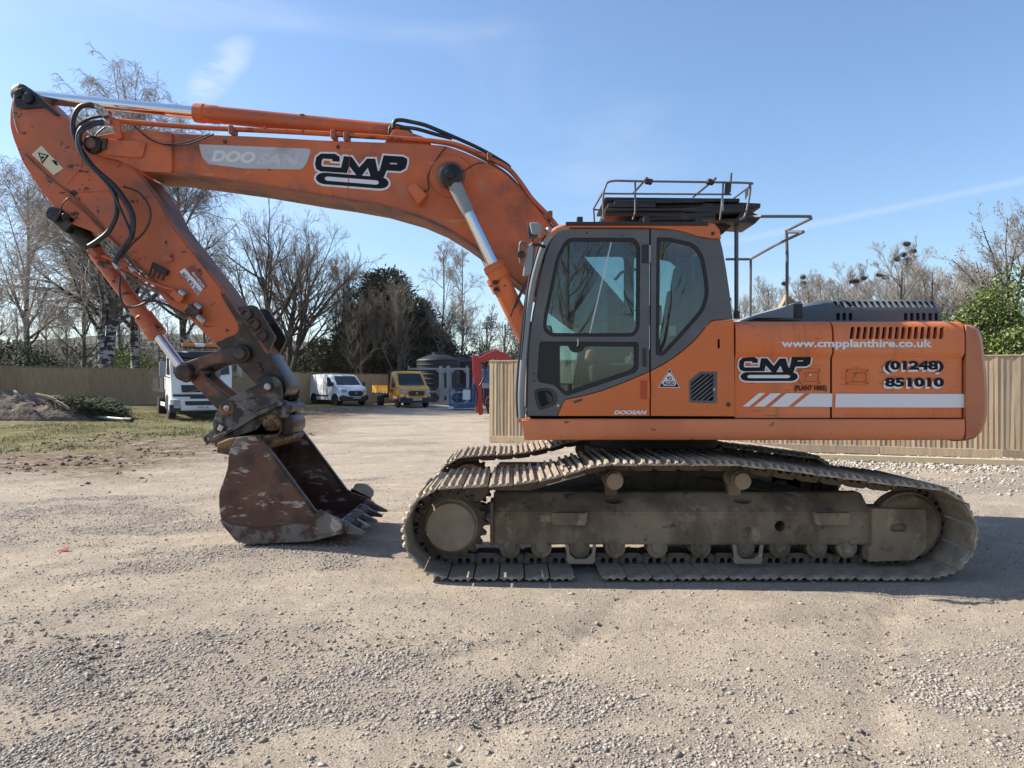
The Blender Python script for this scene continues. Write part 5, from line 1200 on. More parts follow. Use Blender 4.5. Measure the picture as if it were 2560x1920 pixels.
# teeth
for k in range(5):
    y_ = BK0+.075+k*(BK1-BK0-.15)/4; w = .06
    bm = bmesh.new(); A_ = P(846, 1316, BK0); B_ = P(870, 1326, BK0); T_ = P(911, 1338, BK0)
    secs = [(A_, .045, .05), (B_, .042, .045), (B_+(T_-B_)*.3, .038, .034), (T_, .030, .008)]; rings = []
    for c_, hw, hh in secs: rings.append([bm.verts.new((c_.x, y_+sy*hw, c_.z+sz_*hh)) for sy, sz_ in ((-1, -1), (1, -1), (1, 1), (-1, 1))])
    for a, b in zip(rings, rings[1:]):
        for i in range(4): bm.faces.new((a[i], a[(i+1) % 4], b[(i+1) % 4], b[i]))
    bm.faces.new(rings[0][::-1]); bm.faces.new(rings[-1]); bmesh.ops.recalc_face_normals(bm, faces=bm.faces[:])
    bmesh.ops.bevel(bm, geom=bm.edges[:], offset=.006, segments=2, affect='EDGES')
    tooth = link('tooth', from_bm(bm), M['bucketworn'], bk)
    lathe('tooth_adapter', Vector((A_.x-.02, y_, A_.z)), Vector((B_.x, y_, B_.z)), [(0, .05), (.05, .066), (.1, .062), (.115, .045)], M['bucketworn'], tooth, 10)
box('lip', Vector(((P(846, 1320, BK0)).x, (BK0+BK1)/2, P(846, 1325, BK0).z)), (.14, BK1-BK0-.06, .04), M['bucketworn'], bk, Matrix.Rotation(.25, 3, 'Y'), .008)

# ---------------------------------------------------------------- emblems and lettering
def rot2(pts, c_, a): return [(c_[0]+(p[0]-c_[0])*math.cos(a)-(p[1]-c_[1])*math.sin(a), c_[1]+(p[0]-c_[0])*math.sin(a)+(p[1]-c_[1])*math.cos(a)) for p in pts]
def stad(cx, cy, hl, hh, n=10):
    out = []
    for k in range(2*n):
        a = -math.pi/2+math.pi*(k % n)/(n-1)
        if k < n: out.append((cx+hl-hh*1.6+hh*1.6*math.cos(a), cy+hh*math.sin(a)))
        else: out.append((cx-hl+hh*1.6-hh*1.6*math.cos(a), cy-hh*math.sin(a)))
    return out
LC = (1335, 650); ua = -R(4.6)
C_ = rot2([(1165, 582), (1110, 578), (1112, 562), (1036, 557), (1026, 572), (1020, 606), (1030, 622), (1176, 632), (1168, 668), (1018, 658), (986, 642), (974, 605), (985, 548), (1020, 521), (1130, 523), (1166, 546)], LC, ua)
M_ = rot2([(1171, 668), (1202, 541), (1262, 547), (1322, 632), (1385, 560), (1447, 562), (1466, 660), (1483, 655), (1516, 535), (1668, 545), (1699, 562), (1699, 592), (1686, 636), (1648, 657), (1537, 651), (1514, 706), (1412, 697), (1390, 626), (1342, 691), (1300, 688), (1241, 612), (1224, 672)], LC, ua)
PH = rot2([(1566, 590), (1624, 593), (1622, 607), (1560, 604)], LC, ua)
S_ = stad(1274, 738, 288, 46); SH = stad(1270, 738, 215, 17)
def emblem(cx, cy, wpx, d, tilt, parent, hs_=1.0):
    k = wpx/725.0
    def tr(o): return [(P(cx+(a-LC[0])*k, cy+(b-LC[1])*k*hs_, d).x, P(cx+(a-LC[0])*k, cy+(b-LC[1])*k*hs_, d).z) for a, b in o]
    cc = P(cx, cy, d)
    def build(nm, outl, y, m_, off):
        me_ = curve_mesh([tr(o) for o in outl], .0, 0, off)
        n = len(me_.vertices); a = np.empty(n*3, np.float32); me_.vertices.foreach_get('co', a); a = a.reshape(-1, 3)
        dx, dz = a[:, 0]-cc.x, a[:, 1]-cc.z
        b = np.stack([cc.x+dx*math.cos(tilt)-dz*math.sin(tilt), np.full(n, y), cc.z+dx*math.sin(tilt)+dz*math.cos(tilt)], 1).astype(np.float32)
        me_.vertices.foreach_set('co', b.ravel()); me_.update()
        return link(nm, me_, m_, parent, 0)
    y = d
    wo = k*16/F*d
    build('emblem_outline', [C_], y-.003, M['decal_white'], wo); build('emblem_outline', [M_], y-.0036, M['decal_white'], wo); build('emblem_outline', [S_], y-.0042, M['decal_white'], wo)
    build('emblem_letter', [C_], y-.0056, M['decal_black'], wo*.12); build('emblem_letter', [M_, PH], y-.0062, M['decal_black'], wo*.12); build('emblem_ring', [S_, SH], y-.0068, M['decal_black'], 0)
emblem(480+1335/3.16, 220+650/3.16, 725/3.16, BN, -R(4.6), boom)
emblem(1800+400/2.91, 700+640/2.91, 525/2.91, DN+.035, 0, d1, .98)
# silver panel with the worn maker's name on the boom
sp_ = fillet([(480+a/3.16, 220+b/3.16) for a, b in [(55, 445), (925, 480), (940, 500), (905, 600), (870, 640), (840, 645), (400, 635), (130, 602), (82, 552)]], 4)
slab('name_panel', sp_, BN, BN-.004, BN-.002, M['decal_grey'], boom, bevel=0)
lettering('lettering', 'DOO', 480+150/3.16, 480+500/3.16, 220+578/3.16+1, 220+488/3.16, BN-.006, M['decal_pale'], boom, .05, .22, -R(2.5))
lettering('lettering', 'SAN', 480+510/3.16, 480+850/3.16, 220+600/3.16+1, 220+512/3.16, BN-.006, M['decal_faint'], boom, .05, .22, -R(2.5))
def dx(v): return 1800+v/2.91
def dy(v): return 700+v/2.91
DL = DN-.003; DL2 = DN+.030
lettering('lettering', 'www.cmpplanthire.co.uk', dx(445), dx(1545), dy(506), dy(432), DL, M['decal_white'], d1, .035)
for b_, x0, x1, y0, y1 in (('(01248)', 1198, 1628, 672, 588), ('851010', 1200, 1630, 778, 710)):
    lettering('lettering', b_, dx(x0)-4, dx(x1)-4, dy(y1 if False else y0)+5, dy(y1)+5, DL2, M['decal_white'], d2, .055)
    lettering('lettering', b_, dx(x0), dx(x1), dy(y0), dy(y1), DL2-.0012, M['decal_black'], d2, .05)
lettering('lettering', '(PLANT HIRE)', dx(541), dx(776), dy(816), dy(766), DL2, M['decal_black'], d1, .03)
for pts in ([(283, 822), (330, 822), (212, 921), (163, 921)], [(369, 824), (445, 824), (325, 921), (246, 921)], [(480, 824), (614, 824), (495, 922), (366, 922)], [(654, 826), (817, 827), (814, 923), (533, 922)]):
    slab('stripe', [(dx(a), dy(b)) for a, b in pts], DN+.035, DN+.033, DN+.037, M['decal_white'], d1, bevel=0)
slab('stripe', [(dx(842), dy(827)), (dx(1790), dy(829)), (dx(1792), dy(928)), (dx(838), dy(926))], DN+.035, DN+.033, DN+.037, M['decal_white'], d2, bevel=0)

# ---------------------------------------------------------------- bundle of black boards in the roof rack
bun = empty('board_bundle', P(1680, 550, CN+.5)); WROOT.add(bun.name)
tag(bun, 'bundle of flat black boards lying in the wire rack on the cab roof', 'boards')
for x0, x1, y0, y1, ya, yb, rt in ((1512, 1790, 542, 526, .2, .85, -.012), (1514, 1712, 527, 519, .16, .6, .0), (1520, 1640, 518, 508, .16, .5, .0), (1708, 1860, 532, 516, .2, .7, .045), (1536, 1762, 508, 499, .22, .75, .02), (1512, 1850, 503, 494, .3, .95, -.01), (1600, 1790, 550, 540, .2, .8, .03), (1640, 1860, 520, 508, .3, .9, -.02), (1820, 1902, 518, 506, .35, .7, -.05)):
    a = P(x0, y0, CN+ya); b = P(x1, y1, CN+ya)
    box('board', Vector(((a.x+b.x)/2, CN+(ya+yb)/2, (a.z+b.z)/2)), (b.x-a.x, yb-ya, b.z-a.z), M['boards'], bun, Matrix.Rotation(-rt, 3, 'Y'), .008, 2)
slab('angled_plate', [(1858, 520), (1905, 541), (1888, 559), (1800, 553), (1750, 549), (1840, 545)], CN+.3, CN+.3, CN+.7, M['boards'], bun, bevel=.006)
slab('angled_plate', [(1790, 548), (1850, 546), (1808, 584), (1800, 585), (1790, 566)], CN+.45, CN+.45, CN+.7, M['boards'], bun, bevel=.006)
# loose timber and cloth on the deck behind the handrail
o = plate('timber_offcut', [P(1930, 792, 7.6), P(1938, 795, 7.55), P(1970, 738, 7.55), P(1962, 734, 7.6)], .16, M['tan'], None, .004); tag(o, 'short plank propped on the grey deck behind the handrail', 'plank')
# ================================================================ fences
M['fence'] = island_mat('weathered_softwood', [(0.20, 0.145, 0.095), (0.27, 0.205, 0.14), (0.235, 0.18, 0.125), (0.31, 0.245, 0.175)])
def wood_mat(name, a, b, c_):
    m = mat(name, a, 0.85, layers=[(b, 3.0, .4, .65, 5, (6, 6, .5)), (c_, 14.0, .55, .7, 4, (8, 8, .25)), ((a[0]*.45, a[1]*.42, a[2]*.4), 5.0, .66, .72, 3, (1, 1, 1))], bump=(40, .15, .004), spec=.2); return m
WD = [wood_mat('weathered_board_%d' % i, a, b, c_) for i, (a, b, c_) in enumerate([((.43, .33, .22), (.35, .275, .19), (.24, .185, .125)), ((.55, .415, .265), (.43, .33, .22), (.31, .235, .155)), ((.30, .235, .16), (.38, .295, .20), (.20, .155, .11)), ((.52, .36, .205), (.40, .285, .175), (.28, .195, .12))])]
FB = [wood_mat('brown_fence_board_%d' % i, a, b, c_) for i, (a, b, c_) in enumerate([((.42, .275, .145), (.32, .21, .12), (.22, .15, .09)), ((.48, .31, .165), (.36, .235, .135), (.25, .17, .10))])]  # own brown of the left fence, warmer than the right one
def board_mesh(w, h, t, seed):
    rnd = random.Random(seed); bm = bmesh.new()
    z1 = h+rnd.uniform(-.004, .004); lean = rnd.uniform(-.006, .006)
    v = [bm.verts.new(p) for p in ((-w/2, 0, 0), (w/2, -.010, 0), (w/2+lean, -.010, z1), (-w/2+lean, 0, z1), (-w/2, .008, 0), (w/2, t, 0), (w/2+lean, t, z1), (-w/2+lean, .008, z1))]
    for f in ((0, 1, 2, 3), (7, 6, 5, 4), (0, 4, 5, 1), (2, 6, 7, 3), (1, 5, 6, 2), (0, 3, 7, 4)): bm.faces.new([v[i] for i in f])
    bmesh.ops.recalc_face_normals(bm, faces=bm.faces[:]); return from_bm(bm)
# near fence on the right: every board a piece
fa, fb = Vector((-0.62, 20.0)), Vector((16.2, 13.75)); fv = fb-fa; flen = fv.length; fang = math.atan2(fv.y, fv.x)
rf = empty('board_fence', (fa.x, fa.y, 0), fang)
tag(rf, 'tall close-boarded timber fence running behind the cab and counterweight to the right', 'fence')
BH = 2.02; bmeshes = [board_mesh(.108, BH, .022, s_) for s_ in range(8)]
for i, b_ in enumerate(bmeshes): b_.materials.append(WD[i % 4])
nb = int(flen/.1)
for i in range(nb):
    o = bpy.data.objects.new('board', bmeshes[random.randrange(8)]); COL.objects.link(o); o.parent = rf
    o.location = (.05+i*.1, 0, .19+random.uniform(-.012, .008)); o.rotation_euler = (random.uniform(-.006, .006), random.uniform(-.008, .008), random.uniform(-.08, .05))
for i in range(int(flen/2.4)+1):
    box('post', Vector((min(i*2.4+.05, flen), .09, 1.05)), (.1, .1, 2.1), WD[2], rf); 
    L_ = min(2.4, flen-i*2.4)
    if L_ > .3:
        box('gravel_board', Vector((i*2.4+L_/2, -.006, .095)), (L_-.01, .03, .18), WD[(i+1) % 4], rf)
        box('cap_rail', Vector((i*2.4+L_/2, .012, 2.225)), (L_-.004, .075, .03), WD[1], rf)
        for z_ in (.5, 1.2, 1.95): box('rail', Vector((i*2.4+L_/2, .05, z_)), (L_-.01, .04, .08), WD[0], rf)
# pale timber on the ground in front of it
q0 = P(2073, 1141, 15.4); q1 = P(2520, 1156, 14.35)
mid = Vector(((q0.x+q1.x)/2, (q0.y+q1.y)/2, .07)); dv = q1-q0
M['fresh'] = wood_mat('fresh_sawn_timber', (.55, .44, .29), (.50, .39, .25), (.42, .32, .20))
o = box('timber_baulk', Vector((0, 0, 0)), (4.0, .11, .12), M['fresh'], None, None, .006); o.location = mid; o.rotation_euler = (0, 0, math.atan2(dv.y, dv.x)); tag(o, 'long pale sawn timber lying on the stones at the foot of the fence', 'timber')
# rear fence on the left: posts, caps, and close boards per bay
fa2 = Vector((-36.0, 27.0)); fb2 = Vector((-2.4, 57.24)); fv2 = (fb2-fa2); L2 = fv2.length; a2 = math.atan2(fv2.y, fv2.x)
lf = empty('board_fence', (fa2.x, fa2.y, 0), a2)
tag(lf, 'long brown timber fence along the far left edge of the yard', 'fence')
bays = int(L2/3.0)
for i in range(bays):
    c_ = fa2+fv2*((i+.5)/bays); z_ = float(base_h(c_.x, c_.y))-.05
    if c_.x < -0.74*c_.y-4: continue
    V = []; Fc = []
    nbd = 26; w = 3.0/nbd
    for k in range(nbd):
        x0 = i*3.0+k*w; y0 = random.uniform(-.012, .012); hh = 2.0+random.uniform(-.012, .012); b0 = len(V)
        for (x_, y_) in ((x0, y0+.006), (x0+w*.985, y0-.016), (x0+w*.985, y0+.012), (x0, y0+.02)): V += [(x_, y_, z_), (x_, y_, z_+hh)]
        for j in range(4): a = b0+2*j; b = b0+2*((j+1) % 4); Fc.append((a, b, b+1, a+1))
        Fc.append((b0+1, b0+3, b0+5, b0+7))
    me_ = bpy.data.meshes.new('m'); me_.from_pydata(V, [], Fc); me_.update(); me_.materials.append(FB[i % 2])
    o = link('fence_boards', me_, None, lf, 0); o['kind'] = 'stuff'
    box('post', Vector((i*3.0, .08, z_+1.0)), (.12, .12, 2.06), FB[1], lf); box('cap_rail', Vector((i*3.0+1.5, .0, z_+2.04)), (2.99, .09, .035), FB[1], lf)
# ================================================================ vehicles
def wmat(n, c_, r=.35, coat=.6, lay=()): return mat(n, c_, r, 0, layers=lay, coat=coat)
M['vwhite'] = wmat('white_van_paint', (.78, .79, .80)); M['twhite'] = wmat('white_lorry_paint', (.72, .73, .73), .4, .3, [((.5, .49, .46), 1.5, .55, .8, 5, (1, 1, 1), .5)])
M['vyellow'] = wmat('yellow_van_paint', (.70, .33, .018), .4, .4, [((.5, .25, .05), 1.5, .5, .8, 5)])
M['carglass'] = mat('dark_vehicle_glass', (.012, .016, .018), .05, 0, spec=.8); M['tyre'] = mat('tyre_rubber', (.018, .018, .018), .85); M['rim'] = mat('silver_wheel', (.35, .35, .36), .35, .7)
M['bplastic'] = mat('grey_black_bumper_plastic', (.022, .022, .024), .6); M['lampglass'] = mat('headlamp_lens', (.35, .37, .40), .08, .3); M['amber'] = mat('amber_lens', (.55, .16, .02), .25)
M['redpaint'] = mat('red_digger_paint', (.36, .028, .02), .45, layers=[((.22, .03, .025), 2, .5, .75, 5), (DUST, 4, .62, .85, 5, (1, 1, 1), .4)])
M['bluepaint'] = mat('blue_machine_paint', (.025, .10, .24), .45, layers=[((.09, .2, .36), 3, .5, .75, 5)]); M['tank'] = mat('dark_green_tank_plastic', (.004, .008, .012), .55, layers=[((.012, .02, .024), 1.2, .45, .75, 5)])
M['galv'] = mat('galvanised_steel', (.27, .29, .32), .5, .3, layers=[((.18, .20, .23), 3, .5, .7, 4)]); M['plate_white'] = mat('number_plate_white', (.7, .7, .68), .4)

def wheel(parent, x, y, r, w, out):
    "axle along x; out = +1/-1 outer side"
    t = lathe('wheel', (x-w/2, y, r), (x+w/2, y, r), [(0, r*.6), (0, r*.93), (.03, r), (w-.03, r), (w, r*.93), (w, r*.6)], M['tyre'], parent, 26)
    lathe('rim', (x+out*(w/2-.05), y, r), (x+out*(w/2+.01), y, r), [(0, r*.62), (.04, r*.62), (.05, r*.5), (.03, r*.3), (.06, r*.12)], M['rim'], t, 20); return t
def vbody(name, prof, half, wf, matl, parent, nose=.0, crown=.04):
    "side profile (y back, z up) lofted across the width, with a rounded nose and roof"
    n = len(prof); zc = sum(p[1] for p in prof)/n; yc_ = sum(p[0] for p in prof)/n; bm = bmesh.new(); rings = []
    for xi in (-1, -.985, -.93, -.8, -.6, -.35, -.1, .1, .35, .6, .8, .93, .985, 1):
        k = {1: .955, .985: .985}.get(round(abs(xi), 3), 1.0); rr = []
        for y, z in prof:
            y2 = yc_+(y-yc_)*(1-(1-k)*.35); z2 = zc+(z-zc)*k
            rr.append(bm.verts.new((half*wf(y2, z2)*xi, y2+nose*abs(xi)**3*max(0, min(1, (1.2-y2)/1.2)), z2-crown*xi*xi*max(0, (z2-zc)))))
        rings.append(rr)
    for a, b in zip(rings, rings[1:]):
        for i in range(n): bm.faces.new((a[i], a[(i+1) % n], b[(i+1) % n], b[i]))
    bm.faces.new(rings[0][::-1]); bm.faces.new(rings[-1]); bmesh.ops.recalc_face_normals(bm, faces=bm.faces[:])
    return link(name, from_bm(bm), matl, parent, 40)
def vpanel(name, yz, half, wf, matl, parent, sides=(-1, 1), proud=.012):
    out = None
    for s in sides:
        pts = [Vector((s*(half*wf(y, z)+proud), y, z)) for y, z in yz]
        c_ = sum(pts, Vector())/len(pts)
        if s < 0: pts = pts[::-1]
        bm = bmesh.new(); vs_ = [bm.verts.new(p) for p in pts]; cv = bm.verts.new(c_)
        vi = [bm.verts.new(p-Vector((s*.05, 0, 0))) for p in pts]
        n = len(pts)
        for i in range(n): bm.faces.new((vs_[i], vs_[(i+1) % n], cv)); bm.faces.new((vs_[(i+1) % n], vs_[i], vi[i], vi[(i+1) % n]))
        bmesh.ops.recalc_face_normals(bm, faces=bm.faces[:]); out = link(name, from_bm(bm), matl, parent, 30)
    return out
def vfront(name, xz, yfun, matl, parent, proud=.012, t=.05):
    "panel on the front (towards -y): outline in x, z with y given by yfun(x, z)"
    ol = []
    for i in range(len(xz)):
        a = xz[i]; b = xz[(i+1) % len(xz)]; m = max(1, int(math.hypot(a[0]-b[0], a[1]-b[1])/.15))
        ol += [(a[0]+(b[0]-a[0])*k/m, a[1]+(b[1]-a[1])*k/m) for k in range(m)]
    n = len(ol); cx = sum(p[0] for p in ol)/n; cz_ = sum(p[1] for p in ol)/n; bm = bmesh.new()
    def V_(x, z): return bm.verts.new((x, yfun(x, z)-proud, z))
    rings = [[V_(cx+(x-cx)*k, cz_+(z-cz_)*k) for x, z in ol] for k in (1, .75, .5, .25)]; cv = V_(cx, cz_)
    vi = [bm.verts.new((x, yfun(x, z)+t, z)) for x, z in ol]
    for a, b in zip(rings, rings[1:]):
        for i in range(n): bm.faces.new((a[i], a[(i+1) % n], b[(i+1) % n], b[i]))
    for i in range(n): bm.faces.new((rings[-1][i], rings[-1][(i+1) % n], cv)); bm.faces.new((rings[0][(i+1) % n], rings[0][i], vi[i], vi[(i+1) % n]))
    bmesh.ops.recalc_face_normals(bm, faces=bm.faces[:]); return link(name, from_bm(bm), matl, parent, 30)
def front_fun(prof, half, nose):
    pts = [(prof[0][1]-1, prof[0][0])]
    for y, z in prof:
        if z > pts[-1][0]: pts.append((z, y))
        else: break
    zs_ = [p[0] for p in pts]; ys_ = [p[1] for p in pts]
    def f(x, z): y = float(np.interp(z, zs_, ys_)); return y+nose*min(1.2, abs(x)/half)**3*max(0, min(1, (1.2-y)/1.2))
    return f
def vtext(body, x0, x1, z0, z1, y, matl, parent, bold=.02): return link('lettering', place_text(text_mesh(body, bold), (x0, y, z0), (1, 0, 0), (0, 0, 1), x1-x0, z1-z0), matl, parent, 0)

def van(loc, rz, paint, pickup):
    v = empty('flatbed_van' if pickup else 'panel_van', loc, rz)
    Lr = 2.05 if pickup else 4.95; H_ = 2.22 if pickup else 1.98
    if pickup: prof = [(.0, .42), (.0, .95), (.06, 1.12), (.30, 1.24), (.82, 1.33), (1.50, 2.12), (1.75, 2.2), (2.2, 2.18), (2.22, .45), (1.35, .42), (.3, .34)]
    else: prof = [(.0, .42), (.0, .82), (.08, 1.0), (.35, 1.12), (.88, 1.26), (1.62, 1.88), (1.9, 1.955), (3.2, 1.985), (4.7, 1.95), (4.93, 1.80), (4.97, .5), (4.9, .36), (1.35, .33), (.3, .30)]
    def wf(y, z): return (1-.10*max(0, min(1, (z-1.0)/1.0)))*(1-.13*max(0, (.75-y)/.75)**2)*(1-.04*max(0, (y-4.2)))
    b = vbody('body', fillet(prof, .09, 4), .99, wf, paint, v, .24)
    f0 = fy = front_fun(prof, .99, .24)
    ws = [(.86, 1.31), (1.50, 2.03)] if pickup else [(.92, 1.27), (1.60, 1.83)]
    vfront('windscreen', [(-.80, ws[0][1]+.03), (-.4, ws[0][1]-.01), (.4, ws[0][1]-.01), (.80, ws[0][1]+.03), (.70, ws[1][1]), (-.70, ws[1][1])], fy, M['carglass'], v, .02, .05)
    if pickup: sw = [(1.02, 1.30), (1.78, 1.26), (1.86, 1.95), (1.50, 1.93), (1.10, 1.45)]
    else: sw = [(1.10, 1.22), (1.95, 1.18), (2.05, 1.74), (1.72, 1.76), (1.2, 1.36)]
    vpanel('side_window', sw, .99, wf, M['carglass'], v)
    if not pickup: vpanel('rub_strip', [(1.75, .56), (3.55, .56), (3.55, .68), (1.75, .66)], .99, wf, M['bplastic'], v)
    # bumper, grille, lamps, plate
    vfront('bumper', [(-.90, .34), (-.5, .30), (.5, .30), (.9, .34), (.93, .52), (.84, .66), (.45, .56), (-.45, .56), (-.84, .66), (-.93, .52)], f0, M['bplastic'], v, .07, .2)
    g0, g1 = (.72, 1.0) if pickup else (.60, .92)
    gr = vfront('grille', [(-.46, g0+.05), (-.36, g0), (.36, g0), (.46, g0+.05), (.50, g1-.08), (.40, g1), (-.40, g1), (-.50, g1-.08)], f0, M['bplastic'], v, .05, .08)
    lathe('badge', (0, f0(0, g0+.2)-.075, (g0+g1)/2), (0, f0(0, g0+.2)-.04, (g0+g1)/2), [(0, .075), (.035, .08)], M['rim'], gr, 20)
    for s in (-1, 1):
        pts = [(s*.56, g1-.06), (s*.80, g1-.10), (s*.90, g1+.08), (s*.72, g1+.10), (s*.58, g1+.06)]
        vfront('headlight', pts if s > 0 else pts[::-1], f0, M['lampglass'], v, .035, .1)
        box('mirror', Vector((s*1.08, 1.02, 1.32)), (.18, .10, .26), M['bplastic'], v, None, .03, 2)
        wheel(v, s*.86, .88, .34, .22, s)
        vfront('arch', [(s*.5, .3), (s*.5001, .3), (s*.5, .301)], f0, M['bplastic'], v) if False else None
    for s in (-1, 1):
        vpanel('wheel_arch', [(.88+.42*math.cos(a), .34+.42*math.sin(a)) for a in np.linspace(-.1, math.pi+.1, 9)], .99, wf, M['void'], v, (s,), .006)
    np_ = box('number_plate', Vector((.02, f0(0, .5)-.10, .50)), (.52, .02, .115), M['plate_white'], v)
    vtext('EN18 HFX' if not pickup else 'GN66 BCY', -.2, .24, .465, .535, f0(0, .5)-.1125, M['decal_black'], np_)
    if not pickup:
        for s in (-1, 1):
            wheel(v, s*.86, 3.85, .34, .22, s)
            vpanel('wheel_arch', [(3.85+.42*math.cos(a), .34+.42*math.sin(a)) for a in np.linspace(-.1, math.pi+.1, 9)], .99, wf, M['void'], v, (s,), .006)
        vpanel('door_seam', [(2.08, .5), (2.10, .5), (2.14, 1.9), (2.12, 1.9)], .99, wf, M['bplastic'], v, (-1, 1), .004)
    else:
        box('bed', Vector((0, 3.95, .88)), (2.1, 3.3, .10), M['bplastic'], v); box('chassis', Vector((0, 3.4, .62)), (.8, 3.9, .2), M['bplastic'], v)
        for s in (-1, 1):
            box('drop_side', Vector((s*1.04, 3.95, 1.12)), (.04, 3.28, .38), M['vyellow'], v)
            for k in range(6): box('hazard_mark', Vector((s*1.055, 2.5+k*.58, .88)), (.012, .28, .08), M['plate_white'], v, None, .002)
            for k in range(4): wheel_ok = None
            wheel(v, s*.86, 4.35, .34, .3, s)
        box('tail_board', Vector((0, 5.58, 1.12)), (2.06, .04, .38), M['vyellow'], v); box('headboard', Vector((0, 2.36, 1.62)), (2.0, .05, 1.3), M['bplastic'], v)
        vpanel('hazard_panel', [(.55, .52), (1.25, .50), (1.25, .72), (.55, .70)], .99, wf, M['red'], v, (-1, 1), .02)
        for k in range(3): vpanel('hazard_mark', [(.58+k*.24, .52), (.70+k*.24, .52), (.78+k*.24, .71), (.66+k*.24, .71)], .99, wf, M['plate_white'], v, (-1, 1), .026)
        for s in (-1, 1): pts = [(s*.5, .60), (s*.88, .66), (s*.9, .78), (s*.52, .71)]; vfront('hazard_mark', pts if s > 0 else pts[::-1], f0, M['plate_white'], v, .085, .1); pts = [(s*.64, .63), (s*.76, .645), (s*.77, .75), (s*.66, .735)]; vfront('hazard_mark', pts if s > 0 else pts[::-1], f0, M['red'], v, .092, .1)
        o_ = link('lettering', place_text(text_mesh('HIRE', .03), (-.99*wf(1.4, .95)-.02, 2.05, .9), (0, -1, 0), (0, 0, 1), .8, .22), M['decal_black'], v, 0)
        box('beacon_bar', Vector((0, 1.9, 2.24)), (1.2, .2, .08), M['bplastic'], v)
    return v
q = P(900, 1014, 46.0); wv = van((q.x, q.y-1.2, gz1(q.x, q.y)), R(40), M['vwhite'], False); tag(wv, 'clean white panel van parked against the far fence', 'van')
q = P(1045, 1020, 43.5); yv = van((q.x, q.y-.6, gz1(q.x, q.y)), R(27), M['vyellow'], True); tag(yv, 'yellow flatbed van with drop sides parked beside the white van', 'van')

# white flatbed lorry
q = P(506, 1044, 30.4); tr = empty('flatbed_lorry', (q.x, q.y, gz1(q.x, q.y)), R(31)); tag(tr, 'white flatbed lorry with amber roof lights parked on the grass', 'lorry')
prof = [(.0, .75), (-.03, 1.25), (.02, 1.72), (.10, 2.02), (.28, 2.70), (.42, 2.86), (1.7, 2.92), (1.75, .8), (1.2, .62), (.25, .62)]
def wft(y, z): return 1-.035*max(0, z-1.9)-.05*max(0, (.35-y)/.35)**2
cb_ = vbody('lorry_cab', fillet(prof, .08, 4), 1.23, wft, M['twhite'], tr, .10)
ft = front_fun(prof, 1.23, .10)
vfront('windscreen', [(-1.09, 1.92), (-.6, 1.86), (.6, 1.86), (1.09, 1.92), (1.05, 2.62), (.98, 2.70), (-.98, 2.70), (-1.05, 2.62)], ft, M['carglass'], tr, .03, .06)
vfront('sun_visor', [(-1.08, 2.60), (1.08, 2.60), (1.06, 2.84), (.9, 2.94), (-.9, 2.94), (-1.06, 2.84)], lambda x, z: ft(x, z)-.14, M['bplastic'], tr, .0, .10)
g_ = vfront('grille', [(-.78, 1.16), (.78, 1.16), (.82, 1.46), (-.82, 1.46)], ft, M['bplastic'], tr, .03, .06)
lathe('badge', (0, ft(0, 1.3)-.075, 1.31), (0, ft(0, 1.3)-.03, 1.31), [(0, .06), (0, .095), (.02, .10), (.045, .10)], M['rim'], g_, 24); lathe('badge_centre', (0, ft(0, 1.3)-.082, 1.31), (0, ft(0, 1.3)-.06, 1.31), [(0, .058), (.02, .06)], M['bplastic'], g_, 20)
tube('grille_bar', [Vector((-.55, ft(0, 1.2)-.06, 1.16)), Vector((.55, ft(0, 1.3)-.06, 1.45))], .016, M['rim'], g_, 6)
vfront('lower_grille', [(-1.12, .98), (1.12, .98), (1.10, 1.08), (-1.10, 1.08)], ft, M['bplastic'], tr, .02, .06); vfront('lower_grille', [(-.45, .90), (.45, .90), (.47, 1.0), (-.47, 1.0)], ft, M['bplastic'], tr, .045, .06)
bmpr = vbody('bumper', fillet([(-.10, .40), (-.12, .88), (.5, .92), (.5, .42)], .06), 1.24, lambda y, z: 1-.03*max(0, (.2-y)), M['twhite'], tr, .0, .0)
vfront('bumper_slot', fillet([(-.66, .62), (.66, .62), (.69, .80), (-.69, .80)], .05), lambda x, z: -.12, M['bplastic'], bmpr, .01, .05)
np_ = box('number_plate', Vector((0, -.135, .53)), (.56, .02, .12), M['plate_white'], bmpr); vtext('WX02 LXB', -.22, .22, .495, .565, -.148, M['decal_black'], np_)
vfront('lower_valance', [(-1.24, .34), (1.24, .34), (1.24, .46), (-1.24, .46)], lambda x, z: -.08, M['bplastic'], tr, .0, .3)
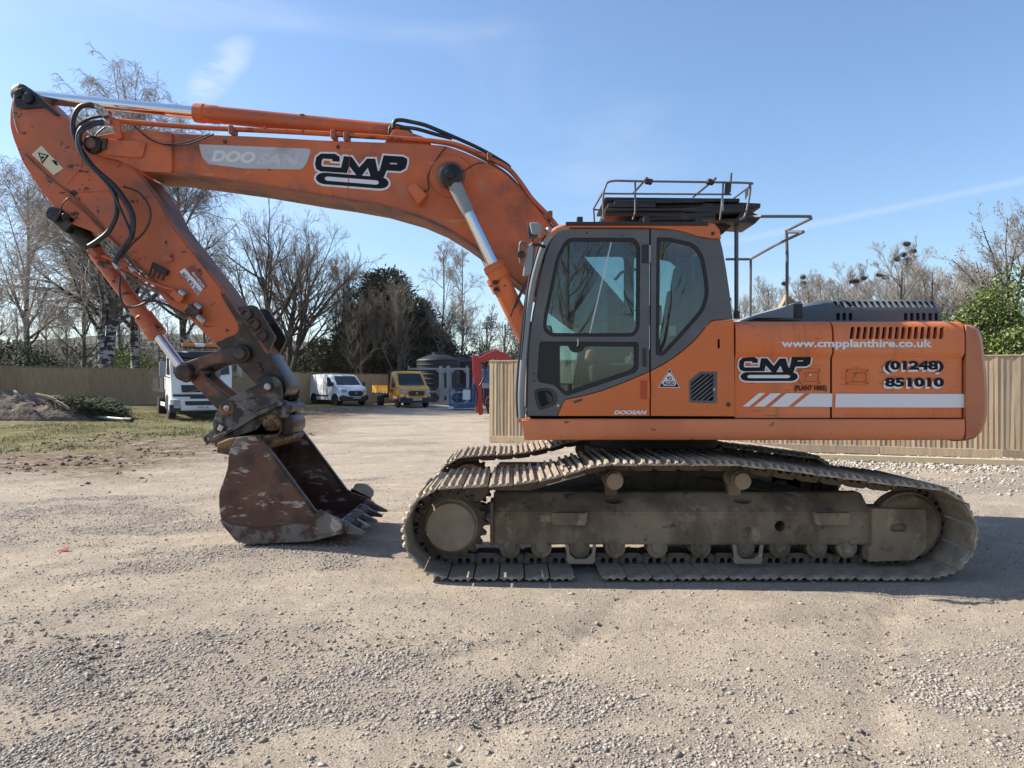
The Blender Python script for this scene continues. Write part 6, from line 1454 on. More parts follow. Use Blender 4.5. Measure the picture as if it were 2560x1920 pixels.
for s in (-1, 1):
    vfront('bumper_corner', [(s*.84, .38), (s*1.24, .38), (s*1.24, .66), (s*.84, .62)] if s > 0 else [(s*1.24, .38), (s*.84, .38), (s*.84, .62), (s*1.24, .66)], lambda x, z: -.12, M['bplastic'], bmpr, .012, .4)
    vfront('headlight', [(s*.86, .52), (s*1.10, .52), (s*1.10, .84), (s*.86, .84)] if s > 0 else [(s*1.10, .52), (s*.86, .52), (s*.86, .84), (s*1.10, .84)], lambda x, z: -.12, M['lampglass'], bmpr, .02, .05)
    mr_ = box('mirror', Vector((s*1.50, .16, 2.10)), (.22, .12, .62), M['galv'], tr, None, .03, 2); tube('mirror_arm', [Vector((s*1.18, .3, 2.55)), Vector((s*1.45, .2, 2.45))], .018, M['bplastic'], mr_)
    tube('mirror_arm', [Vector((s*1.20, .2, 1.75)), Vector((s*1.48, .17, 1.85))], .018, M['bplastic'], mr_)
    vpanel('side_window', [(.42, 1.92), (1.25, 1.90), (1.3, 2.62), (.62, 2.66)], 1.23, wft, M['carglass'], tr, (s,))
    wheel(tr, s*1.05, 1.15, .46, .28, s); wheel(tr, s*.98, 4.9, .46, .5, s)
    vpanel('mud_guard', [(1.15+.6*math.cos(a), .46+.6*math.sin(a)) for a in np.linspace(0, math.pi, 9)], 1.23, wft, M['bplastic'], tr, (s,), .01)
    box('side_guard', Vector((s*1.2, 3.0, .62)), (.03, 1.8, .18), M['plate_white'], tr); box('bed_side', Vector((s*1.22, 4.7, 1.52)), (.05, 4.6, .5), M['bplastic'], tr)
box('bed_floor', Vector((0, 4.6, 1.2)), (2.48, 5.6, .12), M['bplastic'], tr); box('chassis', Vector((0, 3.8, .85)), (.9, 6.4, .3), M['bplastic'], tr)
box('headboard', Vector((0, 1.95, 2.0)), (2.4, .06, 1.6), M['bplastic'], tr); box('load_box', Vector((-.95, 2.25, 1.55)), (.5, .5, .55), M['twhite'], tr)
for z_ in (2.9, 2.6): tube('headboard_rail', [Vector((-1.5, 2.0, z_)), Vector((1.2, 2.0, z_))], .025, M['bplastic'], tr)
for s in (-1.45, 0, 1.2): tube('headboard_post', [Vector((s, 2.0, 1.3)), Vector((s, 2.0, 3.25))], .025, M['bplastic'], tr)
lb = box('light_bar', Vector((0, .75, 3.04)), (1.35, .28, .06), M['bplastic'], tr)
for x_, m_ in ((-.45, 'amber'), (.45, 'amber'), (0, 'plate_white')): box('lens', Vector((x_, .75, 3.14)), (.50 if x_ else .36, .26, .16), M[m_], lb, None, .03, 2)

# ================================================================ stores at the back
def water_tank(px, pyt, d, r, label):
    q = P(px, 1000, d); zt_ = P(px, pyt, d).z; zg = gz1(q.x, q.y); h = zt_-zg
    prof = [(0, r)]; nrib = 9
    hb = h-.55
    for k in range(nrib):
        z0 = hb*k/nrib; z1 = hb*(k+1)/nrib; prof += [(z0+.03, r), (z0+.06, r*.975), (z1-.06, r*.975), (z1-.03, r)]
    prof += [(hb, r), (hb+.06, r*.97), (h-.15, r*.42), (h-.14, r*.30), (h, r*.29), (h, .02)]
    root = empty('water_tank', (q.x, q.y, zg)); tag(root, label, 'tank', 'dark plastic tanks')
    lathe('tank_body', (0, 0, 0), (0, 0, h), prof, M['tank'], root, 40)
    lathe('lid', (0, 0, h-.02), (0, 0, h+.06), [(0, r*.31), (.05, r*.31), (.07, r*.2)], M['tank'], root, 24)
    for k in range(8):
        a = k*math.pi/4; tube('roof_rib', [Vector((math.cos(a)*r*.96, math.sin(a)*r*.96, hb+.05)), Vector((math.cos(a)*r*.35, math.sin(a)*r*.35, h-.12))], .03, M['tank'], root, 5)
water_tank(1096, 882, 51.5, 1.55, 'large dark ribbed plastic tank behind the grey steel frames')
water_tank(1160, 888, 55.0, 1.5, 'second dark tank, half hidden behind the ribbed one')
# galvanised stillages with cut-away octagon openings
def stillage(px0, px1, d, label):
    a = P(px0, 1010, d); b = P(px1, 1010, d); z0 = gz1(a.x, a.y); z1 = P(px0, 920, d).z; w = b.x-a.x
    root = empty('steel_frame', ((a.x+b.x)/2, d, z0)); tag(root, label, 'frame', 'galvanised frames')
    h = z1-z0
    for y_ in (0, 1.1):
        for s in (-1, 1): box('upright', Vector((s*w/2, y_, h/2)), (.12, .1, h), M['galv'], root)
        box('top_rail', Vector((0, y_, h-.05)), (w-.12, .09, .1), M['galv'], root); box('mid_rail', Vector((0, y_, h*.35)), (w-.12, .08, .1), M['galv'], root); box('bottom_rail', Vector((0, y_, .06)), (w-.12, .09, .1), M['galv'], root)
        for sx in (-1, 1):
            for (zc, sz) in ((h-.1, -1), (h*.35-.05, -1), (h*.35+.05, 1), (.1, 1)):
                x_ = sx*(w/2-.06)
                plate('gusset', [Vector((x_, y_+.03, zc)), Vector((x_-sx*.26, y_+.03, zc)), Vector((x_, y_+.03, zc+sz*.26))], .06, M['galv'], root)
    for s in (-1, 1): box('side_rail', Vector((s*w/2, .55, h-.05)), (.1, 1.0, .1), M['galv'], root); box('lifting_lug', Vector((s*w/2, 0, h+.06)), (.1, .06, .14), M['galv'], root)
    return root
stillage(1022, 1100, 47.5, 'left galvanised steel frame with angled corners in front of the dark tank')
stillage(1104, 1119, 47.0, 'narrow galvanised steel frame standing between the two wide ones')
stillage(1123, 1168, 47.2, 'right galvanised steel frame behind the blue platform')
# blue work platform
q = P(1156, 1018, 42.0); bl_ = empty('work_platform', (q.x, q.y, gz1(q.x, q.y)), R(8)); tag(bl_, 'blue access platform with guard rails and white notice board', 'platform')
box('deck', Vector((0, 0, .16)), (1.5, 1.0, .12), M['bluepaint'], bl_); box('kick_board', Vector((0, -.5, .28)), (1.5, .03, .16), M['bluepaint'], bl_)
for x_ in (-.72, -.35, 0, .35, .72):
    for y_ in (-.48, .48): tube('rail_post', [Vector((x_, y_, .2)), Vector((x_, y_, 1.2))], .022, M['bluepaint'], bl_, 6)
for z_ in (.7, 1.2):
    tube('rail', [Vector((-.74, -.48, z_)), Vector((.74, -.48, z_)), Vector((.74, .48, z_)), Vector((-.74, .48, z_)), Vector((-.74, -.48, z_))], .024, M['bluepaint'], bl_, 6)
box('notice_board', Vector((.2, -.52, .85)), (.42, .02, .55), M['plate_white'], bl_); box('control_box', Vector((-.2, .3, 1.3)), (.5, .2, .35), M['bplastic'], bl_)
tube('mast', [Vector((.6, .4, .2)), Vector((.72, .7, 1.9))], .07, M['bluepaint'], bl_, 8); box('bumper_pad', Vector((-.68, -.55, .12)), (.3, .08, .16), M['plate_white'], bl_, None, .03)
# red digger arm behind the end of the fence
d = 33.0; rd = empty('digger', P(1232, 1040, d)); rd.location.z = 0; WROOT.add(rd.name); tag(rd, 'red digger with folded arm standing behind the end of the timber fence', 'digger')
def rs_(n, px, y0, y1, m_='redpaint', **k): return slab(n, px, d, d+y0, d+y1, M[m_], rd, bevel=.03, **k)
rs_('boom', fillet([(1184, 900), (1215, 884), (1240, 874), (1262, 882), (1300, 912), (1340, 960), (1328, 972), (1286, 922), (1256, 900), (1238, 895), (1212, 905), (1192, 915)], 3), 0, .4)
rs_('arm', fillet([(1180, 888), (1200, 890), (1205, 930), (1203, 980), (1208, 1036), (1197, 1039), (1190, 985), (1182, 940)], 3), .02, .36)
rs_('bucket_link', fillet([(1190, 1000), (1200, 1000), (1198, 1034), (1188, 1030)], 3), -.04, .02); rs_('ram', fillet([(1196, 886), (1240, 872), (1246, 880), (1202, 896)], 2), .1, .25, 'bplastic')
ptube('hose', [(1204, 905), (1214, 930), (1208, 950), (1199, 965)], d-.05, .05, M['hose'], rd, 4); ptube('hose', [(1184, 960), (1192, 985), (1190, 1015)], d-.05, .04, M['hose'], rd, 4)
rs_('digger_bucket', fillet([(1212, 1008), (1250, 1008), (1250, 1034), (1218, 1036)], 5), .3, 1.1, 'darksteel'); rs_('digger_house', fillet([(1250, 950), (1400, 950), (1400, 1010), (1250, 1010)], 5), -.6, 1.6, 'redpaint'); rs_('digger_track', fillet([(1244, 1012), (1420, 1012), (1420, 1044), (1250, 1044)], 8), -.6, 0, 'bplastic')
# blue machine seen between the arm and the fence
d = 37.0; bu = empty('tractor', P(1228, 1030, d)); bu.location.z = 0; WROOT.add(bu.name); tag(bu, 'blue machine partly seen between the red digger arm and the fence', 'tractor')
def bs_(n, px, y0, y1, m_, **k): return slab(n, px, d, d+y0, d+y1, M[m_], bu, bevel=.03, **k)
bs_('tractor_body', fillet([(1205, 922), (1300, 922), (1300, 972), (1205, 972)], 6), 0, 1.4, 'bluepaint'); bs_('panel', fillet([(1206, 958), (1228, 958), (1228, 970), (1206, 970)], 2), -.03, 0, 'galv'); bs_('tractor_chassis', [(1208, 972), (1300, 972), (1300, 1015), (1208, 1015)], .2, 1.2, 'bplastic')
q = P(1240, 1005, d); lathe('wheel', (q.x, d-.1, .55), (q.x, d+.3, .55), [(0, .3), (0, .52), (.05, .55), (.35, .55), (.4, .52), (.4, .3)], M['tyre'], bu, 26)
# ================================================================ soil heap, brushwood and pole on the left
M['heap'] = mat('heaped_grey_soil', (.125, .098, .078), .95, layers=[((.19, .155, .125), 4, .45, .65, 6), ((.07, .055, .045), 9, .55, .7, 5)], bump=(9, .9, .08), spec=.1)
hc = P(60, 1020, 29.0); hx0, hy0 = hc.x-1.5, 30.0
n = 70; V = []; gx_, gy_ = np.meshgrid(np.linspace(-5.0, 5.0, n), np.linspace(-2.6, 2.6, n)); rr2 = np.clip(1-(gx_/4.6)**2-(gy_/2.4)**2, 0, 1)
hz = .95*rr2**.8*(0.75+.6*fbm(gx_, gy_, .9, 5, 61))+(fbm(gx_, gy_, 3.5, 4, 62)-.5)*.35*np.minimum(rr2*4, 1)
gzz = gz((gx_+hx0).ravel(), (gy_+hy0).ravel()).reshape(n, n)
hz = np.where(rr2 > 0, gzz+hz, gzz-.1)
i_, j_ = np.meshgrid(np.arange(n-1), np.arange(n-1)); a_ = (j_*n+i_).ravel()
o = link('soil_heap', np_mesh(np.stack([gx_.ravel(), gy_.ravel(), hz.ravel()], 1), np.stack([a_, a_+1, a_+1+n, a_+n], 1)), M['heap'], None, 60); o.location = (hx0, hy0, 0); tag(o, 'low heap of crumbled grey soil in front of the left fence', 'soil heap')
M['brush'] = island_mat('cut_conifer_brush', [(.018, .032, .014), (.035, .055, .02), (.06, .075, .03), (.10, .075, .045)])
n = 6000; t = rng.random(n)**.8; u = rng.random(n)*6.283
bx = hx0+2.6+(rng.random(n)-.35)*3.6; env = np.clip(1-((bx-(hx0+3.1))/2.3)**2, 0, 1); by = hy0+(rng.random(n)-.5)*2.2*np.sqrt(env); bz = gz(bx, by)+rng.random(n)*.85*env
an = rng.random(n)*6.283; ln = .12+.25*rng.random(n); el = (rng.random(n)-.4)*.9
d3 = np.stack([np.cos(an)*np.cos(el), np.sin(an)*np.cos(el), np.sin(el)], 1)*ln[:, None]; sd = np.stack([-np.sin(an), np.cos(an), .4*np.ones(n)], 1)*.03
c0 = np.stack([bx, by, bz], 1); v = np.stack([c0-sd, c0+sd, c0+d3], 1)
o = link('brush_pile', np_mesh(v.reshape(-1, 3), np.arange(n*3).reshape(-1, 3)), M['brush'], None, 0); tag(o, 'dark green pile of cut conifer branches beside the soil heap', 'brush pile')
for k, (xa, ya, xb, yb, lab) in enumerate(((90, 985, 140, 1000, 'pale broken stick lying highest on the brush pile'), (135, 1000, 172, 1022, 'pale broken stick low on the right of the brush pile'), (36, 978, 50, 993, 'short stick poking out of the top of the soil heap'))):
    o = tube('stick', [P(xa, ya, 28.6), P((xa+xb)/2, (ya+yb)/2-2, 28.4), P(xb, yb, 28.4)], .05, M['straw'], None, 6); tag(o, lab, 'stick')
a = P(222, 1022, 29.5); b = P(312, 1030, 28.5); a.z = gz1(a.x, a.y)+.12; b.z = gz1(b.x, b.y)+.12
pr_ = empty('pipe', (a+b)/2); WROOT.add(pr_.name); tag(pr_, 'grey pole with a dark end lying on the grass left of the lorry', 'pole')
cyl('pipe_tube', a, b, .06, M['galv'], pr_, bevel=.01); dr_ = (b-a).normalized(); cyl('pipe_socket', b, b+dr_*.45, .09, M['bplastic'], pr_, bevel=.02)
# ================================================================ trees
def nrm_(v): return v/np.maximum(np.linalg.norm(v, axis=-1, keepdims=True), 1e-9)
def tubes(P3, Rr, sides):
    "P3 (B,n,3), Rr (B,n) -> verts, faces of B tapered tubes"
    B, n, _ = P3.shape
    T = np.empty_like(P3); T[:, 1:-1] = P3[:, 2:]-P3[:, :-2]; T[:, 0] = P3[:, 1]-P3[:, 0]; T[:, -1] = P3[:, -1]-P3[:, -2]; T = nrm_(T)
    ref = nrm_(rng.normal(size=(B, 1, 3))); U = nrm_(np.cross(T, ref)); W = np.cross(T, U)
    an = np.arange(sides)*2*np.pi/sides
    V = P3[:, :, None]+Rr[:, :, None, None]*(np.cos(an)[None, None, :, None]*U[:, :, None]+np.sin(an)[None, None, :, None]*W[:, :, None])
    base = (np.arange(B)*n*sides)[:, None, None]; i = (np.arange(n-1)*sides)[None, :, None]; k = np.arange(sides)[None, None, :]; k2 = (k+1) % sides
    a = base+i+k; b = base+i+k2
    return V.reshape(-1, 3), np.stack([a, b, b+sides, a+sides], -1).reshape(-1, 4)
def grow(P3, Rr, k, t0, t1, ang, length, n, up, wander, rfac=.55, tip=.25, lenfall=.5, angdev=.2):
    "k side branches on each of the B parents"
    B, m, _ = P3.shape
    t = np.sort(t0+(t1-t0)*rng.random((B, k)), axis=1)
    f = t*(m-1); i = np.clip(f.astype(int), 0, m-2); fr = (f-i)[..., None]; bi = np.arange(B)[:, None]
    pos = P3[bi, i]*(1-fr)+P3[bi, i+1]*fr; tan = nrm_(P3[bi, i+1]-P3[bi, i]); r = (Rr[bi, i]*(1-fr[..., 0])+Rr[bi, i+1]*fr[..., 0])
    side = nrm_(np.cross(tan, rng.normal(size=(B, k, 3))))
    a = (ang+angdev*rng.normal(size=(B, k)))[..., None]
    d = nrm_(np.cos(a)*tan+np.sin(a)*side).reshape(-1, 3); pos = pos.reshape(-1, 3); r = r.reshape(-1)
    if np.ndim(length) == 0: L_ = np.full(B, length)
    else: L_ = length
    ll = (L_[:, None]*(1-lenfall*(t-t0)/max(t1-t0, 1e-6))*(.7+.6*rng.random((B, k)))).reshape(-1)
    C = len(pos); Q = np.empty((C, n, 3)); Q[:, 0] = pos; cur = d
    for j in range(1, n):
        cur = nrm_(cur+np.array([0, 0, up])[None]/(n-1)*2.2+wander*rng.normal(size=(C, 3)))
        Q[:, j] = Q[:, j-1]+cur*(ll/(n-1))[:, None]
    r0 = np.minimum(r*rfac, ll*.035)
    RR = np.maximum(r0[:, None]*np.linspace(1, tip, n)[None], 0.0)
    return Q, RR, ll
def bare_tree(seed, H, r0, kind='oak', stems=1, minr=.011):
    global rng
    keep = rng; rng = np.random.default_rng(seed)
    n = 9; S = []; SR = []
    for s in range(stems):
        a = rng.random()*6.28; lean = (.0 if stems == 1 else .16+.12*rng.random()); hh = H*(1-.18*rng.random()*(s > 0))
        top = {'oak': .62, 'birch': .97, 'slim': .95, 'rook': .9, 'scrub': .8}[kind]
        z = np.linspace(0, hh*top, n); bend = np.cumsum(rng.normal(size=(n, 2))*.016*H/n*2.2, axis=0)
        S.append(np.stack([np.cos(a)*lean*z*.8+bend[:, 0], np.sin(a)*lean*z*.8+bend[:, 1], z], 1)); SR.append(r0*(1-.25*(s > 0))*np.linspace(1, .18 if top > .8 else .42, n)**.9*np.where(np.arange(n) == 0, 1.35, 1))
    T0, R0 = np.array(S), np.array(SR)
    c = {'oak': dict(k1=13, a1=.75, l1=.50, t1=.33, up1=.35, k2=7, l2=.50, up2=.18, k3=7, l3=.46, up3=.10, k4=4, l4=.78, up4=.06),
         'birch': dict(k1=30, a1=.85, l1=.37, t1=.24, up1=.30, k2=9, l2=.54, up2=-.08, k3=7, l3=.52, up3=-.40, k4=3, l4=.95, up4=-.55),
         'slim': dict(k1=22, a1=.60, l1=.26, t1=.25, up1=.30, k2=7, l2=.55, up2=.12, k3=6, l3=.55, up3=.0, k4=4, l4=.75, up4=-.1),
         'rook': dict(k1=19, a1=.72, l1=.44, t1=.2, up1=.45, k2=8, l2=.50, up2=.35, k3=7, l3=.48, up3=.2, k4=4, l4=.75, up4=.15),
         'scrub': dict(k1=16, a1=.8, l1=.42, t1=.08, up1=.3, k2=7, l2=.5, up2=.15, k3=6, l3=.5, up3=.05, k4=4, l4=.5, up4=-.05)}[kind]
    B1, Q1, L1 = grow(T0, R0, c['k1'], c['t1'], .98, c['a1'], H*c['l1'], 7, c['up1'], .09, .55, .22, .55 if kind != 'oak' else .25)
    B2, Q2, L2 = grow(B1, Q1, c['k2'], .22, .98, .7, L1*c['l2'], 6, c['up2'], .12, .6, .25, .5)
    B3, Q3, L3 = grow(B2, Q2, c['k3'], .18, .98, .6, L2*c['l3'], 4, c['up3'], .11, .65, .35, .45)
    B4, Q4, L4 = grow(B3, Q3, c['k4'], .15, .98, .5, L3*c['l4'], 3, c['up4'], .10, .7, .5, .4)
    Q2 = np.maximum(Q2, minr*.8); Q3 = np.maximum(Q3, minr*.55); Q4 = np.maximum(Q4, minr*.36)
    tv = [tubes(T0, R0, 8), tubes(B1, Q1, 5)]; cv = [tubes(B2, Q2, 4), tubes(B3, Q3, 3), tubes(B4, Q4, 3)]
    tips = B4[:, -1].copy()
    def join(lst):
        V = []; Fq = []; o = 0
        for v, f in lst: V.append(v); Fq.append(f+o); o += len(v)
        return np_mesh(np.concatenate(V), np.concatenate(Fq))
    r = (join(tv), join(cv), tips, B3.reshape(-1, 3)); rng = keep
    return r
def leaf_cards(c0, size, drop=0.0, up=0.0, aspect=.45):
    n = len(c0); d = nrm_(rng.normal(size=(n, 3))+np.array([0, 0, up])); d[:, 2] -= drop; d = nrm_(d)
    s = nrm_(np.cross(d, rng.normal(size=(n, 3))))*(size*aspect)[:, None]; d = d*size[:, None]
    v = np.stack([c0-d*.5, c0+s*.5, c0+d*.5, c0-s*.5], 1)
    return np_mesh(v.reshape(-1, 3), np.arange(n*4).reshape(-1, 4))
M['bark'] = mat('grey_brown_bark', (.105, .088, .072), .95, layers=[((.06, .05, .042), 2.5, .42, .64, 6, (1, 1, .4)), ((.14, .145, .10), 1.2, .55, .75, 5)], spec=.1)
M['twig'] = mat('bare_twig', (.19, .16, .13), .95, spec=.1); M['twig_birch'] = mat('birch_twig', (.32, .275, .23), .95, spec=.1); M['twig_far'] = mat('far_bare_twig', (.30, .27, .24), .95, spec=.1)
M['birch'] = mat('birch_bark', (.42, .40, .37), .85, layers=[((.05, .043, .038), 1.6, .44, .52, 6, (1.5, 1.5, 3.0)), ((.10, .085, .07), .5, .48, .62, 4)], spec=.1)
M['ivy'] = island_mat('ivy_leaf', [(.016, .03, .012), (.03, .05, .018), (.05, .07, .025)])
M['conifer'] = island_mat('conifer_spray', [(.02, .026, .013), (.045, .05, .024), (.07, .068, .034), (.12, .10, .062)])
M['laurel'] = island_mat('evergreen_leaf', [(.02, .038, .008), (.05, .08, .014), (.11, .145, .025), (.20, .205, .045)], .5, .4)
M['budleaf'] = island_mat('spring_leaf', [(.10, .16, .02), (.16, .22, .04), (.10, .12, .03)]); M['catkin'] = island_mat('catkins_and_buds', [(.16, .12, .06), (.22, .18, .09), (.12, .10, .06)])
def place(root_name, meshes, px, d, label, cat, group, rz=0.0, sc=1.0, bark='bark', twig='twig', sink=.2, scz=None):
    q = P(px, HY, d); r = empty(root_name, (q.x, q.y, gz1(q.x, q.y)-sink), rz); r.scale = (sc, sc, scz or sc); tag(r, label, cat, group)
    o = bpy.data.objects.new('trunk', meshes[0]); COL.objects.link(o); o.parent = r
    if not meshes[0].materials: meshes[0].materials.append(M[bark]); meshes[0].shade_smooth()
    o = bpy.data.objects.new('crown', meshes[1]); COL.objects.link(o); o.parent = r
    if not meshes[1].materials: meshes[1].materials.append(M[twig])
    return r
G = 'bare trees beyond the fence'
# birch with two stems, far left
tB = bare_tree(11, 19.5, .34, 'birch', 2, .016)
b1 = place('birch_tree', tB, 262, 40, 'tall two-stemmed silver birch behind the fence, its crown above the arm', 'tree', 'birch trees', R(40), .92, 'birch', 'twig_birch')
cl = tB[2][rng.random(len(tB[2])) < .30]; o = link('catkins', leaf_cards(cl, .05+.05*rng.random(len(cl)), .9), M['catkin'], b1, 0)
tB2 = bare_tree(12, 16.5, .26, 'birch', 1, .016)
place('birch_tree', tB2, 452, 47, 'weeping birch showing between the boom and the arm', 'tree', 'birch trees', R(100), 1.0, 'birch', 'twig_birch')
place('birch_tree', tB2, 340, 45, 'tall birch reaching above the boom pipes', 'tree', 'birch trees', R(300), 1.12, 'birch', 'twig_birch')
place('birch_tree', tB2, 70, 52, 'hazy birch at the left edge of the picture', 'tree', 'birch trees', R(200), .95, 'birch', 'twig_birch')
tS = bare_tree(21, 13, .17, 'slim', 1, .015); tS2 = bare_tree(22, 12.5, .15, 'slim', 1, .015)
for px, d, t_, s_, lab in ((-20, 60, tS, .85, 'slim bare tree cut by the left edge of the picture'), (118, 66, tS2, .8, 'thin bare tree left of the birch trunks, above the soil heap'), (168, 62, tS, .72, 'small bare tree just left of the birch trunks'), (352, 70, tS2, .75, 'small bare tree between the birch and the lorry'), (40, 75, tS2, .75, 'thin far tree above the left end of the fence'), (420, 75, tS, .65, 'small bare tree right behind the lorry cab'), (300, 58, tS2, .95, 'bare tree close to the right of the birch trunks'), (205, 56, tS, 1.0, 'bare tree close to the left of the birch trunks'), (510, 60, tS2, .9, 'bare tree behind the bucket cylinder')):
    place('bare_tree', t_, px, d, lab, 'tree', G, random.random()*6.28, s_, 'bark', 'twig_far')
# the broad bare tree under the boom
tO = bare_tree(33, 15.6, .36, 'oak', 3, .017)
place('bare_tree', tO, 712, 57, 'broad bare tree with several upright stems below the middle of the boom', 'tree', G, R(20), 1.0, 'bark', 'twig')
tO2 = bare_tree(34, 12.5, .24, 'rook', 1, .016)
place('bare_tree', tO2, 1000, 54, 'bare tree in front of the dark conifers', 'tree', G, R(250), .72, 'bark', 'twig')
place('bare_tree', tO2, 900, 54, 'low bare tree in front of the left conifer', 'tree', G, R(330), .66, 'bark', 'twig')
place('bare_tree', tO2, 855, 60, 'bare tree between the broad tree and the dark conifer', 'tree', G, R(70), .92, 'bark', 'twig')
place('bare_tree', tO2, 585, 66, 'bare tree partly hidden by the arm and the linkage', 'tree', G, R(170), .85, 'bark', 'twig')
tM = bare_tree(35, 12.8, .13, 'slim', 1, .014)
place('birch_tree', tM, 1104, 58, 'slender birch right of the dark conifer', 'tree', 'birch trees', R(10), 1.0, 'birch', 'twig_birch')
place('birch_tree', tM, 1158, 57, 'slender birch beside the boom cylinder', 'tree', 'birch trees', R(140), .94, 'birch', 'twig_birch')
tV = bare_tree(36, 9, .14, 'scrub', 1, .015)
for px, d, s_, lab in ((1215, 60, .9, 'ivy-clad tree just left of the boom cylinder'), (1262, 52, .82, 'ivy-clad tree close to the cab front'), (1300, 60, .95, 'ivy-clad tree hidden behind the cab front')):
    r_ = place('ivy_tree', tV, px, d, lab, 'tree', 'ivy trees', random.random()*6.28, s_)
    c0 = tV[3][(rng.random(len(tV[3])) < .30) & (np.hypot(tV[3][:, 0], tV[3][:, 1]) < 2.4)]; link('ivy', leaf_cards(c0+rng.normal(size=c0.shape)*.15, .12+.12*rng.random(len(c0))), M['ivy'], r_, 0)
# dark conifers
def conifer(seed, H, Rm, n):
    g = np.random.default_rng(seed); z = H*(1-np.sqrt(1-g.random(n)*.995)); a = g.random(n)*6.283
    prof = np.where(z < H*.2, .85+.15*z/(H*.2), np.sqrt(np.clip(1-((z-H*.2)/(H*.8))**1.7, 0, 1)))
    lump = .80+.34*np.sin(a*3+z*.9+seed)*np.sin(z*1.7+a)+.10*np.sin(a*7+z*3.1)+.19*g.normal(size=n)
    rr = Rm*prof*lump*np.sqrt(.35+.65*g.random(n)); c0 = np.stack([np.cos(a)*rr, np.sin(a)*rr, z+.15*g.normal(size=n)], 1)
    d = nrm_(np.stack([np.cos(a), np.sin(a), .55+.3*g.normal(size=n)], 1)+.5*g.normal(size=(n, 3))); s = nrm_(np.cross(d, g.normal(size=(n, 3))))
    L_ = (.16+.26*g.random(n))[:, None]
    v = np.stack([c0-d*L_*.4, c0+s*L_*.22, c0+d*L_*.8, c0-s*L_*.22], 1)
    return np_mesh(v.reshape(-1, 3), np.arange(n*4).reshape(-1, 4))
def trunk_mesh(H, r): v, f = tubes(np.array([[(0, 0, z) for z in np.linspace(0, H, 5)]], dtype=float), np.array([np.linspace(r, r*.2, 5)]), 8); return np_mesh(v, f)
cA = (trunk_mesh(11, .25), conifer(5, 11.6, 3.3, 48000)); cB = (trunk_mesh(9, .22), conifer(6, 9.6, 3.4, 42000))
for px, d, m_, s_, lab in ((962, 58, cA, .97, 'tallest dark conifer standing behind the yellow van'), (1030, 60, cB, .95, 'dark conifer on the right shoulder of the tallest one'), (905, 60, cB, .88, 'dark conifer on the left shoulder of the tallest one'), (1090, 66, cB, .72, 'low dark conifer behind the dark tank'), (800, 68, cB, .62, 'low dark conifer above the white van')):
    place('conifer', m_, px, d, lab, 'tree', 'dark conifers', random.random()*6.28, s_, 'bark', 'conifer')
# brown scrub behind the rear fence, one mass nobody could count
sc_t = bare_tree(41, 6.0, .06, 'scrub', 2, .012)
Vs = []; Fs = []; off = 0
def mesh_arr(me):
    a = np.empty(len(me.vertices)*3, np.float32); me.vertices.foreach_get('co', a); f = np.empty(len(me.polygons)*4, np.int32); me.polygons.foreach_get('vertices', f); return a.reshape(-1, 3).astype(np.float64), f.reshape(-1, 4)
sv, sf = mesh_arr(sc_t[1])
sel = np.where(np.random.default_rng(2).random(len(sf)//6) < .16)[0]
kf = (sel[:, None]*6+np.arange(6)[None]).ravel(); kf = kf[kf < len(sf)]; sf2 = sf[kf]; uq, inv = np.unique(sf2, return_inverse=True); sv2 = sv[uq]; sf2 = inv.reshape(-1, 4)
for k in range(12):
    px = 560+k*52+random.uniform(-15, 15); d = random.uniform(57, 66); q = P(px, HY, d); a = random.random()*6.28; s_ = random.uniform(.75, 1.3); ca, sa = math.cos(a), math.sin(a)
    Vs.append(np.stack([(sv2[:, 0]*ca-sv2[:, 1]*sa)*s_*1.2+q.x, (sv2[:, 0]*sa+sv2[:, 1]*ca)*s_*1.2+q.y, sv2[:, 2]*s_], 1)); Fs.append(sf2+off); off += len(sv2)
o = link('scrub', np_mesh(np.concatenate(Vs), np.concatenate(Fs)), M['twig'], None, 0); tag(o, 'tangle of brown scrub behind the far fence', 'scrub', kind='stuff')
n = 26000; px = 540+760*rng.random(n); d = 58+12*rng.random(n); x = (px-1280)/F*d; hmax = 3.4+1.8*fbm(x, d, .35, 3, 71); z = hmax*rng.random(n)**.9
M['understory'] = island_mat('understory_leaf', [(.03, .04, .016), (.06, .07, .025), (.10, .09, .04), (.12, .09, .055)])
o = link('undergrowth', leaf_cards(np.stack([x, d, z], 1), .14+.22*rng.random(n)), M['understory'], None, 0); tag(o, 'olive undergrowth filling the gaps behind the far fence', 'undergrowth', kind='stuff')
# bushes on the left beyond the fence
def bush(px, d, w, h, label, cat, n, matl, seed, name='bush'):
    q = P(px, HY, d); g = np.random.default_rng(seed); r = empty(name, (q.x, q.y, gz1(q.x, q.y)-.1)); tag(r, label, cat, 'bushes beyond the fences')
    u = nrm_(g.normal(size=(n, 3))); rad = (.55+.45*g.random(n)**.5+.10*g.normal(size=n)*(g.random(n) < .3))*(1+.26*np.sin(u[:, 0]*6+seed)*np.sin(u[:, 2]*7+u[:, 1]*5)); c0 = u*rad[:, None]*np.array([w/2, w/2, h*.52])+np.array([0, 0, h*.48]); c0 = c0[c0[:, 2] > 0]
    o = link('crown', leaf_cards(c0, (.06+.09*g.random(len(c0)))*(1 if matl == 'laurel' else 1.6), 0, .3), M[matl], r, 0); v, f = tubes(np.array([[(0, 0, z_) for z_ in np.linspace(0, h*.6, 4)]], dtype=float), np.array([[.09, .07, .05, .03]]), 6); link('trunk', np_mesh(v, f), M['bark'], r)
    return r
bush(45, 46, 5.5, 3.6, 'dark rounded bush above the fence at the far left', 'bush', 6000, 'ivy', 3); bush(120, 50, 4.0, 3.0, 'lower dark bush beside the rounded one at the far left', 'bush', 3500, 'ivy', 4)
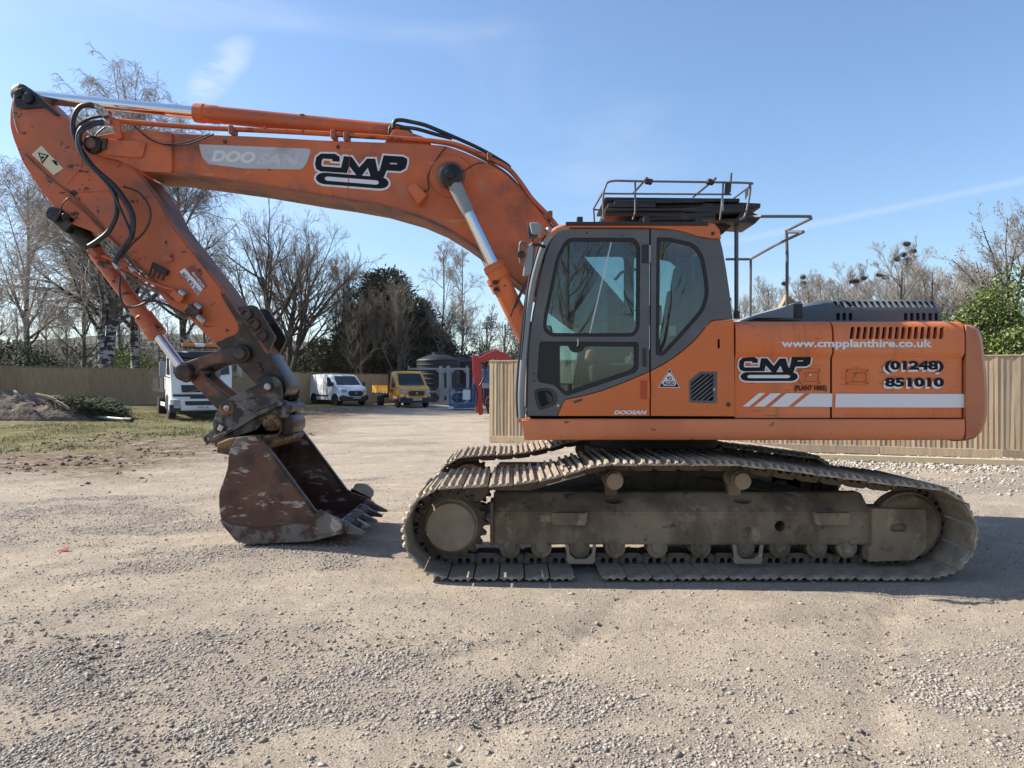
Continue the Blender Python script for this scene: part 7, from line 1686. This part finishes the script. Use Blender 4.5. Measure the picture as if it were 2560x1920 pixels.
bush(318, 48, 3.6, 3.5, 'fresh green bush right of the birch trunks', 'bush', 3500, 'budleaf', 5)
# right: rookery trees, laurel, big ivy tree
tR = [bare_tree(51+i, 12.0, .20, 'rook', 1, .017) for i in range(3)]
rook = [(1850, 66, .78, 'behind the cab rear'), (1922, 64, .84, 'left of the tall handrail post'), (2020, 66, .86, 'right of the tall handrail post'), (2095, 62, .86, 'above the front of the engine hood'), (2175, 64, .84, 'above the middle of the engine hood'), (2255, 58, .96, 'tallest over the rear of the hood'), (2330, 60, .95, 'over the counterweight'), (2392, 64, .9, 'left of the evergreen hedge'), (2135, 72, 1.0, 'behind the nests above the middle of the hood'), (2215, 76, 1.05, 'far back left of the tallest'), (2300, 74, 1.08, 'far back right of the tallest'), (2060, 78, 1.0, 'far back above the front of the hood'), (1985, 74, .9, 'far back between the handrail posts'), (2440, 62, .9, 'behind the evergreen hedge')]
nests = {1922: [(1957, 680)], 2020: [(2011, 692), (2015, 708)], 2095: [(2135, 658), (2122, 690)], 2175: [(2160, 686), (2185, 680), (2204, 673), (2226, 671)], 2255: [(2254, 613), (2276, 630), (2244, 647), (2272, 648), (2256, 640)], 1850: [(1829, 678), (1820, 679)]}
M['nest'] = mat('stick_nest', (.035, .026, .02), .95)
cnt = 0
for i, (px, d, s_, where) in enumerate(rook):
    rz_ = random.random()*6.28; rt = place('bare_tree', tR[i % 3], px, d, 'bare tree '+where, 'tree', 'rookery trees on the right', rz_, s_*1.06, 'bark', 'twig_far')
    bp = tR[i % 3][3]*s_*1.06; bp = np.stack([bp[:, 0]*math.cos(rz_)-bp[:, 1]*math.sin(rz_), bp[:, 0]*math.sin(rz_)+bp[:, 1]*math.cos(rz_), bp[:, 2]], 1)+np.array(rt.location)
    nl = sorted(nests.get(px, ()), key=lambda q_: q_[1])
    for ni, (a, b) in enumerate(nl):
        m_n = len(nl); which = '' if m_n == 1 else {2: ['upper ', 'lower '], 4: ['highest ', 'second highest ', 'third highest ', 'lowest '], 5: ['highest ', 'second highest ', 'middle ', 'second lowest ', 'lowest ']}[m_n][ni]
        q = P(a, b, d); q = Vector(bp[np.argmin(((bp-np.array(q))**2*np.array([1, .15, 1])).sum(1))]); n = 160; g = np.random.default_rng(900+cnt); cnt += 1; u = nrm_(g.normal(size=(n, 3))); c0 = u*(.13+.09*g.random(n))[:, None]*np.array([1.15, 1.15, .7])
        dd = nrm_(np.cross(u, g.normal(size=(n, 3)))); Q = np.stack([c0-dd*.14, c0, c0+dd*.14], 1); v, f = tubes(Q, np.full((n, 3), .012), 3)
        v2, f2 = tubes(np.array([[(0, 0, -.14), (0, 0, -.07), (0, 0, .05), (0, 0, .08)]], dtype=float), np.array([[.03, .13, .15, .05]]), 8)
        o = link('nest', np_mesh(np.concatenate([v, v2]), np.concatenate([f, f2+len(v)])), M['nest'], None, 0); o.location = q
        tag(o, (which+'dark stick nest in the bare tree '+where).strip(), 'nest', 'nests in the rookery trees')
tI = bare_tree(61, 13.5, .3, 'oak', 2, .014)
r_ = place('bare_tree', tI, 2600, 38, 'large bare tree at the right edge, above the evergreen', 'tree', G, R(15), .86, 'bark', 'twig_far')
c0 = tI[3][rng.random(len(tI[3])) < .5]; link('ivy', leaf_cards(c0+rng.normal(size=c0.shape)*.12, .09+.1*rng.random(len(c0))), M['understory'], r_, 0)
def hedge(px, d, w, h, n, seed, label):
    r = bush(px, d, w, h, label, 'shrub', n, 'laurel', seed, 'evergreen_shrub'); return r
hedge(2478, 21.5, 3.7, 4.1, 28000, 13, 'glossy evergreen shrub behind the fence beside the counterweight'); hedge(2600, 20.5, 4.4, 4.7, 32000, 15, 'taller glossy evergreen at the right edge of the picture'); hedge(2405, 24, 3.0, 4.0, 14000, 17, 'smallest evergreen shrub, next to the engine hood')
# far wood and hills
M['hill'] = mat('wooded_hill', (.055, .062, .045), .95, layers=[((.09, .085, .06), .02, .4, .6, 6), ((.035, .045, .03), .06, .45, .65, 5)], bump=(.12, 1.0, 6.0), spec=.05)
nx_, ny_ = 160, 14; X_ = np.linspace(-1500, 1300, nx_); V = []
for j in range(ny_):
    t = j/(ny_-1); yy = 900+t*700
    for x in X_:
        prof = 75*math.exp(-((x+560)/330)**2)+52*math.exp(-((x+960)/300)**2)+22*math.exp(-((x+150)/200)**2)+12
        V.append((x, yy, math.sin(t*math.pi/2)*prof*(1+.10*(float(fbm(x, yy, .012, 4, 81))-.5)*2)+4*float(fbm(x, yy, .05, 3, 82))*t))
i_, j_ = np.meshgrid(np.arange(nx_-1), np.arange(ny_-1)); a_ = (j_*nx_+i_).ravel()
o = link('hills', np_mesh(np.array(V), np.stack([a_, a_+1, a_+1+nx_, a_+nx_], 1)), M['hill'], None, 60); tag(o, 'low wooded hills on the horizon', 'hills', kind='structure')
n = 30000; px = -150+900*rng.random(n); d = 90+60*rng.random(n); x = (px-1280)/F*d; hm = 4.0+5*fbm(x, d, .05, 4, 91); z = hm*rng.random(n)
M['farwood'] = island_mat('far_wood', [(.07, .065, .045), (.11, .10, .07), (.09, .095, .05)])
o = link('far_wood', leaf_cards(np.stack([x, d, z], 1), .3+.5*rng.random(n)), M['farwood'], None, 0); tag(o, 'far hazy wood beyond the left fence', 'wood', kind='stuff')
n = 24000; px = 1750+900*rng.random(n); d = 75+30*rng.random(n); x = (px-1280)/F*d; hm = 2.5+4*fbm(x, d, .08, 4, 92); z = hm*rng.random(n)
o = link('far_wood', leaf_cards(np.stack([x, d, z], 1), .25+.35*rng.random(n)), M['farwood'], None, 0); tag(o, 'low far scrub under the rookery trees', 'wood', kind='stuff')
# trees across the road behind the photographer, mirrored in the cab windows
sv, sf = mesh_arr(tR[0][1]); sv1, sf1 = mesh_arr(tR[0][0]); kl = np.random.default_rng(3).random(len(sf)//6) < .12; kl = np.where(np.repeat(kl, 6))[0]; uq, inv = np.unique(sf[kl], return_inverse=True); svl = sv[uq]; sfl = inv.reshape(-1, 4); Vs = []; Fs = []; off = 0
for k in range(13):
    x0 = -26+k*4.3+random.uniform(-1.2, 1.2); y0 = -24-random.uniform(0, 6); a = random.random()*6.28; ca, sa = math.cos(a), math.sin(a); s_ = random.uniform(.85, 1.15)
    for vv, ff in ((svl, sfl), (sv1, sf1)):
        Vs.append(np.stack([(vv[:, 0]*ca-vv[:, 1]*sa)*s_+x0, (vv[:, 0]*sa+vv[:, 1]*ca)*s_+y0, vv[:, 2]*s_], 1)); Fs.append(ff+off); off += len(vv)
o = link('mirrored_wood', np_mesh(np.concatenate(Vs), np.concatenate(Fs)), M['twig_far'], None, 0); tag(o, 'bare wood mirrored in the cab windows', 'wood', kind='stuff')

# conifers standing beyond the left edge of the picture shade the grass corner
Vs = []; Fs = []; off = 0
va, fa_ = mesh_arr(cA[1]); va = va[:len(va)//8*4]; fa_ = fa_[:len(fa_)//2]
for x0, y0, s_ in ((-31, 33, 1.0), (-35, 40, 1.1)):
    Vs.append(va*s_+np.array([x0, y0, 0])); Fs.append(fa_+off); off += len(va)
o = link('shade_trees', np_mesh(np.concatenate(Vs), np.concatenate(Fs)), M['conifer'], None, 0); tag(o, 'conifers just outside the left edge shading the grass', 'wood', kind='stuff')

# ================================================================ thin spring haze
hm_ = bpy.data.materials.new('haze'); hm_.use_nodes = True; nt = hm_.node_tree; nt.nodes.clear()
ho_ = nt.nodes.new('ShaderNodeOutputMaterial'); pv = nt.nodes.new('ShaderNodeVolumePrincipled')
pv.inputs['Color'].default_value = (0.80, 0.88, 1.0, 1); pv.inputs['Density'].default_value = 0.00010; pv.inputs['Anisotropy'].default_value = 0.2
nt.links.new(pv.outputs['Volume'], ho_.inputs['Volume'])
hz_ = box('haze', Vector((-100, 650, 60)), (3200, 2100, 126), hm_, None, None, 0.0); tag(hz_, 'thin pale haze in the air over the yard', 'haze', kind='stuff')
